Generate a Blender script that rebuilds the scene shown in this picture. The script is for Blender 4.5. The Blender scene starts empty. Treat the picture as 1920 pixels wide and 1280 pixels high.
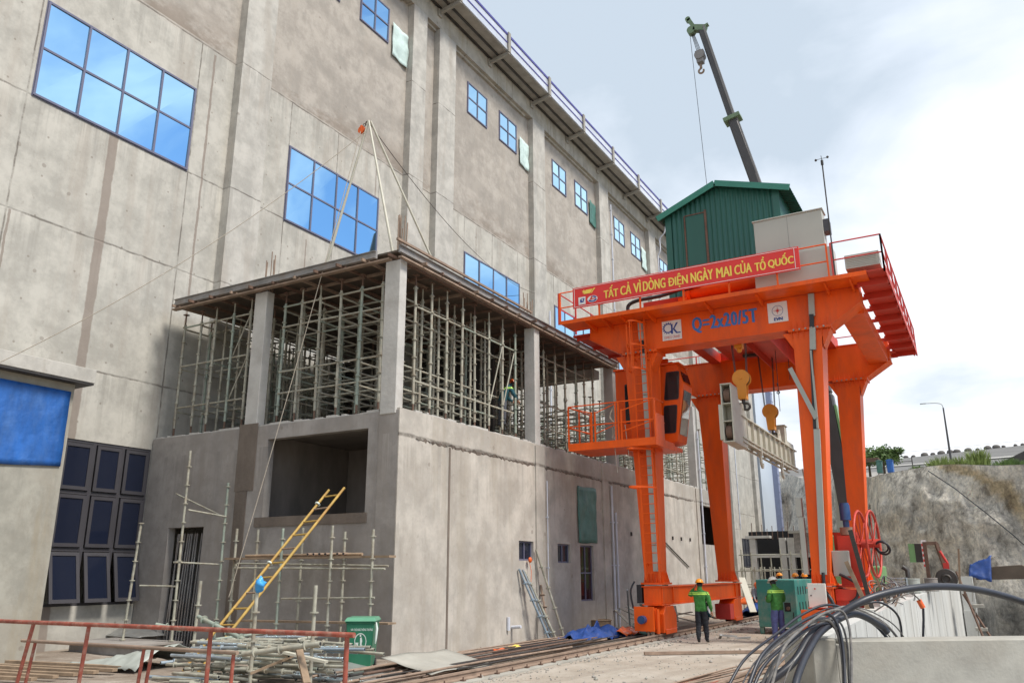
import bpy, math, random
from mathutils import Vector, Matrix, noise
from math import radians, sin, cos, pi
random.seed(7)
S = bpy.context.scene
COL = S.collection

# ---------------- camera ----------------
cam = bpy.data.cameras.new("camera"); co = bpy.data.objects.new("camera", cam); COL.objects.link(co)
cam.sensor_width = 36; cam.lens = 28.5416; cam.clip_start = .1; cam.clip_end = 3000
co.matrix_world = Matrix([[0.866275, 0.138422, 0.480008, 0.0], [0.49956, -0.234715, -0.833876, 0.0], [-0.002762, 0.962158, -0.272477, 2.0], [0.0, 0.0, 0.0, 1.0]])
S.camera = co
S.render.resolution_x = 1024; S.render.resolution_y = 682
S.view_settings.view_transform = 'Standard'; S.view_settings.look = 'None'; S.view_settings.gamma = 1
S.view_settings.exposure = 0.95

# ---------------- sky and sun ----------------
SUN_EL, SUN_AZ = radians(54), radians(92)     # azimuth from +Y towards +X
W = bpy.data.worlds.new("World"); S.world = W; W.use_nodes = True
nt = W.node_tree; nt.nodes.clear(); N = nt.nodes.new; LK = nt.links.new
def wm(op, a, b=None, c=None, clamp=False):
    n = N('ShaderNodeMath'); n.operation = op; n.use_clamp = clamp
    for i, v in enumerate((a, b, c)):
        if v is None: continue
        if isinstance(v, (int, float)): n.inputs[i].default_value = v
        else: LK(v, n.inputs[i])
    return n.outputs[0]
out = N('ShaderNodeOutputWorld')
sky = N('ShaderNodeTexSky'); sky.sky_type = 'NISHITA'; sky.sun_disc = False
sky.sun_elevation = SUN_EL; sky.sun_rotation = SUN_AZ; sky.air_density = 1.0; sky.dust_density = .5; sky.ozone_density = 3
bg1 = N('ShaderNodeBackground'); LK(sky.outputs[0], bg1.inputs[0]); bg1.inputs[1].default_value = .085
tc = N('ShaderNodeTexCoord')
sep = N('ShaderNodeSeparateXYZ'); LK(tc.outputs['Generated'], sep.inputs[0])
zc = wm('ADD', wm('MAXIMUM', sep.outputs[2], 0.0), .22)
cx = wm('DIVIDE', sep.outputs[0], zc); cy = wm('DIVIDE', sep.outputs[1], zc)
cmb = N('ShaderNodeCombineXYZ'); LK(cx, cmb.inputs[0]); LK(cy, cmb.inputs[1])
n1 = N('ShaderNodeTexNoise'); LK(cmb.outputs[0], n1.inputs['Vector']); n1.inputs['Scale'].default_value = .9; n1.inputs['Detail'].default_value = 7; n1.inputs['Roughness'].default_value = .52
n2 = N('ShaderNodeTexNoise'); LK(cmb.outputs[0], n2.inputs['Vector']); n2.inputs['Scale'].default_value = .55; n2.inputs['Detail'].default_value = 4; n2.inputs['Roughness'].default_value = .45
# cover: nearly closed over the west and north, broken with blue to the east
cov = wm('ADD', wm('MULTIPLY', sep.outputs[0], -2.3), 1.32, clamp=False)
mask = wm('MULTIPLY', wm('ADD', wm('SUBTRACT', n1.outputs[0], .52), cov), 1.9, clamp=True)
n3 = N('ShaderNodeTexNoise'); LK(cmb.outputs[0], n3.inputs['Vector']); n3.inputs['Scale'].default_value = 2.3; n3.inputs['Detail'].default_value = 7; n3.inputs['Roughness'].default_value = .55; n3.inputs['Distortion'].default_value = .6
mask = wm('MAXIMUM', mask, wm('MULTIPLY', wm('MULTIPLY', wm('SUBTRACT', n3.outputs[0], .43), 4.6, clamp=True), .80))
ramp = N('ShaderNodeValToRGB')
hz = wm('ADD', wm('MULTIPLY', n2.outputs[0], 1.3), wm('MULTIPLY', sep.outputs[2], -1.0)); hz = wm('ADD', hz, wm('MULTIPLY', wm('SUBTRACT', n1.outputs[0], .5), 2.6)); hz = wm('ADD', hz, wm('MULTIPLY', wm('SUBTRACT', n3.outputs[0], .5), .9))
hz = wm('ADD', hz, wm('MULTIPLY', sep.outputs[0], .45)); hz = wm('ADD', hz, .22, clamp=True)
LK(hz, ramp.inputs[0])
e = ramp.color_ramp.elements; e[0].position = .08; e[0].color = (.43, .50, .58, 1); e[1].position = .60; e[1].color = (.745, .765, .80, 1)
m_ = e.new(.34); m_.color = (.58, .64, .72, 1)
bg2 = N('ShaderNodeBackground'); LK(ramp.outputs[0], bg2.inputs[0]); bg2.inputs[1].default_value = .76
mx = N('ShaderNodeMixShader'); LK(mask, mx.inputs[0]); LK(bg1.outputs[0], mx.inputs[1]); LK(bg2.outputs[0], mx.inputs[2]); LK(mx.outputs[0], out.inputs[0])

sl = bpy.data.lights.new("sun", 'SUN'); sl.energy = 2.3; sl.angle = radians(15); sl.color = (1, .95, .88)
so = bpy.data.objects.new("sun", sl); COL.objects.link(so)
sd = Vector((sin(SUN_AZ)*cos(SUN_EL), cos(SUN_AZ)*cos(SUN_EL), sin(SUN_EL)))
so.rotation_euler = sd.to_track_quat('Z', 'Y').to_euler(); so.location = (30, 0, 60)

# ---------------- materials ----------------
def mat(name, c, r=.6, metal=0., var=.18, scale=1.5, streak=1., dirt=None, damt=.35, dscale=.8, bump=0., bscale=12., c2=None, tex='P', zfun=None, spec=.5):
    m = bpy.data.materials.new(name); m.use_nodes = True; t = m.node_tree; b = t.nodes['Principled BSDF']
    L = t.links.new
    b.inputs['Roughness'].default_value = r; b.inputs['Metallic'].default_value = metal
    b.inputs['Specular IOR Level'].default_value = spec
    if tex == 'P': src = t.nodes.new('ShaderNodeNewGeometry').outputs['Position']
    else: src = t.nodes.new('ShaderNodeTexCoord').outputs['Object']
    mp = t.nodes.new('ShaderNodeMapping'); L(src, mp.inputs[0]); mp.inputs['Scale'].default_value = (1, 1, streak)
    n = t.nodes.new('ShaderNodeTexNoise'); L(mp.outputs[0], n.inputs['Vector']); n.inputs['Scale'].default_value = scale; n.inputs['Detail'].default_value = 6; n.inputs['Roughness'].default_value = .62
    rr = t.nodes.new('ShaderNodeValToRGB'); L(n.outputs[0], rr.inputs[0])
    lo = [x*(1-var) for x in c]; hi = [min(1, x*(1+var)) for x in (c2 or c)]
    rr.color_ramp.elements[0].position = .32; rr.color_ramp.elements[0].color = (*lo, 1)
    rr.color_ramp.elements[1].position = .68; rr.color_ramp.elements[1].color = (*hi, 1)
    col = rr.outputs[0]
    if dirt:
        n3 = t.nodes.new('ShaderNodeTexNoise'); L(mp.outputs[0], n3.inputs['Vector']); n3.inputs['Scale'].default_value = dscale; n3.inputs['Detail'].default_value = 8; n3.inputs['Roughness'].default_value = .7
        r3 = t.nodes.new('ShaderNodeValToRGB'); L(n3.outputs[0], r3.inputs[0]); r3.color_ramp.elements[0].position = .48; r3.color_ramp.elements[0].color = (0, 0, 0, 1); r3.color_ramp.elements[1].position = .72; r3.color_ramp.elements[1].color = (damt, damt, damt, 1)
        mm = t.nodes.new('ShaderNodeMix'); mm.data_type = 'RGBA'; L(r3.outputs[0], mm.inputs[0]); L(col, mm.inputs[6]); mm.inputs[7].default_value = (*dirt, 1); col = mm.outputs[2]
    L(col, b.inputs['Base Color'])
    if bump:
        n4 = t.nodes.new('ShaderNodeTexNoise'); L(src, n4.inputs['Vector']); n4.inputs['Scale'].default_value = bscale; n4.inputs['Detail'].default_value = 6
        bp_ = t.nodes.new('ShaderNodeBump'); bp_.inputs['Strength'].default_value = bump; bp_.inputs['Distance'].default_value = .03; L(n4.outputs[0], bp_.inputs['Height']); L(bp_.outputs[0], b.inputs['Normal'])
    return m

def wall_mat(name, base, plaster, zsplit, zs, ys, stains, streakc=(.20, .17, .14), wide=.018, tone2=(.36, .32, .27), axis='Y', patch=None):
    """weathered concrete: formwork joints at heights zs and along-wall positions ys, damp stains (pos, width, ztop)"""
    m = bpy.data.materials.new(name); m.use_nodes = True; t = m.node_tree; b = t.nodes['Principled BSDF']; L = t.links.new
    b.inputs['Roughness'].default_value = .88; b.inputs['Specular IOR Level'].default_value = .25
    g = t.nodes.new('ShaderNodeNewGeometry').outputs['Position']
    sp = t.nodes.new('ShaderNodeSeparateXYZ'); L(g, sp.inputs[0])
    U = sp.outputs[1] if axis == 'Y' else sp.outputs[0]; Z = sp.outputs[2]
    def mth(op, a, bb=None, c=None, clamp=False):
        n = t.nodes.new('ShaderNodeMath'); n.operation = op; n.use_clamp = clamp
        for i, v in enumerate((a, bb, c)):
            if v is None: continue
            if isinstance(v, (int, float)): n.inputs[i].default_value = v
            else: L(v, n.inputs[i])
        return n.outputs[0]
    def nz(scale, det=6, rough=.6, sx=1, sz=1, off=0):
        mp = t.nodes.new('ShaderNodeMapping'); L(g, mp.inputs[0]); mp.inputs['Scale'].default_value = (sx, sx, sz); mp.inputs['Location'].default_value = (off, off, off)
        n = t.nodes.new('ShaderNodeTexNoise'); L(mp.outputs[0], n.inputs['Vector']); n.inputs['Scale'].default_value = scale; n.inputs['Detail'].default_value = det; n.inputs['Roughness'].default_value = rough
        return n.outputs[0]
    def smooth(v, a, bb):
        n = t.nodes.new('ShaderNodeMapRange'); n.interpolation_type = 'SMOOTHSTEP'; L(v, n.inputs[0]); n.inputs[1].default_value = a; n.inputs[2].default_value = bb
        return n.outputs[0]
    def mix(f, c1, c2):
        n = t.nodes.new('ShaderNodeMix'); n.data_type = 'RGBA'
        if isinstance(f, (int, float)): n.inputs[0].default_value = f
        else: L(f, n.inputs[0])
        for i, c in ((6, c1), (7, c2)):
            if isinstance(c, tuple): n.inputs[i].default_value = (*c, 1)
            else: L(c, n.inputs[i])
        return n.outputs[2]
    big = nz(.28, 5, .6); fine = nz(5, 8, .7, off=3); st = nz(1.4, 6, .65, 1, .12, 9); med = nz(1.1, 7, .68, off=21)
    col = mix(smooth(med, .34, .66), tuple(x*.80 for x in base), tuple(min(1, x*1.10) for x in base))
    if zsplit is not None:
        pl = mix(smooth(med, .36, .64), tuple(x*.82 for x in plaster), tuple(x*1.12 for x in plaster))
        lv = nz(.5, 5, .6, .25, 1.3, 4)
        pl = mix(mth('MULTIPLY', smooth(lv, .50, .62), .45), pl, tuple(x*.74 for x in plaster))
        col = mix(smooth(mth('ADD', Z, mth('MULTIPLY', med, .25)), zsplit, zsplit+.18), col, pl)
    if patch: col = mix(mth('MULTIPLY', smooth(nz(.42, 6, .66, off=77), .44, .62), .55), col, patch); col = mix(mth('MULTIPLY', smooth(nz(.9, 6, .66, 1, .35, 55), .55, .68), .45), col, tuple(x*.8 for x in patch))
    col = mix(mth('MULTIPLY', smooth(st, .50, .66), .48), col, tone2)
    col = mix(mth('MULTIPLY', smooth(fine, .58, .74), .38), col, streakc); spot = nz(.8, 9, .78, off=91); col = mix(mth('MULTIPLY', smooth(spot, .57, .66), .42), col, tuple(x*.68 for x in base))
    if zsplit is not None:
        da = mth('SUBTRACT', Z, zsplit); ka = mth('MULTIPLY', mth('MULTIPLY', mth('SUBTRACT', 1.0, mth('DIVIDE', da, 1.7), None, True), mth('GREATER_THAN', da, .1)), smooth(nz(.55, 7, .7, .5, 1.2, 63), .46, .60)); col = mix(mth('MULTIPLY', ka, .8), col, (.20, .16, .125))
    light = nz(.7, 7, .7, off=40)
    col = mix(mth('MULTIPLY', smooth(light, .58, .72), .35), col, tuple(min(1, x*1.22) for x in base))
    # pockmarks
    vo = t.nodes.new('ShaderNodeTexVoronoi'); L(g, vo.inputs[0]); vo.inputs['Scale'].default_value = .9
    col = mix(mth('MULTIPLY', mth('LESS_THAN', mth('ADD', vo.outputs['Distance'], mth('MULTIPLY', fine, .10)), .105), .5), col, streakc)
    wob = mth('MULTIPLY', mth('SUBTRACT', nz(2.2, 4, .6, off=7), .5), .09)
    drip = nz(3.6, 5, .62, 1, .05, 33)
    for z in (zs or [5.4]):
        dd = mth('SUBTRACT', z, Z); k = mth('MULTIPLY', mth('MULTIPLY', mth('SUBTRACT', 1.0, mth('DIVIDE', dd, 2.6), None, True), mth('GREATER_THAN', dd, 0.0)), smooth(drip, .52, .66))
        col = mix(mth('MULTIPLY', k, .55), col, tuple(x*.62 for x in base))
        k2 = mth('MULTIPLY', mth('MULTIPLY', mth('SUBTRACT', 1.0, mth('DIVIDE', dd, 1.6), None, True), mth('GREATER_THAN', dd, 0.0)), smooth(drip, .44, .36)); col = mix(mth('MULTIPLY', k2, .4), col, tuple(min(1, x*1.3) for x in base))
    ta = mth('ABSOLUTE', mth('SUBTRACT', mth('FRACT', mth('DIVIDE', U, 1.37)), .5)); tb = mth('ABSOLUTE', mth('SUBTRACT', mth('FRACT', mth('DIVIDE', Z, 1.24)), .5))
    th = mth('ADD', mth('MULTIPLY', mth('MULTIPLY', ta, 1.37), mth('MULTIPLY', ta, 1.37)), mth('MULTIPLY', mth('MULTIPLY', tb, 1.24), mth('MULTIPLY', tb, 1.24)))
    if zsplit is not None: col = mix(mth('MULTIPLY', mth('MULTIPLY', mth('LESS_THAN', th, .0011), mth('LESS_THAN', Z, zsplit)), .6), col, streakc)
    jm = None
    for z in zs:
        d = mth('ABSOLUTE', mth('SUBTRACT', mth('ADD', Z, wob), z))
        k = mth('SUBTRACT', 1.0, smooth(d, wide*.5, wide*2.6))
        jm = k if jm is None else mth('MAXIMUM', jm, k)
    for y in ys:
        d = mth('ABSOLUTE', mth('SUBTRACT', mth('ADD', U, mth('MULTIPLY', wob, .5)), y))
        k = mth('SUBTRACT', 1.0, smooth(d, wide*.5, wide*2.2))
        if zsplit is not None: k = mth('MULTIPLY', k, mth('LESS_THAN', Z, zsplit))
        jm = k if jm is None else mth('MAXIMUM', jm, k)
    if jm is not None:
        jf = mth('MULTIPLY', jm, mth('ADD', smooth(nz(1.3, 5, .7, off=15), .38, .62), .25, clamp=True))
        col = mix(mth('MULTIPLY', jf, .75), col, tuple(x*.55 for x in streakc))
    for (y, w, zt) in stains:
        d = mth('ABSOLUTE', mth('SUBTRACT', mth('ADD', U, mth('MULTIPLY', wob, 1.4)), y))
        k = mth('MULTIPLY', mth('SUBTRACT', 1.0, smooth(d, w*.42, w*.58)), mth('LESS_THAN', mth('ADD', Z, wob), zt))
        col = mix(mth('MULTIPLY', k, .72), col, (.21, .165, .135))
    L(col, b.inputs['Base Color'])
    hh = mth('ADD', mth('MULTIPLY', fine, .4), mth('MULTIPLY', med, 1.0))
    if jm is not None: hh = mth('SUBTRACT', hh, mth('MULTIPLY', jm, .8))
    bn = t.nodes.new('ShaderNodeBump'); bn.inputs['Strength'].default_value = .35; bn.inputs['Distance'].default_value = .03; L(hh, bn.inputs['Height']); L(bn.outputs[0], b.inputs['Normal'])
    return m

MT = {}
def mk(k, *a, **kw): MT[k] = mat(k, *a, **kw)
OR = (.82, .105, .006)
mk('crane_orange', OR, .42, spec=.28, var=.10, scale=1.6, streak=.25, dirt=(.40, .075, .035), damt=.55, dscale=1.7, bump=.08, bscale=3)
mk('crane_deck', (.52, .035, .012), .5, var=.12, dirt=(.3, .05, .03))
mk('reel_red', (.46, .045, .025), .5, var=.15)
mk('red_rail', (.56, .040, .030), .45, var=.12)
mk('tray_grey', (.36, .38, .34), .5, var=.08)
mk('cabinet_grey', (.42, .41, .36), .5, var=.05, scale=.6)
mk('white_box', (.68, .66, .60), .5, var=.06)
mk('black_rubber', (.018, .018, .022), .45, var=.2)
mk('dark_void', (.012, .012, .014), .8, var=.1)
mk('steel_dark', (.06, .055, .05), .5, metal=.4, var=.3)
mk('bolt_steel', (.35, .30, .26), .4, metal=.8, var=.2)
mk('shed_green', (.018, .105, .080), .42, var=.10, scale=.8, streak=.3)
mk('shed_trim', (.03, .19, .135), .42, var=.08)
mk('banner_red', (.70, .035, .030), .6, var=.05)
mk('banner_yellow', (.86, .62, .10), .6, var=.05)
mk('sign_white', (.75, .73, .70), .5, var=.06)
mk('sign_blue', (.02, .055, .28), .5, var=.05)
mk('paint_blue', (.035, .17, .48), .5, var=.10)
mk('hook_yellow', (.72, .28, .02), .45, var=.15, dirt=(.25, .12, .03), dscale=3)
mk('beam_beige', (.50, .48, .39), .5, var=.08, dirt=(.25, .18, .11), dscale=1.6)
mk('motor_blue', (.02, .06, .17), .4, var=.1)
mk('scaffold_grey', (.34, .33, .265), .7, var=.3, scale=5, dirt=(.24, .165, .105), damt=.7, dscale=3)
mk('scaffold_green', (.27, .315, .26), .6, var=.25, scale=4, dirt=(.34, .30, .22), damt=.7, dscale=3)
mk('rust', (.135, .080, .055), .8, var=.3, scale=5)
mk('rust_light', (.26, .185, .135), .8, var=.25, scale=4)
mk('form_steel', (.24, .23, .22), .7, metal=.1, var=.3, scale=2, dirt=(.28, .20, .14), damt=.6, dscale=1.2)
mk('timber', (.28, .20, .13), .85, var=.3, scale=4, dirt=(.15, .09, .05))
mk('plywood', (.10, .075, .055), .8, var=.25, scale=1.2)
mk('ladder_yellow', (.42, .27, .06), .6, var=.2, scale=4, dirt=(.32, .12, .05), damt=.6, dscale=3)
mk('rail_rust_red', (.27, .065, .04), .7, var=.3, scale=8, dirt=(.36, .25, .19), damt=.75, dscale=9)
mk('tarp_blue', (.018, .105, .36), .5, var=.30, scale=2.2, streak=.4, bump=.9, bscale=4, dirt=(.10, .20, .40), dscale=2.5)
mk('tarp_teal', (.06, .16, .13), .5, var=.25, scale=2.5, bump=.5, bscale=4)
mk('net_pale', (.50, .62, .58), .7, var=.2, scale=2)
mk('bin_green', (.022, .16, .085), .45, var=.12, scale=3)
mk('bin_lid', (.10, .28, .17), .45, var=.1, scale=3)
mk('print_white', (.62, .68, .62), .6, var=.05)
mk('sheet_metal', (.42, .42, .40), .38, metal=.5, var=.2, scale=2, dirt=(.3, .26, .2), dscale=1.5)
mk('gutter_white', (.60, .63, .68), .3, metal=.3, var=.12, scale=.8)
mk('gutter_blue', (.06, .055, .26), .45, var=.1)
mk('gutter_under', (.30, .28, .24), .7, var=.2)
mk('frame_violet', (.13, .13, .19), .4, var=.08)
mk('frame_dark', (.055, .052, .058), .45, var=.1)
mk('pipe_white', (.55, .57, .62), .4, var=.1)
mk('teal_container', (.03, .20, .165), .6, var=.15, scale=1.2, dirt=(.27, .27, .22), damt=.9, dscale=.9)
mk('gravel_grey', (.30, .28, .25), .95, var=.3, scale=9, bump=.8, bscale=20)
mk('cable_grey', (.13, .125, .12), .85, var=.3, scale=9, dirt=(.30, .27, .23), damt=.6, dscale=5)
mk('recess', (.23, .20, .175), .9, var=.25, scale=1.2, streak=.4)
mk('bag_blue', (.05, .33, .72), .4, var=.1)
mk('lime_dull', (.12, .18, .10), .6, var=.2)
mk('cable_dark', (.022, .024, .032), .42, var=.2)
mk('rope', (.40, .35, .28), .8, var=.2, scale=20)
mk('rope_dark', (.10, .085, .07), .8, var=.2)
mk('galv', (.36, .40, .42), .4, metal=.5, var=.2, scale=6)
mk('tube_blue', (.22, .28, .33), .5, var=.2, scale=6, dirt=(.4, .38, .33), dscale=5)
mk('rock_small', (.12, .11, .10), .95, var=.3, scale=3, bump=.6)
mk('leaf', (.055, .11, .025), .7, var=.5, scale=1.2, c2=(.12, .19, .05))
mk('leaf_yellow', (.20, .26, .07), .7, var=.4, scale=2)
mk('bark', (.10, .075, .05), .9, var=.2)
mk('crane_lime', (.17, .32, .13), .45, var=.15)
mk('boom_grey', (.050, .047, .046), .45, var=.15, scale=1)
mk('boom_light', (.17, .16, .15), .45, var=.15, scale=1)
mk('skin', (.34, .17, .10), .55, var=.08, tex='O')
mk('trousers_black', (.010, .011, .016), .85, var=.2, scale=6, tex='O', bump=.5)
mk('trousers_blue', (.075, .085, .21), .85, var=.15, scale=6, tex='O', bump=.5)
mk('trousers_grey', (.07, .075, .09), .85, var=.15, scale=6, tex='O')
mk('shoe', (.02, .018, .018), .5, var=.1)
mk('shoe_tan', (.30, .16, .08), .6, var=.1)
mk('hair', (.012, .010, .009), .6, var=.1)
mk('helmet_yellow', (.85, .30, .015), .3, var=.03)
mk('helmet_white', (.72, .70, .62), .3, var=.03)
mk('helmet_orange', (.70, .12, .02), .3, var=.03)
mk('phone', (.02, .02, .025), .2, var=.05)
mk('brick', (.27, .25, .23), .9, var=.25, scale=6, bump=.6)
mk('cladding_blue', (.50, .56, .62), .4, var=.04, scale=.4)
mk('clad_strip', (.22, .25, .36), .5, var=.08)
mk('conc_block', (.345, .33, .285), .9, var=.16, scale=1.4, dirt=(.30, .27, .22), damt=.5, dscale=1.1, bump=.25, bscale=16)
mk('conc_white', (.50, .50, .47), .85, var=.14, scale=1.6, streak=.12, dirt=(.33, .31, .27), damt=.6, dscale=1.3, bump=.25)
mk('conc_col', (.47, .455, .42), .9, var=.12, scale=1.6, dirt=(.30, .26, .22), dscale=1.3, bump=.3)
mk('embank', (.155, .15, .14), .95, var=.15, scale=.12, dirt=(.17, .16, .15), dscale=.4)
mk('road_pale', (.46, .44, .40), .9, var=.1)

def glass(name, tint, rough=.02, metal=1.):
    m = bpy.data.materials.new(name); m.use_nodes = True; t = m.node_tree; b = t.nodes['Principled BSDF']
    b.inputs['Base Color'].default_value = (*tint, 1); b.inputs['Metallic'].default_value = metal; b.inputs['Roughness'].default_value = rough
    g = t.nodes.new('ShaderNodeNewGeometry'); n = t.nodes.new('ShaderNodeTexNoise'); t.links.new(g.outputs[0], n.inputs[0]); n.inputs['Scale'].default_value = .5; n.inputs['Detail'].default_value = 1
    bn = t.nodes.new('ShaderNodeBump'); bn.inputs['Strength'].default_value = .08; bn.inputs['Distance'].default_value = .08; t.links.new(n.outputs[0], bn.inputs['Height']); t.links.new(bn.outputs[0], b.inputs['Normal'])
    MT[name] = m
glass('glass_blue', (.52, .83, 1.0))
glass('glass_dark', (.012, .016, .032), .06, 0.)
glass('glass_cab', (.02, .02, .022), .08, 0.)
glass('glass_light', (.75, .78, .80), .05, .9)
mk('tarp_navy', (.012, .05, .21), .5, var=.25, scale=3, bump=.7, bscale=5)
glass('glass_red', (.035, .008, .012), .06, 0.)

# ---------------- mesh building ----------------
class MB:
    def __init__(s): s.v = []; s.f = []; s.m = []; s.sm = []
    def add(s, vs, fs, m=0, smooth=False):
        o = len(s.v); s.v += [tuple(x) for x in vs]
        for f in fs: s.f.append(tuple(o+i for i in f)); s.m.append(m); s.sm.append(smooth)
    def box(s, x0, x1, y0, y1, z0, z1, m=0):
        s.add([(x0,y0,z0),(x1,y0,z0),(x1,y1,z0),(x0,y1,z0),(x0,y0,z1),(x1,y0,z1),(x1,y1,z1),(x0,y1,z1)],
              [(0,3,2,1),(4,5,6,7),(0,1,5,4),(1,2,6,5),(2,3,7,6),(3,0,4,7)], m); return s
    def frust(s, a, b, z0, z1, m=0):
        """tapered box: a, b = (x0,x1,y0,y1) at z0, z1"""
        s.add([(a[0],a[2],z0),(a[1],a[2],z0),(a[1],a[3],z0),(a[0],a[3],z0),(b[0],b[2],z1),(b[1],b[2],z1),(b[1],b[3],z1),(b[0],b[3],z1)],
              [(0,3,2,1),(4,5,6,7),(0,1,5,4),(1,2,6,5),(2,3,7,6),(3,0,4,7)], m); return s
    def beam(s, p, q, w, h, m=0, up=(0,0,1)):
        p, q = Vector(p), Vector(q); d = (q-p).normalized(); u = Vector(up)
        if abs(d.dot(u)) > .98: u = Vector((0,1,0))
        a = d.cross(u).normalized()*w/2; b = a.cross(d).normalized()*h/2
        vs = [p-a-b, p+a-b, p+a+b, p-a+b, q-a-b, q+a-b, q+a+b, q-a+b]
        s.add(vs, [(0,1,2,3),(7,6,5,4),(0,4,5,1),(1,5,6,2),(2,6,7,3),(3,7,4,0)], m); return s
    def tube(s, p, q, r, n=8, m=0, r2=None, cap=True, hollow=False):
        p, q = Vector(p), Vector(q); d = (q-p).normalized(); u = Vector((0,0,1)) if abs(d.z) < .95 else Vector((1,0,0))
        a = d.cross(u).normalized(); b = d.cross(a); r2 = r if r2 is None else r2
        vs = [p+(a*cos(2*pi*i/n)+b*sin(2*pi*i/n))*r for i in range(n)]+[q+(a*cos(2*pi*i/n)+b*sin(2*pi*i/n))*r2 for i in range(n)]
        s.add(vs, [(i,i+n,(i+1)%n+n,(i+1)%n) for i in range(n)], m, n > 5)
        if cap: s.add(vs, [tuple(range(n)), tuple(range(2*n-1, n-1, -1))], m)
        if hollow:
            for c, sg in ((p, -1), (q, 1)):
                s.add([c+d*sg*.002+(a*cos(2*pi*i/n)+b*sin(2*pi*i/n))*r*.74 for i in range(n)], [tuple(range(n))], hollow)
        return s
    def path(s, pts, r, n=8, m=0, cap=True):
        P = [Vector(p) for p in pts]; k = len(P); rings = []; a = None
        for i in range(k):
            d = (P[min(i+1,k-1)]-P[max(i-1,0)]).normalized()
            if a is None: a = d.cross(Vector((0,0,1)) if abs(d.z) < .9 else Vector((1,0,0))).normalized()
            a = (a-d*a.dot(d)).normalized(); b = d.cross(a)
            rr = r[i] if isinstance(r, (list, tuple)) else r
            rings += [P[i]+(a*cos(2*pi*j/n)+b*sin(2*pi*j/n))*rr for j in range(n)]
        fs = [(i*n+j, i*n+(j+1)%n, (i+1)*n+(j+1)%n, (i+1)*n+j) for i in range(k-1) for j in range(n)]
        s.add(rings, fs, m, True)
        if cap: s.add(rings, [tuple(range(n-1,-1,-1)), tuple(range((k-1)*n, k*n))], m)
        return s
    def prism(s, poly, axis, a, b, m=0):
        """poly in the plane across axis; 'y': (x,z), 'x': (y,z), 'z': (x,y)"""
        def P(u, v, w): return {'y': (u, w, v), 'x': (w, u, v), 'z': (u, v, w)}[axis]
        n = len(poly); vs = [P(u, v, a) for u, v in poly]+[P(u, v, b) for u, v in poly]
        s.add(vs, [tuple(range(n)), tuple(range(2*n-1, n-1, -1))]+[(i, i+n, (i+1)%n+n, (i+1)%n) for i in range(n)], m); return s
    def sphere(s, c, r, n=10, k=6, m=0, sc=(1,1,1), half=False):
        vs = []; fs = []
        for i in range(k+1):
            th = pi*i/k*(.5 if half else 1)
            for j in range(n): vs.append((c[0]+r*sc[0]*sin(th)*cos(2*pi*j/n), c[1]+r*sc[1]*sin(th)*sin(2*pi*j/n), c[2]+r*sc[2]*cos(th)))
        for i in range(k):
            for j in range(n): fs.append((i*n+j, (i+1)*n+j, (i+1)*n+(j+1)%n, i*n+(j+1)%n))
        s.add(vs, fs, m, True); return s
    def ring(s, c, R, r, ax=(0,0,1), n=24, k=6, m=0, a0=0, a1=2*pi):
        ax = Vector(ax).normalized(); u = ax.cross(Vector((0,0,1)) if abs(ax.z) < .9 else Vector((1,0,0))).normalized(); v = ax.cross(u)
        full = abs(a1-a0-2*pi) < 1e-4; c = Vector(c)
        pts = [c+(u*cos(a0+(a1-a0)*i/n)+v*sin(a0+(a1-a0)*i/n))*R for i in range(n+1)]
        return s.path(pts, r, k, m, cap=not full)
    def grid(s, fn, nu, nv, m=0, smooth=True, thick=0):
        vs = [fn(i/nu, j/nv) for j in range(nv+1) for i in range(nu+1)]
        s.add(vs, [(j*(nu+1)+i, j*(nu+1)+i+1, (j+1)*(nu+1)+i+1, (j+1)*(nu+1)+i) for j in range(nv) for i in range(nu)], m, smooth); return s

def obj(name, mb, mats, parent=None, bevel=0, solid=0, kind=None):
    me = bpy.data.meshes.new(name)
    base = Vector((0,0,0))
    if parent is not None:
        q = parent
        while q is not None: base += q.location; q = q.parent
    me.from_pydata([tuple(Vector(v)-base) for v in mb.v], [], mb.f)
    if not isinstance(mats, (list, tuple)): mats = [mats]
    for m in mats: me.materials.append(MT[m] if isinstance(m, str) else m)
    me.polygons.foreach_set('material_index', mb.m); me.polygons.foreach_set('use_smooth', mb.sm)
    me.update()
    o = bpy.data.objects.new(name, me); COL.objects.link(o)
    if parent is not None: o.parent = parent
    if solid:
        q = o.modifiers.new('thickness', 'SOLIDIFY'); q.thickness = solid
    if bevel:
        q = o.modifiers.new('edge', 'BEVEL'); q.width = bevel; q.segments = 1; q.limit_method = 'ANGLE'
    if kind: o['kind'] = kind
    return o
def thing(name, label, cat, loc=(0,0,0), group=None, rz=0):
    o = bpy.data.objects.new(name, None); COL.objects.link(o); o.empty_display_size = .2
    o.location = loc; o.rotation_euler = (0, 0, rz); o['label'] = label; o['category'] = cat
    if group: o['group'] = group
    return o
def tag(o, label, cat, group=None):
    o['label'] = label; o['category'] = cat
    if group: o['group'] = group
    return o
def one(name, mb, mats, label, cat, group=None, base=None, **k):
    """a thing made of one mesh, with its origin moved to its foot"""
    xs = [v[0] for v in mb.v]; ys = [v[1] for v in mb.v]; zs = [v[2] for v in mb.v]
    b = base or ((min(xs)+max(xs))/2, (min(ys)+max(ys))/2, min(zs))
    mb.v = [(v[0]-b[0], v[1]-b[1], v[2]-b[2]) for v in mb.v]
    o = obj(name, mb, mats, **k); o.location = b
    return tag(o, label, cat, group)
def copy_tree(o, parent=None):
    c = o.copy(); COL.objects.link(c); c.parent = parent
    for ch in list(o.children): copy_tree(ch, c)
    return c
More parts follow.
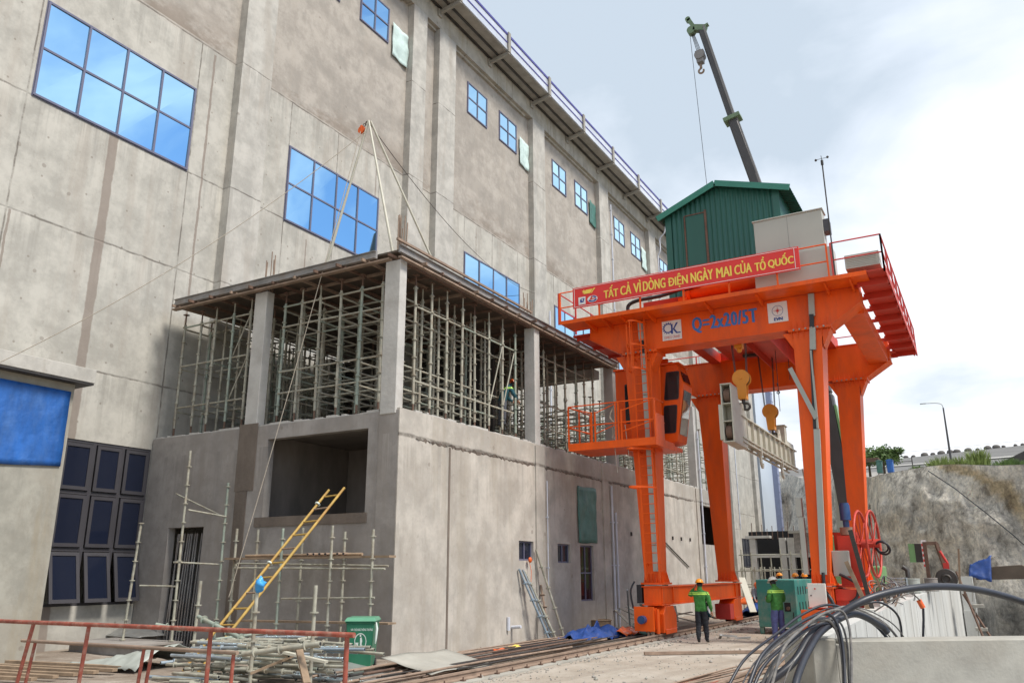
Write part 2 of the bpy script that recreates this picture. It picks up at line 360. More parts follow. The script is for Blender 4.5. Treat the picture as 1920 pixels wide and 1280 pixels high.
def sag(p, q, drop, n=14):
    p, q = Vector(p), Vector(q)
    return [p.lerp(q, i/n)-Vector((0,0,drop*4*(i/n)*(1-i/n))) for i in range(n+1)]
def spline(pts, n=8):
    P = [Vector(p) for p in pts]; P = [P[0]]+P+[P[-1]]; o = []
    for i in range(1, len(P)-2):
        for j in range(n):
            t = j/n; a, b, c, d = P[i-1], P[i], P[i+1], P[i+2]
            o.append(.5*((2*b)+(c-a)*t+(2*a-5*b+4*c-d)*t*t+(3*b-a-3*c+d)*t**3))
    o.append(P[-2]); return o
TXT = {}
def text_part(name, s, mats, parent, x0, x1, z0, z1, y, bold=.0, depth=.006, fat=0, sp=1.0):
    """lettering lying in the plane y, facing -y, filling x0..x1, z0..z1"""
    cu = bpy.data.curves.new('lettering', 'FONT'); cu.body = s; cu.size = 1; cu.fill_mode = 'FRONT'; cu.offset = bold; cu.space_character = sp; cu.resolution_u = 3
    t = bpy.data.objects.new('tmp', cu); COL.objects.link(t)
    me = bpy.data.meshes.new_from_object(t.evaluated_get(bpy.context.evaluated_depsgraph_get()))
    bpy.data.objects.remove(t); vs = [v.co.copy() for v in me.vertices]
    ax, bx = min(v.x for v in vs), max(v.x for v in vs); ay, by = min(v.y for v in vs), max(v.y for v in vs)
    mb = MB(); mb.add([(x0+(v.x-ax)/(bx-ax)*(x1-x0), y-.003, z0+(v.y-ay)/(by-ay)*(z1-z0)) for v in vs], [tuple(p.vertices) for p in me.polygons])
    base_v = list(mb.v); base_f = list(mb.f)
    for i_, (dx, dz) in enumerate(((fat, 0), (-fat, 0), (0, fat*.5))):
        if fat: mb.add([(v[0]+dx, v[1]-.0012*(i_+1), v[2]+dz) for v in base_v], base_f)
    return obj(name, mb, mats, parent)
# ================= powerhouse building =================
FX = -22.35
def holes_wall(mb, axis, p0, p1, u0, u1, z0, z1, holes, m=0):
    """wall slab between p0 and p1 across axis ('x' or 'y'), with rectangular holes (ua,ub,za,zb)"""
    us = sorted({u0, u1, *[h[0] for h in holes], *[h[1] for h in holes]}); zz = sorted({z0, z1, *[h[2] for h in holes], *[h[3] for h in holes]})
    for i in range(len(us)-1):
        run = None
        for j in range(len(zz)-1):
            cu, cz = (us[i]+us[i+1])/2, (zz[j]+zz[j+1])/2
            solid = not any(h[0] < cu < h[1] and h[2] < cz < h[3] for h in holes)
            if solid and run is None: run = zz[j]
            if run is not None and (not solid or j == len(zz)-2):
                top = zz[j+1] if solid else zz[j]
                if axis == 'x': mb.box(p0, p1, us[i], us[i+1], run, top, m)
                else: mb.box(us[i], us[i+1], p0, p1, run, top, m)
                run = None
    return mb
JY = [10.85, 16.42, 20.9, 23.7, 26.55, 33.7, 36.6, 39.5, 44.2, 47.1, 49.9, 54.6, 57.5, 60.3, 65, 67.8, 70.6, 75, 78, 81, 86, 89]
facade = wall_mat('facade_concrete', (.44, .42, .37), (.375, .34, .295), 20.45, [7.72, 11.72, 15.3, 20.45], JY, [(13.62, .30, 15.3), (19.62, .20, 14.9), (24.1, .10, 14.5), (36.6, .12, 14.8), (17.0, .09, 20.3), (10.95, .07, 11.7), (22.2, .06, 14.9), (27.4, .08, 15.2), (34.9, .06, 20.2), (38.3, .06, 15.0), (26.3, .07, 20.2)])
MT['facade'] = facade
MT['pilaster'] = wall_mat('pilaster_concrete', (.45, .43, .385), None, None, [6, 11.7, 15.3, 20.45, 25.6], [], [], wide=.016)
MT['frieze'] = wall_mat('frieze_concrete', (.40, .375, .32), None, None, [], [y*5.15+22.9 for y in range(0, 14)]+[26, 36.6, 47, 57.5], [], tone2=(.28, .24, .17))
BZ = thing('powerhouse_building', 'long tall raw concrete hall with blue glazed windows and a white roof gutter', 'building', (-22.35, 18, 0))
PIL = [(5.6, 7.1), (17.95, 19.4), (28.25, 29.4), (30.55, 32.1), (40.95, 42.55), (51.3, 53.0), (61.7, 63.3), (72.0, 73.6), (82.2, 83.8), (92.2, 93.8)]
PX = -21.98
w = MB(); holes_wall(w, 'x', FX-.4, FX, -26, 93.8, -.3, 31.4, [(12.0, 16.28, 1.12, 5.68)])
w.box(-60, FX-.403, 93.4, 93.8, -.3, 31.4); w.box(-60, FX-.403, -26, -25.6, -.3, 31.4); w.box(-25.2, -25.0, 11.01, 18, -.3, 7); w.box(-24.99, FX-.403, 17.6, 17.9, -.3, 7); w.box(-60, FX-.403, 10.5, 11, -.3, 7); w.box(-24.99, FX-.41, 11.01, 17.6, 6.7, 6.9)
obj('wall', w, 'facade', BZ)
rf = MB(); rf.prism([(-22.0, 31.42), (-60, 34.5), (-60, 34.3), (-22.0, 31.3)], 'y', -26, 93.8); obj('roof', rf, 'gutter_white', BZ)
for a, b in PIL:
    m = MB(); m.box(FX+.002, PX, a, b, -.3, 30.1); obj('pilaster', m, 'pilaster', BZ)
m = MB(); m.box(FX+.002, PX-.02, -26, 93.8, 30.103, 31.29); obj('cornice_beam', m, 'frieze', BZ)
for y in [p[1] for p in PIL[1:-1]]:        # ledges of rendering under the beam
    m = MB(); m.box(FX+.002, FX+.16, y+.003, y+8.2 if y < 29 or y > 30 else y+1.1, 29.95, 30.1)
    obj('ledge', m, 'timber' if False else 'frieze', BZ)
# windows
def window(y0, y1, z0, z1, nc, nr, fr='frame_violet', gl='glass_blue', x=FX, parent=BZ, t=.066, nx=1, dep=.06):
    f = MB()
    for i in range(nc+1):
        c = y0+(y1-y0)*i/nc; f.box(x+.002, x+dep, c-t/2, c+t/2, z0-t/2, z1+t/2)
    for j in range(nr+1):
        c = z0+(z1-z0)*j/nr
        for i in range(nc):
            a, b = y0+(y1-y0)*i/nc+t/2, y0+(y1-y0)*(i+1)/nc-t/2
            f.box(x+.002, x+dep-.004, a+.001, b-.001, c-t/2, c+t/2)
    f.box(x+.002, x+.018, y0-t*.9, y1+t*.9, z0-t*.95, z0-t/2-.002); f.box(x+.002, x+.018, y0-t*.9, y0-t/2-.002, z0-t/2, z1+t*.9)
    o = obj('window', f, fr, parent)
    rng = random.Random(int(y0*100)); g = MB()
    for i in range(nc):
        for j in range(nr):
            a, b = y0+(y1-y0)*i/nc+t/2, y0+(y1-y0)*(i+1)/nc-t/2; c, d = z0+(z1-z0)*j/nr+t/2, z0+(z1-z0)*(j+1)/nr-t/2
            e1, e2, e3 = [rng.uniform(-.010, .010) for _ in range(3)]
            g.add([(x+.022+e1, a, c), (x+.022+e2, b, c), (x+.022-e1+.002, b, d), (x+.022+e3, a, d)], [(0, 1, 2, 3)])
    obj('glass', g, gl, o); return o
window(11.02, 16.32, 15.36, 18.48, 4, 2)
window(20.95, 26.5, 15.3, 18.46, 4, 2)
window(33.75, 39.65, 15.3, 18.4, 4, 1)
for a in (44.3, 54.7, 65.0, 75.3, 85.6): window(a, a+5.7, 15.3, 18.4, 4, 1)
for k, p in enumerate([18.35, 32.35-.45, 42.75-.4, 52.9, 63.2, 73.4]):
    for q in (2.05, 5.55):
        if k == 0: q += .85
        window(p+q-.1, p+q+1.92, 26.92, 28.8, 2, 2, t=.07)
for a in (76.6, 86.0): window(a, a+4.6, 2.4, 5.2, 4, 2, 'frame_dark', 'glass_dark')
# tall dark casement window beside the annex, its lowest leaves ajar
dz = [1.14, 2.63, 4.2, 5.65]; dy = [12.35, 13.4, 14.42, 15.35, 16.27]
f = MB()
for y in dy: f.box(FX-.10, FX-.02, y-.05, y+.05, 1.12, 5.68)
for z in dz:
    for i in range(4): f.box(FX-.10, FX-.024, dy[i]+.051, dy[i+1]-.051, z-.05, z+.05)
win = obj('window', f, 'frame_dark', BZ)
for i in range(4):
    for j in range(3):
        a, b, c, d = dy[i]+.07, dy[i+1]-.07, dz[j]+.07, dz[j+1]-.07
        tilt = .34 if j == 0 else 0.0
        s_ = MB(); g_ = MB(); n_ = .10
        def q(y, z, o=0): k = (d-z)/(d-c); return (FX-.015+tilt*k+o, y, z)
        for (ya, yb, za, zb) in ((a, b, c, c+n_), (a, b, d-n_, d), (a, a+n_, c+n_, d-n_), (b-n_, b, c+n_, d-n_)):
            s_.add([q(ya, za), q(yb, za), q(yb, zb), q(ya, zb), q(ya, za, .045), q(yb, za, .045), q(yb, zb, .045), q(ya, zb, .045)], [(0,3,2,1),(4,5,6,7),(0,1,5,4),(1,2,6,5),(2,3,7,6),(3,0,4,7)])
        lf = obj('casement', s_, 'frame_dark', win)
        g_.add([q(a+n_, c+n_, .02), q(b-n_, c+n_, .02), q(b-n_, d-n_, .02), q(a+n_, d-n_, .02)], [(0, 1, 2, 3)])
        obj('glass', g_, 'glass_dark', lf)
# gutter, fascia and brackets
GX = -20.72
g = MB(); g.box(GX-.02, GX+.02, -26, 94.5, 31.35, 32.45); g.box(GX+.022, GX+.05, -26, 94.5, 31.36, 31.44)
gut = obj('gutter', g, 'gutter_white', BZ)
g = MB(); g.box(GX+.022, GX+.06, -26, 94.5, 32.36, 32.5); g.box(GX+.022, GX+.05, -26, 94.5, 31.83, 31.90); obj('trim', g, 'gutter_blue', gut)
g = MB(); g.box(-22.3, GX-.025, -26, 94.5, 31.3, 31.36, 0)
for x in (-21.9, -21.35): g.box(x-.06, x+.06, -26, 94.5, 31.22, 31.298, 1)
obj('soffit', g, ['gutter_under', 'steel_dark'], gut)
for k in range(-8, 13):
    y = 30.45+5.16*k
    if y > 93: break
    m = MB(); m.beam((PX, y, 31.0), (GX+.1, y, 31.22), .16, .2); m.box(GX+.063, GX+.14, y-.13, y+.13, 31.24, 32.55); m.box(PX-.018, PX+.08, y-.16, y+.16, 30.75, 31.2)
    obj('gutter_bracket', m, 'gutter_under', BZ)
# downpipes with clips
def downpipe(y, z0, z1, x=PX+.10, r=.06, par=BZ, neck=False):
    m = MB(); m.tube((x, y, z0), (x, y, z1), r, 8)
    z = z0+.5
    while z < z1: m.box(x-r-.04, x+r+.02, y-r-.03, y+r+.03, z, z+.05); z += 2.0
    if neck: m.path(spline([(x, y, z1-.03), (x+.25, y, z1+.5), (x+.25, y, z1+1.5), (x+.7, y, z1+2.0), (GX-.3, y, 31.3)], 5), r, 8)
    obj('downpipe', m, 'pipe_white', par)
downpipe(42.7, 6, 17.5); downpipe(53.2, 6, 29.0); downpipe(63.5, 6, 28.4, neck=True); downpipe(73.8, 6, 29); downpipe(84.0, 6, 29)
# small wall marks: tie holes with short rebar, old wire on the frieze
# nets pinned beside the small windows
for (a, b, mt, lb) in ((26.95, 28.2, 'net_pale', 'pale plastic sheet pinned beside the highest small window, nearest the camera'),
                     (39.7, 40.9, 'net_pale', 'pale green netting pinned beside the pair of small windows left of the downpipes'),
                     (50.1, 51.2, 'tarp_teal', 'narrow teal netting pinned beside the third pair of small windows'),
                     (60.5, 61.6, 'net_pale', 'farthest strip of pale netting on the upper wall, nearest the green shed')):
    rg = random.Random(int(a))
    m = MB(); m.grid(lambda u, v: (FX+.10+.07*noise.noise((u*3+a, v*3, 1)), a+(b-a)*u+.012*sin(v*5), 26.4+1.85*v-.12*u+.015*sin(u*7)), 8, 10)
    o = one('netting_sheet', m, mt, lb, 'netting', group='netting beside the upper windows', solid=.006)
# the light blue clad end block, farther along
CB = thing('clad_annex', 'pale blue clad block beyond the far end of the concrete hall', 'building', (-22, 98, 0))
m = MB(); m.box(-40, -21.9, 94.6, 101.3, 0, 25); obj('wall', m, 'cladding_blue', CB)
m = MB(); m.box(-21.9+.003, -21.3, 100.6, 101.5, 0, 25)
for z in range(1, 25): m.box(-21.297, -21.26, 100.55, 101.55, z, z+.08)
obj('ladder_strip', m, 'clad_strip', CB)

# ================= annex with concrete frame =================
AX, AY = -12.68, 16.27
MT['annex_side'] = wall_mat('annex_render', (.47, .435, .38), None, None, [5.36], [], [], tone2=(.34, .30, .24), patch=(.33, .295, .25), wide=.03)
MT['annex_front'] = wall_mat('annex_render_front', (.33, .305, .28), None, None, [], [], [], axis='X', tone2=(.26, .23, .20), patch=(.25, .225, .20))  # darker copy of the side render: the front face's shade is in the colour
MT['damp'] = mat('damp_render', (.155, .125, .100), .85, var=.2, scale=2, streak=.5, bump=.3)
AN = thing('concrete_annex', 'low grey rendered block with raw concrete columns on top, built against the hall', 'building', (-12.68, 16.27, 0))
w = MB(); holes_wall(w, 'y', AY, AY+.25, -22.3, AX-.3, -.3, 6.0, [(-21.13, -19.6, -.31, 3.27), (-17.3, -13.68, 3.45, 5.6)])
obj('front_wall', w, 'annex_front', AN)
w = MB(); holes_wall(w, 'x', AX-.25, AX, AY+.002, 46.5, -.3, 6.05, [(22.42, 23.36, 2.33, 2.92), (25.05, 26.02, 2.28, 2.9), (26.8, 27.93, 1.0, 2.9), (41.0, 44.2, 3.3, 5.25)])
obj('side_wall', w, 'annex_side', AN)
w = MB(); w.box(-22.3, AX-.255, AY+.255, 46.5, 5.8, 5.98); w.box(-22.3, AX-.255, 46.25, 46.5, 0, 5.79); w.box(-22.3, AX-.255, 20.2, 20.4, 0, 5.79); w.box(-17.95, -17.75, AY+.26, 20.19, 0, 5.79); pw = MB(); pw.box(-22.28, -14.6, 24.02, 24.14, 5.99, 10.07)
obj('floor_slab', w, 'recess', AN); obj('added_shade_panel', pw, 'steel_dark', AN)  # the upright dark panel is added, unseen, to keep the shoring bay dark
def rough_top(mb, axis, a, b, p0, p1, z):    # ragged mortar along the wall head
    rg = random.Random(3); u = a
    while u < b:
        du = rg.uniform(.08, .3); h = rg.uniform(.01, .07)
        if axis == 'y': mb.box(u, min(u+du, b), p0, p1, z, z+h)
        else: mb.box(p0, p1, u, min(u+du, b), z, z+h)
        u += du
m = MB(); rough_top(m, 'y', -22.2, AX-.7, AY+.02, AY+.2, 6.002); obj('mortar_edge', m, 'conc_col', AN); m = MB(); rough_top(m, 'x', AY+.7, 46.4, AX-.2, AX-.02, 6.052); obj('mortar_edge', m, 'conc_col', AN)
# pilaster strips on both faces
for (y0, y1, d) in ((AY-.04, AY+.62, .035), (23.5, 24.12, .05), (28.85, 29.42, .05), (40.45, 40.95, .05)):
    m = MB(); m.box(AX+.002, AX+d, y0, y1, -.2, 5.99); obj('strip', m, 'annex_side', AN)
m = MB(); m.box(AX+.002, AX+.014, 18.52, 18.60, -.2, 5.3); obj('joint', m, 'damp', AN)
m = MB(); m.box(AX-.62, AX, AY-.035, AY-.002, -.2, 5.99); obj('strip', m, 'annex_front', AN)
m = MB(); m.box(-18.45, -17.72, AY-.03, AY-.002, 4.2, 6.1); m.box(-18.4, -17.95, AY-.026, AY-.002, 0, 4.198); obj('strip', m, 'damp', AN)
m = MB(); m.box(-17.55, -13.6, AY-.04, AY+.1, 3.2, 3.448); obj('sill', m, 'damp', AN)
# ragged pour line below the wall head
m = MB(); rg = random.Random(5); y = AY+.7; top = []; bot = []
while y < 40:
    o_ = rg.uniform(.006, .035); c_ = 5.33+rg.uniform(-.03, .03); h_ = rg.choice([.006, .012, .03, .05]); top.append((AX+o_, y, c_+h_)); bot.append((AX+.002, y, c_-h_)); y += rg.uniform(.04, .14)
n_ = len(top); m.add(top+bot, [(i, i+1, n_+i+1, n_+i) for i in range(n_-1)]); obj('pour_line', m, 'damp', AN)
# little windows on the side
def awin(y0, y1, z0, z1, nc, nr, gl):
    f = MB(); t = .05; x = AX-.14
    for i in range(nc+1):
        c = y0+(y1-y0)*i/nc; c = min(max(c, y0+t/2+.002), y1-t/2-.002); f.box(x, x+.06, c-t/2, c+t/2, z0+.003, z1-.003)
    for j in range(nr+1):
        c = z0+(z1-z0)*j/nr; c = min(max(c, z0+t/2+.003), z1-t/2-.003)
        for i in range(nc):
            f.box(x+.003, x+.055, y0+(y1-y0)*i/nc+t*.55, y0+(y1-y0)*(i+1)/nc-t*.55, c-t/2, c+t/2)
    o = obj('window', f, 'frame_violet', AN)
    g = MB(); g.box(x+.02, x+.03, y0+.04, y1-.04, z0+.04, z1-.04); obj('glass', g, gl, o)
awin(22.42, 23.36, 2.33, 2.92, 2, 1, 'glass_dark'); awin(25.05, 26.02, 2.28, 2.9, 2, 1, 'glass_dark'); awin(26.8, 27.93, 1.0, 2.9, 2, 2, 'glass_red')
# columns above
COLY = [(16.2, 16.82, 10.1), (23.3, 23.95, 10.1), (30.0, 30.7, 10.25), (40.6, 41.3, 10.3)]
for (a, b, z1) in COLY:
    m = MB(); m.box(AX-(.60 if a < 17 else .42), AX-(.09 if a < 17 else .01), a if a < 17 else b-.36, a+.30 if a < 17 else b, 5.9, z1); obj('column', m, 'conc_col', AN, bevel=.015)
for x in (-18.35,):
    m = MB(); m.box(x+.06, x+.56, 16.25, 16.55, 5.985, 10.1); obj('column', m, 'conc_col', AN, bevel=.015)
for x in (-18.35, -22.28):
    for a, b, z1 in COLY[1:]:
        m = MB(); m.box(x, x+.6, a, b, 5.985, z1); obj('column', m, 'conc_col', AN)
m = MB(); m.box(-22.28, -21.7, 30.72, 46, 9.6, 10.1); m.box(-22.28, -13.4, 30.1, 30.6, 9.72, 10.09); obj('ring_beam', m, 'conc_col', AN)
# drain pipes, tie bars
for (y, z0, z1, r) in ((29.62, 0, 5.2, .045), (29.95, 0, 4.2, .045), (41.2, 0, 9, .05), (24.2, 1.5, 4.9, .02)):
    m = MB(); m.tube((AX+.08, y, z0), (AX+.08, y, z1), r, 8)
    z = z0+.6
    while z < z1: m.box(AX+.004, AX+.08+r+.012, y-r-.02, y+r+.02, z, z+.04); z += 1.6
    obj('drain_pipe', m, 'pipe_white', AN)
m = MB()
for y in (31.6, 32.9, 34.2, 35.5, 36.6, 37.8, 39.1): k_ = MB(); k_.beam((AX, y, 3.45), (AX+.07, y, 3.45), .05, .16); obj('anchor_stub', k_, 'steel_dark', AN)
m.tube((AX+.05, 35.3, 3.3), (AX+.05, 38.6, 2.2), .03, 6)
obj('tie_rod', m, 'steel_dark', AN)
m = MB(); m.tube((AX, 21.95, .42), (AX+.32, 21.95, .45), .05, 8); m.tube((AX+.04, 21.7, .35), (AX+.04, 21.7, .72), .055, 8); obj('pipe_stub', m, 'pipe_white', AN)
# teal sheet hung on the wall above the tall red-dark window
m = MB(); m.grid(lambda u, v: (AX+.05+.05*noise.noise((u*4, v*4, 3)), 26.62+1.58*u+.012*sin(v*9), 2.98+1.98*v-.02*sin(u*6)), 12, 14)
one('hung_sheet', m, 'tarp_teal', 'dark teal sheet hung on the annex wall above the tall narrow window', 'sheet', solid=.006)

# ---------------- starter bars on the column heads ----------------
def rebar_cluster(x, y, z, h, label, n=6, s=.4):
    rg = random.Random(int(x*7+y*3)); root = thing('rebar_cluster', label, 'rebar', (x, y, z), 'starter bars standing on the column heads')
    for i in range(n):
        a = x+rg.uniform(-s/2, s/2); b = y+rg.uniform(-s/2, s/2)
        m = MB(); m.tube((a, b, z), (a+rg.uniform(-.04, .04), b+rg.uniform(-.04, .04), z+h*rg.uniform(.75, 1.1)), .016, 5); obj('bar', m, 'rust_light', root)
rebar_cluster(-18.05, 16.55, 10.1, 1.35, 'rusty vertical bars rising from the left front column of the annex')
rebar_cluster(-13.0, 16.5, 10.1, 1.5, 'rusty vertical bars at the foot of the pole tripod on the corner column', 7)
rebar_cluster(-13.0, 23.6, 10.1, 1.25, 'rusty vertical bars on the second column along the annex side')
rebar_cluster(-13.0, 30.3, 10.25, 1.6, 'rusty vertical bars on the third column, behind the crane walkway end', 7)

# ---------------- formwork deck ----------------
FD = thing('formwork_deck', 'rusty steel and plywood formwork deck carried on props over the annex', 'formwork', (-17.5, 16.2, 10.2))
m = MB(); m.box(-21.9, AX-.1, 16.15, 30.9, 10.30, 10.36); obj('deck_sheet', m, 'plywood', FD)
m = MB(); m.box(-21.6, AX-.75, 15.95, 16.02, 10.17, 10.38); m.box(-21.6, AX-.75, 15.90, 15.949, 10.17, 10.19); m.box(-21.6, AX-.75, 15.90, 15.949, 10.36, 10.38); obj('edge_beam', m, 'form_steel', FD)
m = MB(); m.box(AX-.02, AX+.02, 16.0, 30.9, 10.20, 10.42); m.box(AX+.022, AX+.08, 16.0, 30.9, 10.20, 10.22); m.box(AX+.022, AX+.08, 16.0, 30.9, 10.40, 10.42); obj('edge_beam', m, 'form_steel', FD)
m = MB(); m.box(AX+.05, AX+.12, 15.8, 23.2, 10.47, 10.53); obj('top_rail', m, 'rust_light', FD)
m = MB(); m.box(AX-.25, AX-.12, 16.5, 30.9, 10.08, 10.15, 0); obj('stringer', m, 'rust', FD); 
m = MB(); m.box(-21.7, AX-.3, 15.95, 16.10, 10.05, 10.10, 0); obj('stringer', m, 'rust_light', FD)
m = MB(); m.box(AX-.02, AX+.10, 16.0, 30.9, 10.05, 10.10, 0); obj('stringer', m, 'rust_light', FD)
rg = random.Random(11)
for i in range(11):
    x = -21.5+i*.86; o_ = rg.uniform(0, .3)
    m = MB(); m.beam((x, 15.86-o_*.5, 10.13), (x+rg.uniform(-.03, .03), 18.9, 10.22), .055, .08); obj('joist', m, 'rust' if i % 3 else 'rust_light', FD)
for i in range(16):
    y = 17.0+i*.88; o_ = rg.uniform(0, .35)
    m = MB(); m.beam((AX-6, y, 10.22), (AX+.12+o_*.5, y+rg.uniform(-.03, .03), 10.16), .055, .08); obj('joist', m, 'rust' if i % 3 else 'rust_light', FD)

# ---------------- shoring props and ledgers ----------------
def post(mb, x, y, z0, z1, rg, green=False):
    n0 = len(mb.v)
    mb.tube((x, y, z0), (x, y, z0+.06), .07, 6, 1); mb.tube((x, y, z0+.06), (x, y, z0+.62), .030, 6, 1)
    g = 2 if green else 0
    mb.tube((x, y, z0+.35), (x, y, z1-.35), .041, 7, g)
    z = z0+.65
    while z < z1-.3:
        mb.tube((x, y, z-.012), (x, y, z+.012), .075, 8, g); z += .5
    mb.tube((x, y, z1-.4), (x, y, z1), .024, 6, 1 if rg.random() < .5 else 0); mb.box(x-.07, x+.07, y-.07, y+.07, z1-.03, z1, 1)
    tx, ty = rg.uniform(-.035, .035), rg.uniform(-.035, .035); mb.v[n0:] = [(v[0]+tx*(v[2]-z0)/(z1-z0), v[1]+ty*(v[2]-z0)/(z1-z0), v[2]) for v in mb.v[n0:]]
SC = ['scaffold_grey', 'rust', 'scaffold_green']
def shoring(xs, ys, z0, z1, levels, label, seed, skip=()):
    rg = random.Random(seed)
    root = thing('shoring_scaffold', label, 'scaffold', (xs[0], ys[0], z0), 'shoring scaffolds filling the annex bays')
    for i, x in enumerate(xs):
        for j, y in enumerate(ys):
            m = MB(); post(m, x+rg.uniform(-.04, .04), y+rg.uniform(-.04, .04), z0, z1, rg, rg.random() < .3); obj('post', m, SC, root)
    for L in levels:
        for j, y in enumerate(ys):
            m = MB(); dz_ = rg.uniform(-.03, .03)
            for i in range(len(xs)-1): m.tube((xs[i]+.04, y, L+dz_), (xs[i+1]-.04, y, L+dz_), .028, 6, 0 if rg.random() < .85 else 2)
            obj('ledger', m, SC, root)
        for i, x in enumerate(xs):
            m = MB(); dz_ = rg.uniform(-.03, .03)-.06
            for j in range(len(ys)-1): m.tube((x, ys[j]+.04, L+dz_), (x, ys[j+1]-.04, L+dz_), .028, 6, 0 if rg.random() < .85 else 2)
            obj('ledger', m, SC, root)
    for q in range(max(2, len(xs)*len(ys)//9)):
        i = rg.randrange(len(xs)-1) if len(xs) > 1 else 0; j = rg.randrange(len(ys)-1); k = rg.randrange(len(levels)-1)
        m = MB(); m.tube((xs[i], ys[j]+.05, levels[k]), (xs[min(i+1, len(xs)-1)], ys[j]+(.05 if len(xs) > 1 else .9), levels[k+1]+.1), .024, 6, 1 if rg.random() < .4 else 0); obj('brace', m, SC, root)
    return root
def lin(a, b, n): return [a+(b-a)*i/(n-1) for i in range(n)]
LV = [6.95, 8.2, 9.6]
shoring(lin(-21.75, -18.75, 5), lin(16.55, 29.3, 14), 5.99, 10.08, [6.95, 8.3, 9.65], 'shoring props in the narrow left bay against the tall hall', 1)
shoring(lin(-17.45, -13.65, 6), lin(16.6, 22.9, 8), 5.99, 10.08, [6.95, 7.6, 9.0, 9.6], 'dense shoring props behind the corner column, between the two front columns', 2)
shoring(lin(-17.45, -13.2, 6), lin(24.3, 29.6, 7), 5.99, 10.08, [6.9, 7.8, 9.5], 'shoring props between the second and third side columns', 3)
shoring(lin(-17.5, -13.1, 5), lin(31.3, 40.0, 10), 5.99, 9.2, [6.8, 7.4, 8.0, 8.7], 'lower open shoring behind the left crane leg', 4)
shoring(lin(-17.5, -13.1, 4), lin(41.9, 46.0, 5), 5.99, 9.4, [6.8, 7.4, 8.0, 8.7], 'farthest block of shoring, left of the rear crane leg', 5)
# right edge row of the corner bay, standing at the wall head
shoring([-13.05], lin(17.25, 22.8, 8), 5.99, 10.05, [7.05, 9.2], 'single row of props along the wall head right of the corner column', 6)

# ---------------- pole tripod with red pulley ----------------
TP = thing('pole_tripod', 'tall tripod of pale poles with a red pulley standing on the formwork deck corner', 'tripod', (-14.5, 16.6, 10.4))
ap = Vector((-14.45, 16.55, 14.92))
for q_ in ((-15.62, 16.35, 10.42), (-13.3, 16.5, 10.5)):
    m = MB(); m.tube(q_, ap+Vector((0, 0, .05)), .045, 7, r2=.032); obj('leg', m, 'beam_beige', TP)
m = MB(); m.tube(ap+Vector((.03, .05, .05)), (-13.6, 19.5, 10.4), .035, 7); obj('leg', m, 'beam_beige', TP)
m = MB(); m.ring(ap-Vector((.05, 0, .02)), .06, .02, (0, 1, 0), 10, 5); m.ring(ap-Vector((.16, 0, .05)), .05, .012, (0, 1, 0), 10, 5); obj('lashing', m, 'rope_dark', TP)
m = MB(); m.tube(ap+Vector((-.24, -.05, -.2)), ap+Vector((-.24, .05, -.2)), .12, 14); m.box(ap.x-.27, ap.x-.21, ap.y-.06, ap.y+.06, ap.z-.3, ap.z-.06); obj('pulley', m, 'helmet_orange', TP)
m = MB(); m.path(sag(ap, (PX, 41.0, 18.2), 1.0, 24), .014, 4); tag(obj('guy_rope', m, 'rope_dark'), 'thin dark rope running from the tripod top across the hall wall', 'rope')
m = MB(); m.path(sag(ap+Vector((-.2, -.1, -.3)), (-17.0, 15.1, 1.4), .25, 24), .013, 4); tag(obj('hoist_rope', m, 'rope'), 'pale hoist rope hanging slack from the tripod pulley down past the scaffold', 'rope')
m = MB(); m.path(sag((-14.5, 16.5, 14.6), (-20.2, 9.0, 5.9), .6, 24), .010, 4); tag(obj('stay_rope', m, 'rope'), 'thin pale rope slanting down across the blue tarpaulin on the left', 'rope')

# ================= porch block with the blue tarpaulin =================
PB = thing('rendered_porch', 'rendered block with a projecting flat roof slab at the far left of the hall', 'building', (-20.3, 12.3, 0))
MT['porch'] = wall_mat('porch_render', (.34, .325, .275), None, None, [], [], [], tone2=(.30, .25, .17), patch=(.29, .26, .21))
m = MB(); m.box(FX+.003, -20.3, -20, 12.3, -.3, 6.79); obj('wall', m, 'porch', PB)
m = MB(); m.box(FX+.003, -19.95, -20, 12.62, 6.793, 7.16); obj('roof_slab', m, 'pilaster', PB, bevel=.01)
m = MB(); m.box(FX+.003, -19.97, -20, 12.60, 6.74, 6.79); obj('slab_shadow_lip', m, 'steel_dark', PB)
m = MB(); m.grid(lambda u, v: (-20.26+.035*noise.noise((u*9, v*3, 1)), 2+10.2*u, 4.55+1.98*v-.05*sin(u*17)*(1-v)), 60, 14)
one('blue_tarpaulin', m, 'tarp_blue', 'bright blue tarpaulin stretched over the upper wall at the left edge', 'tarpaulin', solid=.008)
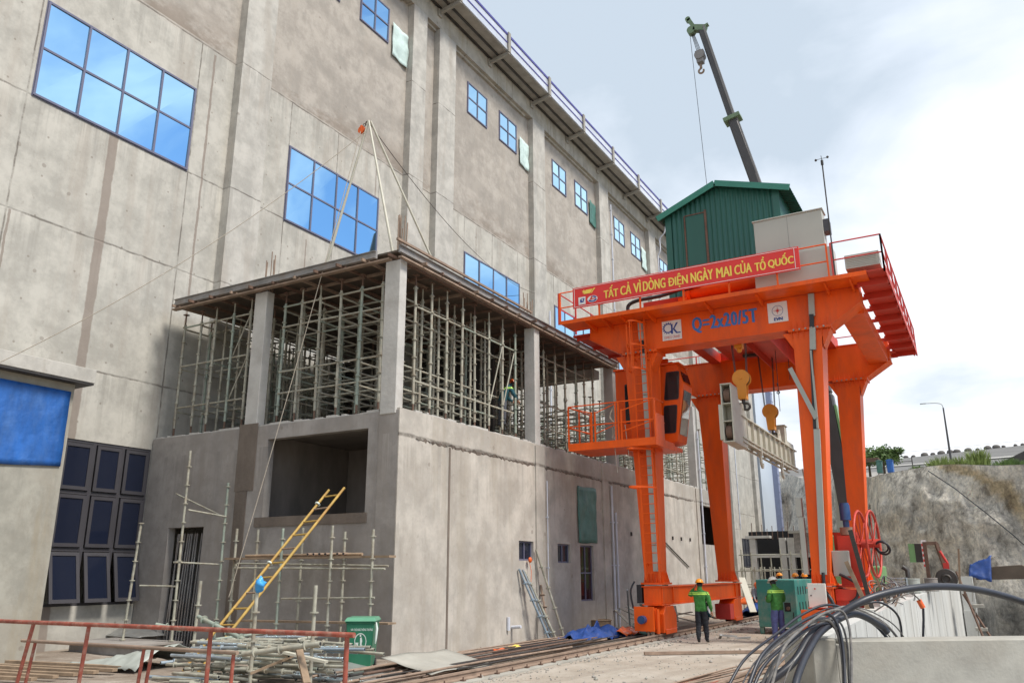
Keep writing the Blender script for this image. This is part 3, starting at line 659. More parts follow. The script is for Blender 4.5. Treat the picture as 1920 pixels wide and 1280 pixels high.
# ================= gantry crane =================
GC = thing('gantry_crane', 'big orange gantry crane on rails with a red slogan banner along its walkway', 'gantry crane', (-6.8, 29.3, .2))
ZT = 10.45
gp = [(-11.27, ZT), (-11.27, 9.82), (-10.15, 9.15), (-3.35, 9.15), (-2.46, 9.72), (-2.46, ZT)]
def bolts(pts, r=.028, par=None, ax=(0, -1, 0)):
    m = MB()
    for p in pts:
        q = Vector(p)+Vector(ax)*.05; m.tube(p, q, r, 6)
    return obj('bolt_row', m, 'bolt_steel', par)
for k, y in enumerate((25.06, 33.05)):
    m = MB(); m.prism(gp, 'y', y, y+.72, 0)
    m.prism([(-11.3, 9.80), (-10.15, 9.12), (-3.33, 9.12), (-2.44, 9.69), (-2.44, 9.715), (-3.35, 9.147), (-10.15, 9.147), (-11.3, 9.83)], 'y', y-.05, y+.77)
    m.box(-11.3, -2.44, y-.05, y+.77, ZT+.003, ZT+.04)
    G = obj('main_girder', m, 'crane_orange', GC)
    for xa, xb in ((-9.98, -8.95), (-4.5, -3.45)):        # bolted joint plates over the legs
        m = MB(); m.box(xa-.08, xb+.12, y-.1, y+.8, 9.04, 9.117)
        for i in range(7):
            x = xa+(xb-xa)*i/6
            m.add([(x, y-.052, 9.12), (x, y-.10, 9.12), (x, y-.052, 9.38), (x+.014, y-.052, 9.12), (x+.014, y-.10, 9.12), (x+.014, y-.052, 9.38)], [(0, 1, 2), (5, 4, 3), (0, 3, 4, 1), (1, 4, 5, 2), (2, 5, 3, 0)])
            m.add([(x, y-.02, 9.04), (x, y-.09, 9.04), (x, y-.02, 8.80), (x+.014, y-.02, 9.04), (x+.014, y-.09, 9.04), (x+.014, y-.02, 8.80)], [(2, 1, 0), (3, 4, 5), (1, 4, 3, 0), (2, 5, 4, 1), (0, 3, 5, 2)])
        fl = obj('flange', m, 'crane_orange', G)
        bolts([(xa+(xb-xa)*(i+.5)/6, y-.1, 9.08) for i in range(6)], .03, fl)
# legs (outline at the top and at the foot, front and rear frames)
LG = [(-10.02, -9.08, -9.64, -9.12), (-4.47, -3.62, -4.62, -4.13)]
for y, yt, yb in ((25.06, .92, .55), (33.05, .92, .55)):
    for (xa, xb, xc, xd) in LG:
        m = MB(); m.frust((xc, xd, y, y+yb), (xa, xb, y, y+yt), 1.62, 9.037)
        m.frust((xc-.03, xc+.03, y-.035, y-.002), (xa-.03, xa+.03, y-.035, y-.002), 1.7, 9.03) if False else None
        # haunch at the head on both sides
        m.prism([(xa-.002, 9.03), (xa-.30, 9.03), (xa+.02, 8.45)], 'y', y+.02, y+.6)
        m.prism([(xb+.002, 9.03), (xb+.25, 9.03), (xb-.0, 8.5)], 'y', y+.02, y+.6)
        # foot flange with gussets
        m.box(xc-.10, xd+.12, y-.12, y+yb+.14, 1.60, 1.66)
        for i in range(5):
            x = xc+(xd-xc)*i/4; m.add([(x, y-.002, 1.662), (x, y-.11, 1.662), (x, y-.002, 2.0), (x+.014, y-.002, 1.662), (x+.014, y-.11, 1.662), (x+.014, y-.002, 2.0)], [(0, 1, 2), (5, 4, 3), (0, 3, 4, 1), (1, 4, 5, 2), (2, 5, 3, 0)])
        for i in range(5):
            yy = y+.03+(yb-.06)*i/4; m.add([(xd+.002, yy, 1.662), (xd+.11, yy, 1.662), (xd+.002, yy, 2.05), (xd+.002, yy+.014, 1.662), (xd+.11, yy+.014, 1.662), (xd+.002, yy+.014, 2.05)], [(2, 1, 0), (3, 4, 5), (1, 4, 3, 0), (2, 5, 4, 1), (0, 3, 5, 2)])
        L_ = obj('leg', m, 'crane_orange', GC, bevel=.006)
        bolts([(xd+.05, y+.05+i*.13, 1.60) for i in range(4)], .022, L_, (0, 0, -1))
# sill beams
for (xa, xb) in ((-9.62, -9.07), (-4.70, -4.10)):
    m = MB(); m.box(xa, xb, 24.85, 34.1, 1.03, 1.52); m.box(xa-.05, xb+.06, 24.8, 34.15, 1.523, 1.557); m.box(xa-.05, xb+.06, 24.8, 34.15, .99, 1.027)
    for yy in (24.9, 25.9, 33.2, 33.8): m.box(xb+.002, xb+.05, yy, yy+.02, 1.03, 1.52)
    m.prism([(25.0, .989), (25.6, .989), (25.4, .62), (25.25, .62)], 'x', xb-.05, xb+.03); m.prism([(33.4, .989), (33.95, .989), (33.75, .62), (33.6, .62)], 'x', xb-.05, xb+.03)
    S_ = obj('sill_beam', m, 'crane_orange', GC, bevel=.006)
# bogies with travel drives
for xc in (-9.30, -4.40):
    for yc, drv in ((25.45, True), (33.3, False)):
        m = MB(); a, b = yc-.62, yc+.55
        m.prism([(a, .20), (b, .20), (b, .70), (b-.25, .97), (a+.25, .97), (a, .75)], 'x', xc-.30, xc+.30)
        m.prism([(a+.1, .16), (b-.1, .16), (b-.1, .30), (a+.1, .30)], 'x', xc+.302, xc+.33)
        B_ = obj('bogie', m, 'crane_orange', GC, bevel=.01)
        for yy in (yc-.33, yc+.30):
            w_ = MB(); w_.tube((xc-.08, yy, .33), (xc+.08, yy, .33), .19, 20); w_.tube((xc-.11, yy, .33), (xc-.081, yy, .33), .22, 20); obj('wheel', w_, 'steel_dark', B_)
        if drv:
            m = MB(); m.box(xc-.42, xc+.12, a-.42, a-.06, .32, .92); m.box(xc-.46, xc+.16, a-.50, a-.42-.003, .27, .97); m.tube((xc+.22, a-.3, .2), (xc+.22, a-.3, .9), .06, 8)
            M_ = obj('drive_housing', m, 'crane_orange', B_)
            m = MB(); m.tube((xc-.17, a-.70, .60), (xc-.17, a-.505, .60), .12, 16); m.tube((xc-.17, a-.72, .60), (xc-.17, a-.701, .60), .09, 12); obj('motor', m, 'motor_blue', M_)
            m = MB(); m.box(xc-.08, xc-.02, a-.44, a-.38, .02, .268); m.box(xc+.04, xc+.12, a-.44, a-.38, .0, .268); obj('rail_sweep', m, 'rust_light', B_)
        else:
            m = MB(); m.box(xc-.28, xc+.30, a-.55, a-.04, .25, .80); obj('buffer_box', m, 'red_rail', B_)
m = MB(); m.box(-9.85, -9.68, 24.85, 25.1, 1.05, 1.6); m.path(spline([(-9.85, 24.7, 1.7), (-9.95, 24.6, 1.4), (-9.9, 24.65, .9)], 5), .03, 6); obj('cable_guide', m, 'black_rubber', GC)

# walkway in front of the front girder, with toe board, brackets and rails
WY, WZ = 24.0, 10.16
m = MB(); m.box(-11.9, -2.1, WY, 25.0, WZ+.02, WZ+.06); m.box(-11.9, -2.1, WY-.012, WY, WZ-.01, WZ+.12)
for x in (-11.0, -10.4, -9.75, -8.85, -6.9, -5.3, -3.3, -2.6):
    m.prism([(25.0, WZ+.017), (WY+.1, WZ+.017), (WY+.1, WZ-.04), (24.995, 10.0)], 'x', x, x+.05)
obj('walkway', m, 'crane_orange', GC)
m = MB(); m.box(-11.895, -2.1, 25.005, 25.055, WZ+.02, WZ+.05); m.box(-11.9, -2.3, 33.8, 34.9, WZ+.02, WZ+.06); m.box(-11.9, -11.32, 25.0, 33.0, WZ-.2, WZ-.15); obj('rear_walkway', m, 'crane_deck', GC)
# left end: slanted stiffened soffit
m = MB()
for i in range(6): m.box(-11.85, -11.3, 25.2+i*1.4, 25.26+i*1.4, 9.86, 10.0)
m.box(-11.9, -11.3, 25.1, 33.7, 10.005, 10.05); obj('end_walkway', m, 'crane_deck', GC)
def railing(pts, h=1.08, r=.022, mats='crane_orange', par=GC, mid=.5, step=1.42, name='railing'):
    m = MB()
    for p, q in zip(pts[:-1], pts[1:]):
        P, Q = Vector(p), Vector(q)
        for k in (1, mid): m.tube(P+Vector((0,0,h*k)), Q+Vector((0,0,h*k)), r, 6)
        n = max(1, round((Q-P).length/step))
        for i in range(n+1):
            c = P.lerp(Q, i/n); m.beam(c+Vector((0,0,-.05)), c+Vector((0,0,h)), .05, .05)
    return obj(name, m, mats, par)
railing([(-11.9, 24.02, WZ+.06), (-3.1, 24.02, WZ+.06)])
railing([(-2.98, 24.02, WZ+.06), (-1.62, 24.02, WZ+.06), (-1.62, 34.9, WZ+.06)], mats='red_rail')
railing([(-11.95, 24.02, WZ+.06), (-11.95, 34.85, WZ+.06), (-1.7, 34.9, WZ+.06)], mats='red_rail')
# right end: cross beam and ribbed walkway
m = MB(); m.box(-3.2, -2.52, 25.83, 33.0, 9.62, 10.1); m.box(-3.3, -2.45, 25.8, 25.829, 9.55, 10.2); obj('end_beam', m, 'crane_orange', GC)
m = MB(); m.box(-2.40, -1.6, 24.0, 34.9, WZ+.07, WZ+.10)
for i in range(8):
    y = 24.7+i*1.35; m.box(-2.44, -1.62, y, y+.05, WZ-.12, WZ+.067)
m.box(-1.60, -1.585, 24.0, 34.9, WZ-.02, WZ+.2)
for i in range(8): m.box(-2.56, -2.404, 24.9+i*1.35, 25.0+i*1.35, WZ-.05, WZ+.05)
obj('end_walkway', m, 'crane_deck', GC)
# cabinets on the walkway
m = MB(); m.box(-5.22, -3.17, 24.45, 25.0, 11.35, 12.62); m.box(-5.26, -3.13, 24.41, 25.04, 12.622, 12.66); m.box(-5.3, -2.98, 24.35, 25.04, WZ+.065, 11.347); C_ = obj('switch_cabinet', m, 'cabinet_grey', GC, bevel=.006)
m = MB(); m.box(-4.20, -4.195, 24.446, 24.449, 11.36, 12.6); obj('door_seam', m, 'frame_dark', C_); m = MB(); m.box(-3.165, -3.0, 24.5, 24.9, 11.9, 12.3); obj('side_box', m, 'frame_dark', C_)
m = MB(); m.box(-2.85+.2, -1.72, 24.15, 24.7, WZ+.3, WZ+.72)
for i in range(7): m.box(-2.6, -1.78, 24.135, 24.147, WZ+.35+i*.05, WZ+.37+i*.05)
obj('vent_box', m, 'cabinet_grey', GC, bevel=.005)
# hydraulic-like orange drum and black hose behind the banner
m = MB(); m.tube((-7.6, 25.25, 10.95), (-4.7, 25.25, 10.98), .24, 16); m.tube((-7.75, 25.25, 10.9), (-7.6, 25.25, 10.9), .30, 14); m.box(-8.0, -7.7, 25.0, 25.5, 10.5, 10.75); obj('cable_drum', m, 'crane_orange', GC)
m = MB(); m.path(spline([(-9.6, 24.6, 10.3), (-9.62, 24.6, 10.62), (-9.3, 24.65, 10.78), (-8.5, 24.9, 10.9), (-7.6, 25.0, 11.1)], 7), .065, 8); m.tube((-7.75, 24.98, 11.02), (-7.2, 24.98, 11.14), .10, 10); obj('hose', m, 'black_rubber', GC)
m = MB(); m.box(-9.8, -8.9, 24.2, 24.9, 10.24, 10.28); obj('hatch', m, 'timber', GC)
# anemometer pole
m = MB(); m.tube((-2.93, 24.02, 10.2), (-2.93, 24.02, 13.9), .022, 6); m.tube((-2.93, 24.02, 13.85), (-2.93, 24.02, 14.0), .04, 8)
m.tube((-3.08, 24.02, 14.06), (-2.78, 24.02, 14.06), .008, 4); m.sphere((-3.1, 24.02, 14.05), .04, 8, 5); m.sphere((-2.76, 24.02, 14.07), .04, 8, 5); m.tube((-2.93, 24.02, 14.0), (-2.94, 24.02, 14.16), .01, 5)
obj('wind_gauge', m, 'steel_dark', GC)
# painted load rating and sign plates on the front girder
text_part('lettering', 'Q=2x20/5T', 'paint_blue', GC, -7.58, -5.50, 9.46, 10.0, 25.055, fat=.022, sp=1.12)
def sign(x0, x1, z0, z1, y=25.045):
    m = MB(); m.box(x0, x1, y-.012, y+.01, z0, z1); return obj('sign_plate', m, 'sign_white', GC)
s1 = sign(-8.62, -7.96, 9.36, 10.02)
m = MB(); yy = 25.028
def flat_ring(m, cx, cz, R, w, y, n=28, a0=0, a1=2*pi, th=.005):
    vs = []; fs = []
    for i in range(n+1):
        a = a0+(a1-a0)*i/n
        for rr in (R-w/2, R+w/2): vs.append((cx+rr*cos(a), y, cz+rr*sin(a)))
    for i in range(n): fs.append((2*i, 2*i+1, 2*i+3, 2*i+2))
    m.add(vs, fs)
flat_ring(m, -8.41, 9.77, .145, .035, yy, 30, radians(50), radians(330))
for i in range(12):
    a = radians(60+i*24); c, s_ = cos(a), sin(a)
    m.add([(-8.41+c*.16-s_*.018, yy, 9.77+s_*.16+c*.018), (-8.41+c*.16+s_*.018, yy, 9.77+s_*.16-c*.018), (-8.41+c*.20+s_*.014, yy, 9.77+s_*.20-c*.014), (-8.41+c*.20-s_*.014, yy, 9.77+s_*.20+c*.014)], [(0, 1, 2, 3)])
def poly(m, pts, y): m.add([(x, y, z) for x, z in pts], [tuple(range(len(pts)))])
poly(m, [(-8.31, 9.56), (-8.25, 9.56), (-8.25, 9.90), (-8.31, 9.90)], yy-.002)
poly(m, [(-8.25, 9.72), (-8.13, 9.93), (-8.06, 9.93), (-8.2, 9.72)], yy-.002)
poly(m, [(-8.25, 9.72), (-8.2, 9.74), (-8.1, 9.60), (-7.99, 9.60), (-7.99, 9.56), (-8.14, 9.56)], yy-.002)
obj('emblem', m, 'sign_blue', s1)
text_part('lettering', 'SOMECO CRANES', 'red_rail', s1, -8.56, -8.02, 9.41, 9.50, yy)
s2 = sign(-5.15, -4.55, 9.43, 10.08)
m = MB(); flat_ring(m, -4.85, 9.80, .165, .012, yy); text_part('lettering', 'EVN', 'sign_blue', s2, -4.97, -4.72, 9.48, 9.58, yy, fat=.008)
obj('emblem', m, 'sign_blue', s2)
m = MB()
for k in range(8):
    a = pi/4*k; R_ = .15 if k % 2 == 0 else .075; b1, b2 = a-pi/8, a+pi/8
    poly(m, [(-4.85, 9.80), (-4.85+.03*cos(b1), 9.80+.03*sin(b1)), (-4.85+R_*cos(a), 9.80+R_*sin(a)), (-4.85+.03*cos(b2), 9.80+.03*sin(b2))], yy-.003)
obj('emblem', m, 'red_rail', s2)
# ladder with hoops, cable tray
LX0, LX1, LY = -9.50, -9.05, 24.78
m = MB()
def lx(z): return (z-1.7)/8.7*-.11     # the ladder follows the leg's lean
for x in (LX0, LX1): m.beam((x+lx(1.75), LY, 1.75), (x+lx(10.3), LY, 10.3), .05, .03, up=(0, 1, 0))
z = 1.95
while z < 10.2: m.tube((LX0+lx(z), LY, z), (LX1+lx(z), LY, z), .014, 6); z += .30
for z in (2.2, 5.7, 8.8):
    for x in (LX0, LX1): m.beam((x+lx(z), LY, z), (x+lx(z), 25.05, z), .04, .04)
LD = obj('ladder', m, 'crane_orange', GC)
def hoop(z, R=.34):
    m = MB(); c = ((LX0+LX1)/2+lx(z), LY-.02, z); pts = []
    for i in range(17):
        a = pi*(i/16); pts.append((c[0]+.29*cos(a)-.28*sin(a)*(1 if z < 6 else .1), c[1]-.66*sin(a), z))
    for i in range(16): m.beam(pts[i], pts[i+1], .012, .06)
    obj('hoop', m, 'crane_orange', LD); return pts
for z in (4.55, 5.75): hoop(z)
h1 = hoop(8.35); h2 = hoop(9.15); h3 = hoop(9.95)
for k in (3, 8, 13):
    m = MB(); m.beam((h1[k][0], h1[k][1]-.01, 8.35), (h3[k][0], h3[k][1]-.01, 9.95), .035, .012, up=(0, 1, 0)); obj('cage_strap', m, 'crane_orange', LD)
m = MB()
zs_ = [2.0, 9.6]; z = 2.0
while z < 8.9: m.beam((-9.22+lx(z)*.9, 24.97, z), (-9.22+lx(z+.78)*.9, 24.97, min(z+.78, 9.0)), .15, .12, up=(0, 1, 0)); z += .80
obj('cable_tray', m, 'tray_grey', GC); m = MB(); m.beam((-9.33, 24.95, 9.45), (-9.35, 24.95, 10.1), .15, .12, up=(0, 1, 0)); obj('cable_tray', m, 'tray_grey', GC)
m = MB(); m.beam((-9.30, 24.97, 9.0), (-9.33, 24.97, 9.47), .1, .08, up=(0, 1, 0)); obj('cable_bunch', m, 'black_rubber', GC)
# tray on the right leg
m = MB(); m.beam((-4.28, 24.98, 1.9), (-4.05, 24.98, 6.0), .17, .10, up=(0, 1, 0)); obj('cable_tray', m, 'tray_grey', GC); m = MB(); m.beam((-3.92, 24.98, 8.4), (-3.86, 24.98, 9.1), .17, .10, up=(0, 1, 0)); obj('cable_tray', m, 'tray_grey', GC); m = MB(); m.beam((-3.84, 24.98, 9.45), (-3.80, 24.98, 10.15), .17, .10, up=(0, 1, 0)); obj('cable_tray', m, 'tray_grey', GC); m = MB(); m.beam((-4.02, 24.98, 6.02), (-3.98, 24.98, 8.38), .05, .10, up=(0, 1, 0))
obj('cable_tray', m, 'tray_grey', GC)
m = MB(); m.beam((-4.10, 24.97, 6.0), (-3.97, 24.97, 8.4), .09, .06, up=(0, 1, 0)); obj('cable_bunch', m, 'black_rubber', GC); m = MB(); m.beam((-3.87, 24.96, 9.08), (-3.85, 24.96, 9.5), .13, .07, up=(0, 1, 0)); obj('cable_bunch', m, 'black_rubber', GC); m = MB(); m.path(spline([(-4.28, 24.95, 1.95), (-4.26, 24.9, 1.5), (-4.1, 24.8, 1.2), (-4.0, 24.75, .9)], 6), .05, 8); obj('cable_bunch', m, 'black_rubber', GC)
m = MB(); m.beam((-4.62, 24.9, 7.9), (-4.02, 24.88, 6.3), .13, .04, up=(0, 1, 0)); obj('tray_lid', m, 'tray_grey', GC)
# inspection platform with operator cabin
PZ = 5.93
m = MB(); m.box(-11.75, -8.72, 24.15, 25.9, PZ-.10, PZ); m.box(-11.75, -8.72, 24.13, 24.147, PZ-.12, PZ+.12); m.box(-8.717, -8.70, 24.13, 25.9, PZ-.12, PZ+.12)
m.box(-8.715, -8.70, 24.2, 24.95, PZ+.12, PZ+.9); obj('platform', m, 'crane_orange', GC)
m = MB(); r_ = .022; y = 24.16; za, zb, zc = PZ, PZ+.68, PZ+1.36
for zz in (zb, zc): m.tube((-11.74, y, zz), (-8.72, y, zz), r_, 6); m.tube((-11.74, y, zz), (-11.74, 25.9, zz), r_, 6); m.tube((-8.72, y, zz), (-8.72, 25.0, zz), r_, 6)
for x in (-11.74, -10.9, -10.78, -10.05, -9.95, -9.85, -8.72): m.beam((x, y, za), (x, y, zc if x in (-11.74, -10.05, -9.95, -8.72) else zc-.25), .045, .045)
for z0 in (za+.02, zb+.02):
    m.tube((-11.72, y, z0+.62), (-10.92, y, z0+.38), .018, 5); m.tube((-10.78, y, z0+.36), (-10.08, y, z0+.6), .018, 5); m.tube((-9.85, y, z0+.36), (-8.8, y, z0+.62), .018, 5)
for yy in (25.0, 25.9): m.beam((-11.74, yy, za), (-11.74, yy, zc), .045, .045)
obj('railing', m, 'crane_orange', GC)
m = MB()
for x in (-10.2, -9.75): m.path(sag((x, 24.2, PZ+.6), (x+.1, 24.3, PZ-.9), -.02, 6), .012, 5)
m.path(spline([(-10.2, 24.3, PZ+1.2), (-10.3, 24.3, PZ+.9), (-10.1, 24.3, PZ+.6), (-10.25, 24.3, PZ+.2)], 5), .03, 6); obj('loose_cable', m, 'rope', GC)
# cabin: inclined front glass towards the span
CB_ = [(26.25, 27.9)]
cx0, cx1b, cx1t, cyA, cyB, cz0, cz1 = -10.9, -8.74, -8.42, 26.3, 27.3, 6.15, 8.85
m = MB(); m.prism([(cx0, cz0+.15), (cx1b-.3, cz0), (cx1b, cz0+.05), (cx1t, 8.15), (cx1t-.18, cz1), (cx0, cz1)], 'y', cyA, cyB)
m.box(cx0-.05, cx1t-.08, cyA-.06, cyB+.06, cz1+.003, cz1+.06); m.box(-10.5, -9.3, 26.4, 27.2, cz1+.062, cz1+.2)
K = obj('cabin', m, 'crane_orange', GC, bevel=.02)
def rpane(m, pts, y):
    m.add([(x, y, z) for x, z in pts], [tuple(range(len(pts)))])
def rounded(p, r=.07, n=4):
    o = []; k = len(p)
    for i in range(k):
        a, b, c = Vector((*p[i-1], 0)), Vector((*p[i], 0)), Vector((*p[(i+1) % k], 0)); u = (a-b).normalized()*r; v = (c-b).normalized()*r
        for j in range(n+1):
            t = j/n; q = b+u*(1-t)**2+v*t**2; o.append((q.x, q.y))
    return o
for pts in ([(-9.12, 7.62), (-8.60, 7.62), (-8.52, 8.60), (-9.00, 8.60)], [(-9.20, 6.48), (-8.76, 6.48), (-8.66, 7.44), (-9.14, 7.44)], [(-10.55, 6.95), (-10.2, 6.95), (-10.2, 8.35), (-10.55, 8.35)]):
    m = MB(); rpane(m, rounded(pts), cyA-.022); fr_ = obj('window_frame', m, 'black_rubber', K)
    cxm = sum(p[0] for p in pts)/4; czm = sum(p[1] for p in pts)/4
    m = MB(); rpane(m, rounded([(cxm+(x-cxm)*.88, czm+(z-czm)*.93) for x, z in pts]), cyA-.026); obj('window', m, 'glass_cab', fr_)
def sx(z): return cx1b+(cx1t-cx1b)*(z-(cz0+.05))/(8.15-cz0-.05)
m = MB(); o_ = .02
for (ya, yb, za_, zb_) in ((26.42, 27.18, 6.45, 7.95),): m.add([(sx(za_)+o_, ya, za_), (sx(za_)+o_, yb, za_), (sx(zb_)+o_, yb, zb_), (sx(zb_)+o_, ya, zb_)], [(0, 1, 2, 3)])
obj('windscreen', m, 'glass_light', K)
m = MB(); m.add([(cx1t-.025+.02, 26.42, 8.25), (cx1t-.025+.02, 27.18, 8.25), (cx1t-.115+.02, 27.18, 8.60), (cx1t-.115+.02, 26.42, 8.60)], [(0, 1, 2, 3)]); obj('window', m, 'glass_cab', K)
m = MB(); m.box(-10.75, -8.9, 25.905, 27.3, PZ+.005, PZ+.14); obj('cabin_support', m, 'crane_orange', GC)
for q in (26.5, 27.0): m = MB(); m.box(-10.3, -9.0, q, q+.1, 8.97, 9.14); obj('cabin_hanger', m, 'crane_orange', GC)
# reel, motor and machinery on the right leg
m = MB()
for x in (-3.34, -3.02):
    m.ring((x, 26.2, 2.75), .93, .038, (1, -.07, 0), 36, 6)
    for k in range(8):
        a = 2*pi*k/8; m.tube((x, 26.2, 2.75), (x+.064*cos(a), 26.2+.92*cos(a), 2.75+.92*sin(a)), .018, 5)
m.tube((-3.5, 26.2, 2.75), (-2.85, 26.2, 2.75), .13, 14)
R1 = obj('cable_reel', m, 'reel_red', GC)
m = MB(); m.ring((-2.78, 26.1, 2.62), .2, .03, (.4, 1, .6), 20, 6); m.ring((-2.80, 26.1, 2.66), .17, .025, (.3, 1, .4), 20, 6); obj('cable_coil', m, 'black_rubber', R1)
m = MB(); m.tube((-3.68, 26.0, 3.42), (-3.68, 26.0, 3.86), .15, 14); m.tube((-3.68, 26.0, 3.86), (-3.68, 26.0, 3.92), .13, 12); m.tube((-3.68, 26.0, 3.2), (-3.68, 26.0, 3.41), .09, 10); MM = obj('motor', m, 'motor_blue', GC)
m = MB(); m.tube((-3.68, 26.0, 3.0), (-3.68, 26.0, 3.22), .19, 14); obj('coupling', m, 'rust_light', MM)
m = MB(); m.box(-4.13, -3.5, 26.4, 27.0, 1.9, 3.1); m.box(-3.95, -3.4, 25.8, 26.39, 1.6, 2.98); m.box(-4.1, -3.35, 25.65, 26.4, 1.562, 1.597); m.prism([(-4.075, .99), (-3.2, 1.25), (-3.2, 1.35), (-4.075, 1.52)], 'y', 25.4, 26.6); m.box(-4.07, -3.2, 25.3, 25.34, 1.2, 1.5); obj('reel_mount', m, 'crane_deck', GC)
m = MB(); m.box(-4.07, -3.62, 25.35, 25.6, 1.85, 2.55); obj('junction_box', m, 'tray_grey', GC, bevel=.01)
m = MB(); m.box(-4.70, -4.22, 24.70, 24.797, 1.02, 1.66); jb = obj('control_box', m, 'white_box', GC, bevel=.008)
m = MB(); m.tube((-4.62, 24.695, 1.34), (-4.62, 24.68, 1.34), .02, 8); obj('lock', m, 'black_rubber', jb)
m = MB(); m.tube((-4.5, 24.695, 1.52), (-4.5, 24.68, 1.52), .022, 8); obj('button', m, 'red_rail', jb)
m = MB(); m.path(spline([(-3.9, 25.3, 1.9), (-3.6, 25.2, 1.75), (-3.45, 25.2, 1.6), (-3.5, 25.2, 1.3), (-3.7, 25.2, 1.15)], 6), .04, 7); obj('conduit', m, 'black_rubber', GC)
m = MB(); m.box(-4.05, -3.0, 24.6, 25.2, .93, 1.0); obj('step_plate', m, 'white_box', GC)
# side box on the rear of the left leg of the right pair
m = MB(); m.box(-4.84, -4.7, 25.1, 25.3, 1.9, 3.5); m.box(-4.88, -4.72, 25.08, 25.32, 3.52, 4.05); obj('conduit_box', m, 'cabinet_grey', GC)

# ---------------- slogan banner ----------------
BN = thing('slogan_banner', 'long red banner with yellow slogan lettering tied to the crane walkway railing', 'banner', (-7.65, 23.93, 10.65))
m = MB(); m.box(-11.36, -3.86, 23.92, 23.96, 10.63, 11.36); obj('cloth', m, 'banner_red', BN, bevel=.004)
m = MB(); yb = 23.915
for a in ((-11.33, -3.89, 11.315, 11.33), (-11.33, -3.89, 10.66, 10.675)): m.box(a[0], a[1], yb-.002, yb, a[2], a[3])
m.box(-11.30, -11.285, yb-.002, yb, 10.68, 11.31); m.box(-4.0, -3.985, yb-.002, yb, 10.68, 11.31); obj('border', m, 'banner_yellow' if False else 'sign_white', BN)
words = ['TẤT', 'CẢ', 'VÌ', 'DÒNG', 'DIỆN', 'NGÀY', 'MAI', 'CỦA', 'TỔ', 'QUỐC']
BXS = [(-10.205, -9.675), (-9.608, -9.215), (-9.145, -8.874), (-8.81, -8.034), (-7.93, -7.288), (-7.201, -6.469), (-6.376, -5.89), (-5.807, -5.267), (-5.186, -4.845), (-4.785, -4.021)]
for wd, (a, b) in zip(words, BXS):
    up = .0
    has_dn = any(c in wd for c in 'ỆỘ'); has_up = any(c in wd for c in 'ẤẢÌÒÀỦỔỐ'); z0_, z1_ = 10.80, 11.13
    if has_dn: z0_ -= .075; z1_ += .07
    if has_up: z1_ += .09
    text_part('lettering', wd, 'banner_yellow', BN, a+.012, b-.012, z0_, z1_, yb-.001, fat=.011)
a = BXS[4][0]; m = MB(); poly(m, [(a-.02, 10.945), (a+.11, 10.945), (a+.11, 10.975), (a-.02, 10.975)], yb-.008); obj('lettering', m, 'banner_yellow', BN)
m = MB(); star = []
for k in range(10): a = pi/2+k*pi/5; R_ = .085 if k % 2 == 0 else .035; star.append((-10.93+R_*cos(a), 11.17+R_*sin(a)))
for k in range(10): poly(m, [(-10.93, 11.17), star[k], star[(k+1) % 10]], yb-.004)
poly(m, [(-10.95, 11.08), (-10.70, 11.08), (-10.60, 11.22), (-10.85, 11.22)], yb-.005); poly(m, [(-10.68, 11.08), (-10.64, 11.08), (-10.5, 11.24), (-10.56, 11.24)], yb-.005)
obj('emblem', m, 'banner_yellow', BN)
m = MB(); m.box(-11.14, -10.88, yb-.006, yb-.002, 10.72, 10.99); sg = obj('emblem_plate', m, 'sign_white', BN); text_part('lettering', '67', 'sign_blue', sg, -11.07, -10.92, 10.79, 10.93, yb-.008, fat=.012)
m = MB(); flat_ring(m, 0, 0, .1, .2, 0); m.v = [(-10.62+v[0]*1.0*.95, yb-.004, 10.86+v[2]*.6) for v in m.v]; e_ = obj('emblem_plate', m, 'sign_white', BN)
m = MB(); flat_ring(m, 0, 0, .1, .05, 0, a0=radians(200), a1=radians(350)); flat_ring(m, 0, 0, .1, .05, 0, a0=radians(20), a1=radians(110)); m.v = [(-10.62+v[0]*1.35, yb-.008, 10.86+v[2]*.85) for v in m.v]; obj('emblem', m, 'sign_blue', e_)
m = MB(); poly(m, [(-10.74, 10.83), (-10.66, 10.83), (-10.60, 10.96), (-10.66, 10.96)], yb-.009); poly(m, [(-10.66, 10.83), (-10.5, 10.85), (-10.5, 10.88), (-10.64, 10.87)], yb-.009); obj('emblem', m, 'red_rail', e_)

# ---------------- trolley with its green machinery house ----------------
TR = thing('hoist_trolley', 'green corrugated machinery house on the trolley riding on top of the crane', 'trolley', (-6.9, 29.4, 10.5))
hx0, hx1, hy0, hy1, hz0 = -8.9, -4.85, 27.0, 31.9, 10.85
pk = -6.95
m = MB()
def rib_wall(m, pts_fn, n, amp=.035):
    """corrugated sheet; pts_fn(t) gives (foot, head, outward)"""
    prev = None
    for i in range(n*4+1):
        t = i/(n*4); ph = i % 4; off = amp if ph in (1, 2) else 0
        f_, h_, o_ = pts_fn(t); f_ = Vector(f_)+Vector(o_)*off; h_ = Vector(h_)+Vector(o_)*off
        if prev: m.add([prev[0], f_, h_, prev[1]], [(0, 1, 2, 3)])
        prev = (f_, h_)
def zr(x): return 15.42-(abs(x-pk))*(.80/1.95) if x < pk else 15.42-(x-pk)*(.66/2.1)
rib_wall(m, lambda t: ((hx0+(hx1-hx0)*t, hy0, hz0), (hx0+(hx1-hx0)*t, hy0, zr(hx0+(hx1-hx0)*t)), (0, -1, 0)), 22)
rib_wall(m, lambda t: ((hx1, hy0+(hy1-hy0)*t, hz0), (hx1, hy0+(hy1-hy0)*t, zr(hx1)), (1, 0, 0)), 24)
rib_wall(m, lambda t: ((hx0, hy1-(hy1-hy0)*t, hz0), (hx0, hy1-(hy1-hy0)*t, zr(hx0)), (-1, 0, 0)), 24)
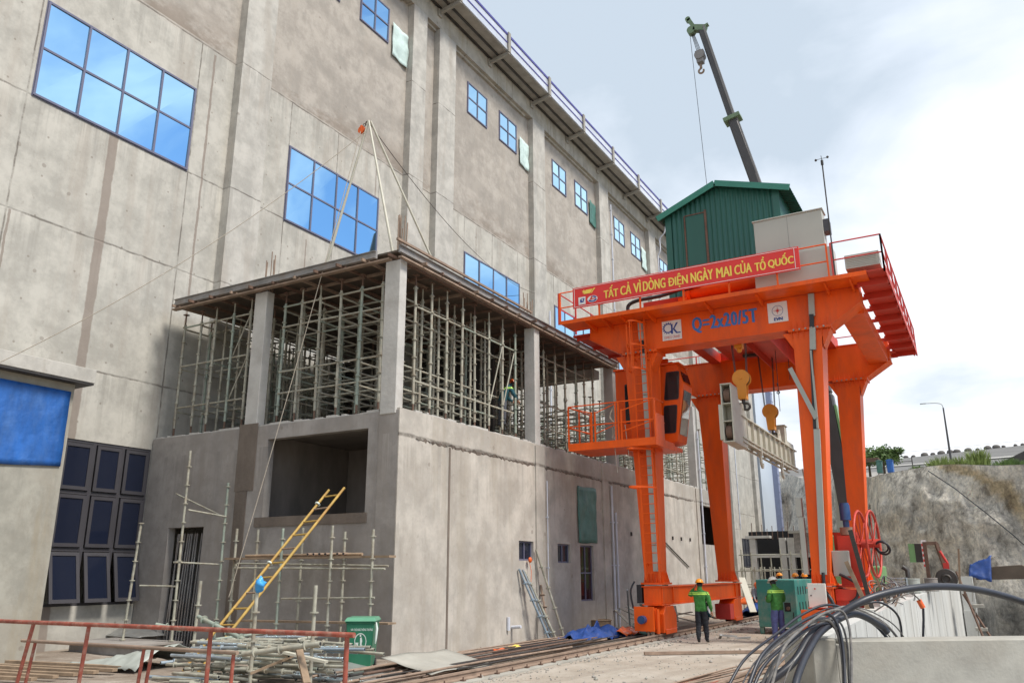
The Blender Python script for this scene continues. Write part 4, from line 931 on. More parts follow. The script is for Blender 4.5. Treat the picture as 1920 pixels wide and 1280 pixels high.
rib_wall(m, lambda t: ((hx1-(hx1-hx0)*t, hy1, hz0), (hx1-(hx1-hx0)*t, hy1, zr(hx1-(hx1-hx0)*t)), (0, 1, 0)), 22)
obj('wall', m, 'shed_green', TR)
m = MB(); ov = .28
for xa, xb in ((pk, hx0-.25), (pk, hx1+.45)):
    rib_wall(m, lambda t, xa=xa, xb=xb: ((xa, hy0-ov+(hy1-hy0+2*ov)*t, zr(pk)+.06), (xb, hy0-ov+(hy1-hy0+2*ov)*t, zr(xb)+.06), (0, 0, 1)), 26, .03)
rfo = obj('roof', m, 'shed_green', TR, solid=.012)
m = MB()
for xb in (hx0-.26, hx1+.46):
    m.beam((pk, hy0-ov-.02, zr(pk)+.02), (xb, hy0-ov-.02, zr(xb)+.02), .04, .22)
obj('verge_trim', m, 'shed_trim', rfo)
m = MB(); m.box(hx1+.42, hx1+.47, hy0-.3, hy1+.3, zr(hx1+.45)-.45, zr(hx1+.45)+.05) if False else None
m = MB(); m.box(hx0-.03, hx0+.20, hy0-.08, hy0-.065, hz0, zr(hx0)); obj('corner_trim', m, 'shed_green', TR)
m = MB(); m.box(hx1-.18, hx1+.05, hy0-.08, hy0-.065, hz0, zr(hx1)); obj('corner_trim', m, 'shed_green', TR)
m = MB(); yd = hy0-.06
m.box(-8.22, -8.17, yd-.02, yd, hz0, 14.52); m.box(-7.46, -7.38, yd-.02, yd, hz0, 14.60); m.box(-8.17, -7.46, yd-.02, yd, 14.49, 14.53); dr = obj('door_frame', m, 'rust', TR)
m = MB(); m.box(-8.155, -7.48, yd+.005, yd+.02, hz0, 14.48); obj('door', m, 'shed_green', dr)
m = MB()
for y in (25.2, 33.15): m.box(-9.3, -4.3, y, y+.42, 10.52, 10.86)
for x in (-9.3, -8.4, -6.9, -5.6, -4.7): m.box(x, x+.4, 25.625, 33.14, 10.40, 10.80)
m.box(-8.0, -6.9, 26.0, 32.6, 10.3, 10.395); m.box(-6.1, -5.2, 26.4, 32.3, 10.25, 10.395); m.box(-9.2, -4.4, 26.95, 27.0, 10.81, 10.849)
obj('trolley_frame', m, 'crane_deck', TR)
m = MB()
for y in (26.2, 31.6):
    m.tube((-7.8, y, 10.62), (-5.2, y, 10.62), .19, 14); m.box(-7.6, -6.3, y-.1, y+.1, 10.14, 10.24)
obj('rope_drum', m, 'steel_dark', TR)
m = MB()
for x in (-9.1, -4.5):
    for y in (25.4, 33.35): m.tube((x, y-.05, 10.56), (x, y+.05, 10.56), .07, 12)
obj('wheel', m, 'steel_dark', TR)
m = MB(); m.beam((-8.4, 26.4, 9.2), (-6.2, 30.2, 10.2), .8, .06) if False else m.box(-6.55, -5.7, 26.6, 32.2, 9.9, 9.94); m.box(-6.57, -6.551, 26.6, 32.2, 9.6, 10.24); m.box(-5.699, -5.68, 26.6, 32.2, 9.6, 10.24); obj('guard', m, 'crane_deck', TR)

# ---------------- hook blocks on ropes ----------------
def hook_block(x, y, ztop, zb, label, s=1.0, two=True):
    r = thing('hook_block', label, 'hook block', (x, y, zb), 'yellow hook blocks under the trolley')
    m = MB()
    for dx, dy in ((-.22, -.07), (-.22, .07), (.20, -.07), (.20, .07)): m.tube((x+dx*s, y+dy, zb+.5*s), (x+dx*1.5*s, y+dy, ztop), .013, 5)
    obj('rope', m, 'steel_dark', r)
    m = MB()
    for dy in (-.12, .12):
        m.tube((x, y+dy-.02, zb+.45*s), (x, y+dy+.02, zb+.45*s), .33*s, 24); m.prism([(x-.20*s, zb+.35*s), (x+.20*s, zb+.35*s), (x+.15*s, zb-.38*s), (x-.15*s, zb-.38*s)], 'y', y+dy-.021, y+dy+.021)
    m.box(x-.15*s, x+.15*s, y-.1, y+.1, zb-.38*s, zb-.24*s); m.tube((x, y-.17, zb+.45*s), (x, y+.17, zb+.45*s), .06*s, 10)
    obj('cheek_plate', m, 'hook_yellow', r)
    m = MB(); m.tube((x, y-.09, zb+.45*s), (x, y+.09, zb+.45*s), .29*s, 24); obj('sheave', m, 'steel_dark', r)
    m = MB(); m.tube((x, y, zb-.38*s), (x, y, zb-.52*s), .06, 10); m.ring((x-.10*s, y, zb-.66*s), .13*s, .042, (0, 1, 0), 14, 7); m.ring((x+.10*s, y, zb-.66*s), .13*s, .042, (0, 1, 0), 14, 7); obj('hook', m, 'steel_dark', r)
    return r
BXC = -6.5
hook_block(-6.40, 26.15, 10.15, 7.66, 'nearer yellow hook block, above the tall end of the beige lifting beam', .84)
hook_block(-6.66, 31.2, 10.15, 7.42, 'farther yellow hook block hanging on long ropes, right of the other', .85)
m = MB(); m.path(sag((-6.41, 26.15, 10.2), (-6.40, 26.15, 9.1), .0, 3), .03, 6); m.box(-6.53, -6.28, 26.03, 26.28, 9.05, 9.32); m.sphere((-6.40, 26.15, 9.0), .09, 10, 6)
tag(obj('limit_weight', m, 'hook_yellow'), 'small yellow block and dark ropes directly above the nearer hook block', 'limit weight')
m = MB()
for x, y, a, b in ((-6.1, 30.2, 7.6, 10.2), (-5.8, 31.0, 8.9, 10.2), (-5.2, 30.4, 8.6, 10.2)): m.tube((x, y, a), (x+.03, y, b), .012, 5)
m.ring((-6.1, 30.2, 8.6), .05, .02, (1, 0, 0), 8, 5); m.ring((-6.1, 30.2, 8.3), .05, .02, (0, 1, 0), 8, 5)
tag(obj('hanging_chain', m, 'steel_dark'), 'dark chain and loose ropes hanging between the two hook blocks', 'chain')

# ---------------- lifting beam ----------------
LB = thing('lifting_beam', 'long beige steel lifting beam with an upright end frame, hung from both hook blocks', 'lifting beam', (-6.5, 30, 5.8))
bx0, bx1, by0, by1, bz0, bz1 = -6.66, -6.26, 26.3, 34.6, 5.98, 6.72
m = MB(); m.box(bx0, bx1, by0, by1, bz1-.04, bz1); m.box(bx0, bx1, by0, by1, bz0, bz0+.04); m.box(-6.56, -6.52, by0, by1, bz0+.042, bz1-.042); m.box(-6.40, -6.36, by0, by1, bz0+.042, bz1-.042)
y = by0+.6
while y < by1: m.box(-6.359, bx1-.01, y, y+.03, bz0+.042, bz1-.042); y += .78
obj('beam', m, 'beam_beige', LB, bevel=.004)
m = MB()
for a, b in ((-6.64, -6.60), (-6.34, -6.30)): m.prism([(25.3, 5.75), (26.9, 5.75), (26.9, 6.82), (26.45, 6.92), (26.15, 7.1), (26.05, 7.3), (26.05, 7.50), (25.3, 7.50)], 'x', a, b)
m.box(-6.598, -6.342, 25.78, 25.82, 5.75, 7.50); m.box(-6.64, -6.30, 25.28, 26.07, 7.503, 7.54); m.box(-6.64, -6.30, 25.28, 26.9, 5.71, 5.747)
for z in (6.35, 6.9): m.box(-6.598, -6.342, 25.32, 25.779, z, z+.03)
m.box(-6.74, -6.643, 25.33, 25.9, 5.8, 6.9)
e_ = obj('end_frame', m, 'beam_beige', LB, bevel=.004)
for z in (6.05, 7.2):
    m = MB(); m.tube((-6.56, 25.55, z), (-6.38, 25.55, z), .22, 20); obj('sheave', m, 'rust', e_)
for y in (26.65, 31.9):
    m = MB(); 
    for dx in (-.13, .13): m.prism([(y-.28, bz1+.002), (y+.28, bz1+.002), (y+.1, bz1+.42), (y-.1, bz1+.42)], 'x', -6.47+dx-.02, -6.47+dx+.02)
    m.tube((-6.72, y, bz1+.25), (-6.3, y, bz1+.25), .045, 10); obj('lug', m, 'beam_beige', LB)
m = MB(); m.box(-6.7, -6.34, 32.9, 33.3, bz1+.002, bz1+.75); m.box(-6.74, -6.3, 32.85, 33.35, bz1+.752, bz1+.79); m.box(-6.7, -6.34, 33.302, 34.4, bz1+.002, bz1+.22); obj('rear_bracket', m, 'beam_beige', LB)
for y in (28.5, 31.7):
    m = MB(); m.path([(-6.3, y, bz0), (-6.3, y, bz0-.5)], .05, 8); m.path([(-6.3, y+.02+.12-.13*cos(a), bz0-.5-.15*sin(a)) for a in [pi*i/10 for i in range(11)]], [.05-.002*i for i in range(11)], 8); m.box(-6.36, -6.24, y-.06, y+.06, bz0-.25, bz0-.003); obj('hook', m, 'beam_beige', LB)
m = MB()
for i in range(9):
    y = by0+.5+i*.9; m.box(bx0+.02, bx1-.02, y, y+.05, bz0-.08, bz0-.002)
m.box(bx0, bx0+.06, by0, by1, bz0-.13, bz0-.081); m.box(bx1-.06, bx1, by0, by1, bz0-.13, bz0-.081); obj('under_frame', m, 'beam_beige', LB); LB.location = (-6.58, 29.3, 5.78); LB.rotation_euler = (radians(-1.0), 0, 0)
m = MB(); m.tube((-6.2, 33.9, 5.9), (-5.9, 33.9, 3.0), .025, 5); tag(obj('sling', m, 'rope'), 'pale sling hanging down from the far end of the beige lifting beam', 'sling')
# ================= ground, pit, rock and embankment =================
def ground_mat():
    m = bpy.data.materials.new('dusty_ground'); m.use_nodes = True; t = m.node_tree; b = t.nodes['Principled BSDF']; L = t.links.new
    b.inputs['Roughness'].default_value = .95; b.inputs['Specular IOR Level'].default_value = .15
    g = t.nodes.new('ShaderNodeNewGeometry').outputs['Position']
    def nz(s, d=6, r=.6, off=0):
        mp = t.nodes.new('ShaderNodeMapping'); L(g, mp.inputs[0]); mp.inputs['Location'].default_value = (off, off, 0)
        n = t.nodes.new('ShaderNodeTexNoise'); L(mp.outputs[0], n.inputs['Vector']); n.inputs['Scale'].default_value = s; n.inputs['Detail'].default_value = d; n.inputs['Roughness'].default_value = r; return n.outputs[0]
    def rp(v, a, c1, bb, c2):
        r = t.nodes.new('ShaderNodeValToRGB'); L(v, r.inputs[0]); e = r.color_ramp.elements; e[0].position = a; e[0].color = (*c1, 1); e[1].position = bb; e[1].color = (*c2, 1); return r.outputs[0]
    def mx(f, a, c, k=1):
        n = t.nodes.new('ShaderNodeMix'); n.data_type = 'RGBA'; L(f, n.inputs[0]); L(a, n.inputs[6]); L(c, n.inputs[7]) if not isinstance(c, tuple) else None
        if isinstance(c, tuple): n.inputs[7].default_value = (*c, 1)
        return n.outputs[2]
    c = rp(nz(.6, 8, .65), .35, (.35, .305, .25), .65, (.50, .45, .385))
    c = mx(rp(nz(.22, 5, .6, 30), .45, (0,0,0), .62, (.6,.6,.6)), c, (.32, .26, .20))
    c = mx(rp(nz(6, 8, .75, 9), .56, (0,0,0), .70, (.65,.65,.65)), c, (.17, .14, .12))
    c = mx(rp(nz(2.4, 8, .7, 60), .60, (0,0,0), .68, (.7,.7,.7)), c, (.58, .54, .47))
    sx_ = t.nodes.new('ShaderNodeSeparateXYZ'); L(g, sx_.inputs[0]); mr = t.nodes.new('ShaderNodeMapRange'); L(sx_.outputs[0], mr.inputs[0]); mr.inputs[1].default_value = -9.2; mr.inputs[2].default_value = -9.9
    mm = t.nodes.new('ShaderNodeMath'); mm.operation = 'MULTIPLY'; L(mr.outputs[0], mm.inputs[0]); nn = nz(1.6, 8, .7, 81); m2 = t.nodes.new('ShaderNodeMath'); m2.operation = 'MULTIPLY_ADD'; L(nn, m2.inputs[0]); m2.inputs[1].default_value = 2.4; m2.inputs[2].default_value = -.55; m2.use_clamp = True; L(m2.outputs[0], mm.inputs[1])
    c = mx(mm.outputs[0], c, (.20, .155, .12))
    wv = t.nodes.new('ShaderNodeTexWave'); mp2 = t.nodes.new('ShaderNodeMapping'); L(g, mp2.inputs[0]); mp2.inputs['Rotation'].default_value = (0, 0, .12); L(mp2.outputs[0], wv.inputs['Vector']); wv.inputs['Scale'].default_value = .22; wv.inputs['Distortion'].default_value = 2.5; wv.inputs['Detail'].default_value = 4; wr = rp(wv.outputs['Fac'], .80, (0, 0, 0), .95, (.35, .35, .35)); c = mx(wr, c, (.27, .225, .18))
    L(c, b.inputs['Base Color'])
    bn = t.nodes.new('ShaderNodeBump'); bn.inputs['Strength'].default_value = .7; bn.inputs['Distance'].default_value = .05; L(nz(9, 10, .7), bn.inputs['Height']); L(bn.outputs[0], b.inputs['Normal'])
    return m
MT['ground'] = ground_mat()
def gz(x, y):
    if -12.4 < x < -3.7 and 6 < y < 60: return .02*noise.noise((x*.8, y*.8, 0))
    return .05*noise.noise((x*.5, y*.5, 2))
m = MB()
m.grid(lambda u, v: (-26+22.3*u, -6+66*v, gz(-26+22.3*u, -6+66*v)), 110, 240)
m.box(-400, -26, -80, 110, -.5, -.05); m.box(-26, -3.7, -80, -6, -.5, -.03); m.box(-26, -3.7, 60, 125, -.5, -.03); m.box(-3.7, 400, -80, 14.2, -.5, -.03)
g_ = obj('ground', m, 'ground', kind='structure')
MT['rock'] = mat('blasted_rock', (.60, .57, .51), .95, var=.20, scale=.35, streak=.35, dirt=(.36, .335, .30), damt=.5, dscale=.5, bump=1.0, bscale=2.4)
def rock_mat():
    m = MT['rock']; t = m.node_tree; b = t.nodes['Principled BSDF']; L = t.links.new
    src = b.inputs['Base Color'].links[0].from_socket
    a = t.nodes.new('ShaderNodeAttribute'); a.attribute_name = 'clay'; a.attribute_type = 'GEOMETRY'
    n = t.nodes.new('ShaderNodeMix'); n.data_type = 'RGBA'; L(a.outputs['Fac'], n.inputs[0]); L(src, n.inputs[6]); n.inputs[7].default_value = (.46, .36, .21, 1)
    a2 = t.nodes.new('ShaderNodeAttribute'); a2.attribute_name = 'wet'
    n2 = t.nodes.new('ShaderNodeMix'); n2.data_type = 'RGBA'; L(a2.outputs['Fac'], n2.inputs[0]); L(n.outputs[2], n2.inputs[6]); n2.inputs[7].default_value = (.075, .078, .075, 1)
    a3 = t.nodes.new('ShaderNodeAttribute'); a3.attribute_name = 'lime'
    n3 = t.nodes.new('ShaderNodeMix'); n3.data_type = 'RGBA'; L(a3.outputs['Fac'], n3.inputs[0]); L(n2.outputs[2], n3.inputs[6]); n3.inputs[7].default_value = (.42, .34, .26, 1)
    # cracks
    g = t.nodes.new('ShaderNodeNewGeometry'); mp = t.nodes.new('ShaderNodeMapping'); L(g.outputs[0], mp.inputs[0]); mp.inputs['Scale'].default_value = (1, .5, .45); mp.inputs['Rotation'].default_value = (.2, .5, .3)
    ns = t.nodes.new('ShaderNodeTexNoise'); L(mp.outputs[0], ns.inputs['Vector']); ns.inputs['Scale'].default_value = 1.5; ns.inputs['Detail'].default_value = 9; ns.inputs['Roughness'].default_value = .72
    rp = t.nodes.new('ShaderNodeValToRGB'); L(ns.outputs[0], rp.inputs[0]); e = rp.color_ramp.elements; e[0].position = .36; e[0].color = (.42, .41, .40, 1); e[1].position = .49; e[1].color = (1.15, 1.15, 1.15, 1); x = e.new(.64); x.color = (1.6, 1.57, 1.5, 1)
    mu = t.nodes.new('ShaderNodeMix'); mu.data_type = 'RGBA'; mu.blend_type = 'MULTIPLY'; mu.inputs[0].default_value = .85; L(n3.outputs[2], mu.inputs[6]); L(rp.outputs[0], mu.inputs[7]); L(mu.outputs[2], b.inputs['Base Color'])
    nd = t.nodes.new('ShaderNodeTexNoise'); L(g.outputs[0], nd.inputs['Vector']); nd.inputs['Scale'].default_value = .7; nd.inputs['Detail'].default_value = 6
    va = t.nodes.new('ShaderNodeVectorMath'); va.operation = 'MULTIPLY_ADD'; L(nd.outputs[1], va.inputs[0]); va.inputs[1].default_value = (4.5, 4.5, 3.0); L(g.outputs[0], va.inputs[2])
    vo = t.nodes.new('ShaderNodeTexVoronoi'); vo.feature = 'DISTANCE_TO_EDGE'; vo.inputs['Scale'].default_value = .38; L(va.outputs[0], vo.inputs['Vector'])
    vr = t.nodes.new('ShaderNodeValToRGB'); L(vo.outputs[0], vr.inputs[0]); ve = vr.color_ramp.elements; ve[0].position = 0; ve[0].color = (.35, .33, .31, 1); ve[1].position = .045; ve[1].color = (1, 1, 1, 1)
    n5 = t.nodes.new('ShaderNodeTexNoise'); L(g.outputs[0], n5.inputs['Vector']); n5.inputs['Scale'].default_value = 4.5; n5.inputs['Detail'].default_value = 9; n5.inputs['Roughness'].default_value = .8
    r5 = t.nodes.new('ShaderNodeValToRGB'); L(n5.outputs[0], r5.inputs[0]); e5 = r5.color_ramp.elements; e5[0].position = .38; e5[0].color = (.74, .72, .70, 1); e5[1].position = .60; e5[1].color = (1.4, 1.37, 1.32, 1)
    m5 = t.nodes.new('ShaderNodeMix'); m5.data_type = 'RGBA'; m5.blend_type = 'MULTIPLY'; m5.inputs[0].default_value = .8; L(mu.outputs[2], m5.inputs[6]); L(r5.outputs[0], m5.inputs[7])
    m6 = t.nodes.new('ShaderNodeMix'); m6.data_type = 'RGBA'; m6.blend_type = 'MULTIPLY'; m6.inputs[0].default_value = .38; L(m5.outputs[2], m6.inputs[6]); L(vr.outputs[0], m6.inputs[7]); L(m6.outputs[2], b.inputs['Base Color'])
    bn = t.nodes.new('ShaderNodeBump'); bn.inputs['Strength'].default_value = 1; bn.inputs['Distance'].default_value = .7; L(ns.outputs[0], bn.inputs['Height']); old = b.inputs['Normal'].links[0].from_socket; L(old, bn.inputs['Normal']); L(bn.outputs[0], b.inputs['Normal'])
rock_mat()
PLAN = [(-60, 128), (-22, 112), (-13, 96), (-9.5, 74), (-6.3, 62), (0, 55), (8, 52), (24, 46), (60, 40), (140, 30)]
def plan(s):
    L_ = [0]
    for a, b in zip(PLAN[:-1], PLAN[1:]): L_.append(L_[-1]+math.hypot(b[0]-a[0], b[1]-a[1]))
    d = s*L_[-1]
    for i in range(len(PLAN)-1):
        if d <= L_[i+1]+1e-6:
            t = (d-L_[i])/(L_[i+1]-L_[i]); return (PLAN[i][0]+(PLAN[i+1][0]-PLAN[i][0])*t, PLAN[i][1]+(PLAN[i+1][1]-PLAN[i][1])*t)
# plan samples are packed where the picture sees them
SV = [i/40*.30 for i in range(40)]+[.30+i/230*.38 for i in range(230)]+[.68+i/40*.32 for i in range(41)]
NT = 110
vs = []; clay = []; wet = []; lime = []
def seg_d(px, pz, pts):
    best = 9
    for (a, b, wa), (c, d, wb) in zip(pts[:-1], pts[1:]):
        t = max(0, min(1, ((px-a)*(c-a)+(pz-b)*(d-b))/((c-a)**2+(d-b)**2))); w = wa+(wb-wa)*t
        best = min(best, math.hypot(px-a-(c-a)*t, pz-b-(d-b)*t)/w)
    return best
VEIN = [(-2.6, 8.6, .14), (-.2, 7.3, .30), (.9, 6.4, .5), (2.4, 4.0, .55), (4.4, 1.5, .75), (6.0, -1.5, .8)]
for j in range(NT+1):
    t = j/NT
    for s in SV:
        x, y = plan(s); zt = 2+.108*y+.9*noise.noise((x*.09, y*.09, 3)); z = -14+(zt+14)*t
        lean = (1-t)*3.2+max(0, 1.5-z)*.10; e1 = noise.fractal((x*.11, y*.11, z*.10), .9, 2.0, 5)*2.4; e2 = noise.fractal((x*.45+9, y*.45, z*.28), .8, 2.1, 6)*.75; e3 = noise.ridged_multi_fractal((x*.8, y*.8, z*.45), .8, 2.0, 5, 1, 2)*.30; vd = noise.voronoi((x*.42+z*.12+.5*e2, y*.42, z*.30))[0] if .3 < s < .68 else (0, 0); e3 += (vd[1]-vd[0])*-.9
        k = max(0.0, min(1, (1-t)*9)); X = x-lean*.35*k+e2*.5*k; Y = y-lean-(e1+e2+e3)*k
        vs.append((X, Y, z+.2*e2*k))
        dv = seg_d(X, z+.35*noise.noise((X*1.2, z*1.2, 5)), VEIN)
        clay.append(max(0, min(1, (1.15-dv)*2.2))*.85); wet.append(max(0, min(1, (1.2-z+noise.noise((x*.5, z*.5, 0)))*.8))*.75)
        l_ = noise.noise((x*1.1+y*.3, 7, z*.05)); lime.append(max(0, min(1, (l_-.22)*4))*max(0, min(1, (zt-1.5-z)*.4))*max(0, min(1, (z-1)*.5))*.75)
n_ = len(SV); mb = MB(); mb.add(vs, [(j*n_+i, j*n_+i+1, (j+1)*n_+i+1, (j+1)*n_+i) for j in range(NT) for i in range(n_-1)], 0, True)
ck = obj('rock_cliff', mb, 'rock', kind='structure')
for nm, arr in (('clay', clay), ('wet', wet), ('lime', lime)):
    at = ck.data.attributes.new(nm, 'FLOAT', 'POINT'); at.data.foreach_set('value', arr)
m = MB(); m.box(-3.0, 200, 14, 70, -14.2, -13.5); obj('pit_floor', m, 'rock', kind='structure')
# plateau behind the cliff edge, rising to the embankment foot
MT['scree'] = mat('scree', (.30, .28, .25), .95, var=.35, scale=.9, dirt=(.16, .15, .13), damt=.7, dscale=.5, bump=.8, bscale=6)
vs = []
NP = 160
for j in range(31):
    t = j/30
    for i in range(NP+1):
        x, y = plan(i/NP); zt = 2+.108*y+.9*noise.noise((x*.09, y*.09, 3))
        X = x*(1+t*1.0)+(-4 if x < -12 else 0)*t; Y = y+(152-y)*t-(0 if y < 130 else 0)
        Z = zt+(18.2-zt)*t*(.6+.4*t)+.35*noise.noise((X*.35, Y*.35, 1))*min(1, t*6)*(1-t)
        vs.append((X, Y-.02, Z))
mb = MB(); mb.add(vs, [(j*(NP+1)+i, j*(NP+1)+i+1, (j+1)*(NP+1)+i+1, (j+1)*(NP+1)+i) for j in range(30) for i in range(NP)], 0, True); obj('upper_ground', mb, 'scree', kind='structure')
def crest(x): return 28.8+(x+21)*.048
m = MB(); m.grid(lambda u, v: (-130+430*u, 150+75*v, 17.9*(1-v)+crest(-130+430*u)*v), 60, 16); m.grid(lambda u, v: (-130+430*u, 225+400*v, crest(-130+430*u)-.2*v), 30, 6)
obj('dam_embankment', m, 'embank', kind='structure')
m = MB(); m.grid(lambda u, v: (-30+120*u, 165+22*u+3.0*v, .25+17.9*(1-(15+22*u+3.0*v)/75)+crest(-30+120*u)*(15+22*u+3.0*v)/75), 40, 2); obj('embankment_road', m, 'road_pale', kind='structure')
m = MB(); m.prism([(1.3, 16.4), (60, 18.5), (60, 23), (6, 18.6)], 'y', 137, 138.2); tag(obj('retaining_wall', m, 'steel_dark'), 'dark low retaining wall at the right end of the embankment foot', 'wall')
m = MB(); m.box(-600, 800, 620, 900, 0, 40); obj('far_hills', m, 'embank', kind='structure')
NUMB = ['first', 'second', 'third', 'fourth', 'fifth', 'sixth', 'seventh', 'eighth', 'ninth', 'tenth', 'eleventh', 'twelfth', 'thirteenth', 'fourteenth', 'fifteenth', 'sixteenth']
rg = random.Random(21)
bl = MB(); bl.sphere((0, 0, 0), 1, 12, 8)
bl.v = [tuple(Vector(v)*(1+.14*noise.noise(Vector(v)*1.7))) for v in bl.v]
b0 = obj('boulder', bl, 'rock_small'); bs = None
for k in range(16):
    o = b0 if k == 0 else b0.copy()
    if k: COL.objects.link(o)
    X = -20+k*1.95+rg.uniform(-.4, .4)
    o.location = (X, 225, crest(X)+.15); s_ = rg.choice([.42, .55, .75, .8]); o.scale = (s_*1.15, s_, s_*.85); o.rotation_euler = (0, 0, rg.uniform(0, 6))
    tag(o, 'dark round boulder on the embankment crest, %s from the left' % NUMB[k], 'boulder', 'boulders along the embankment crest')
# lamp post on the slope
LP = thing('street_lamp', 'tall street lamp with a curved arm standing above the rock face', 'street lamp', (-3.63, 130.00, 16.48))
p0 = Vector(LP.location); m = MB(); m.tube(p0-Vector((0, 0, 1)), p0+Vector((0, 0, 7.9)), .17, 8, r2=.10); obj('pole', m, 'boom_grey', LP)
m = MB(); m.path(spline([p0+Vector((0, 0, 7.85)), p0+Vector((-.15, 0, 8.4)), p0+Vector((-.8, 0, 8.65)), p0+Vector((-2.2, 0, 8.75))], 6), .06, 6); m.box(p0.x-2.9, p0.x-2.15, p0.y-.12, p0.y+.12, p0.z+8.68, p0.z+8.8); obj('lamp_arm', m, 'tray_grey', LP)
for k in range(4):
    a = Vector((-23.99, 200.00, 37.55)); b = Vector((13.28, 200.00, 35.23))
    m = MB(); m.path(sag(a+Vector((-60, 20, -6.4+k*2.6-9)), b+Vector((30, 0, -4+k*2.6-9)), 1.5, 20), .028, 4); tag(obj('power_line', m, 'tray_grey'), 'faint overhead power line above the embankment, %s of the four' % ['lowest', 'second lowest', 'second highest', 'highest'][k], 'power line', 'overhead power lines')

# ---------------- tree, grass tufts, cabins on the plateau ----------------
def leaf_crown(c, R, n, size, rg, sc=(1, 1, 1), clumps=9):
    m = MB(); cl = []
    for _ in range(clumps):
        th, ph = rg.uniform(0, 2*pi), rg.uniform(-.6, 1.2); d = rg.uniform(.3, .85); cl.append((c[0]+R*d*cos(th)*cos(ph)*sc[0], c[1]+R*d*sin(th)*cos(ph)*sc[1], c[2]+R*d*sin(ph)*sc[2], R*rg.uniform(.28, .5)))
    for _ in range(n):
        q = rg.choice(cl); v = Vector((rg.gauss(0, 1), rg.gauss(0, 1), rg.gauss(0, 1))).normalized()*q[3]*rg.uniform(.3, 1.05)
        p = Vector(q[:3])+Vector((v.x, v.y, v.z*.7)); a = Vector((rg.gauss(0, 1), rg.gauss(0, 1), rg.gauss(0, .6))).normalized()*size*rg.uniform(.5, 1.2); b = a.cross(Vector((rg.gauss(0, 1), rg.gauss(0, 1), rg.gauss(0, 1)))).normalized()*size*.5
        m.add([p-a, p+b, p+a, p-b], [(0, 1, 2, 3)])
    return m, cl
rg = random.Random(5)
for (u, v, yy, R, lb) in ((1655, 858, 92, 2.0, 'green leafy tree on the plateau beside the right rear crane leg'), (1628, 866, 96, 1.7, 'smaller leafy tree just right of the rear crane leg, partly behind it')):
    p = {1655: Vector((-8.75, 92.00, 12.43)), 1628: Vector((-10.58, 96.00, 12.75))}[u]
    T_ = thing('broadleaf_tree', lb, 'tree', p); m, cl = leaf_crown((p.x, p.y, p.z+.85), R, 3600, .16, rg, (1.25, 1, .55), 16)
    t_ = MB(); t_.tube(p-Vector((0, 0, 1)), p+Vector((0, 0, 1.3)), .14, 7, r2=.08)
    for q in cl: t_.tube(p+Vector((0, 0, 1.1)), q[:3], .05, 5, r2=.015)
    obj('trunk', t_, 'bark', T_); obj('crown', m, 'leaf', T_)
def tuft(p, h, w, n, lb, mt='leaf_yellow'):
    m = MB(); rg = random.Random(int(p[0]*31+n))
    for _ in range(n):
        a = rg.uniform(0, 2*pi); r = rg.uniform(0, w); b = Vector((p[0]+r*cos(a), p[1]+r*sin(a)*.6, p[2]-.1)); hh = h*rg.uniform(.5, 1)*(1-.4*r/w); bend = Vector((cos(a), sin(a)*.6, 0))*hh*rg.uniform(.1, .5); s_ = Vector((rg.uniform(-1, 1), rg.uniform(-1, 1), 0)).normalized()*.035
        m.add([b-s_, b+s_, b+bend*.4+Vector((0, 0, hh*.6))+s_*.7, b+bend+Vector((0, 0, hh)), b+bend*.4+Vector((0, 0, hh*.6))-s_*.7], [(0, 1, 2, 3, 4)])
    one('grass_clump', m, mt, lb, 'grass', group='tall grass clumps on the plateau')
tuft((-3.00, 78.00, 10.20), 1.5, 1.0, 420, 'yellow-green tall grass clump at the foot of the street lamp, left side'); tuft((-1.65, 80.00, 10.41), 1.4, 1.1, 420, 'tall grass clump just right of the street lamp foot')
tuft((-0.25, 82.00, 10.62), 2.2, .9, 420, 'tallest yellowish grass clump, left of the dark retaining wall'); tuft((1.83, 74.00, 9.49), 1.2, 1.3, 600, 'bright green grass clump at the right edge of the plateau', 'leaf')
tuft((-4.72, 76.00, 9.92), .8, .6, 250, 'small green grass clump at the cliff edge, left of the lamp', 'leaf'); tuft((-3.65, 74.00, 9.57), .7, .7, 220, 'low green grass clump on the cliff edge below the lamp', 'leaf')
for (cx_, cw, mt, lb) in ((-.25, .45, 'tarp_teal', 'small teal site toilet cabin at the cliff edge'), (.30, .5, 'tarp_blue', 'small blue site cabin next to the teal one at the cliff edge')):
    p = Vector((-7.60, 80.00, 10.74)); m = MB(); m.box(p.x+cx_*1.6-cw/2, p.x+cx_*1.6+cw/2, p.y, p.y+.9, p.z-.3, p.z+.72); m.box(p.x+cx_*1.6-cw/2-.05, p.x+cx_*1.6+cw/2+.05, p.y-.05, p.y+.95, p.z+.723, p.z+.79); m.box(p.x+cx_*1.6-cw*.3, p.x+cx_*1.6+cw*.3, p.y-.03, p.y-.003, p.z-.2, p.z+.85)
    one('site_cabin', m, mt, lb, 'cabin', bevel=.02)
HS = thing('open_shelter', 'low open shelter with a thin flat roof at the cliff edge', 'shelter', (-8.61, 82.00, 10.96))
p = Vector(HS.location); m = MB(); m.box(p.x-3.2, p.x+.4, p.y, p.y+2.5, p.z+1.0, p.z+1.1); obj('roof', m, 'rust', HS)
m = MB()
for dx in (-3, -1.4, .3, 1.5, 3.2): m.box(p.x+dx-.04, p.x+dx+.04, p.y, p.y+.08, p.z-.5, p.z+1.0)
m.box(p.x-3, p.x+3.2, p.y, p.y+.05, p.z+.55, p.z+.6); obj('fence_frame', m, 'steel_dark', HS)
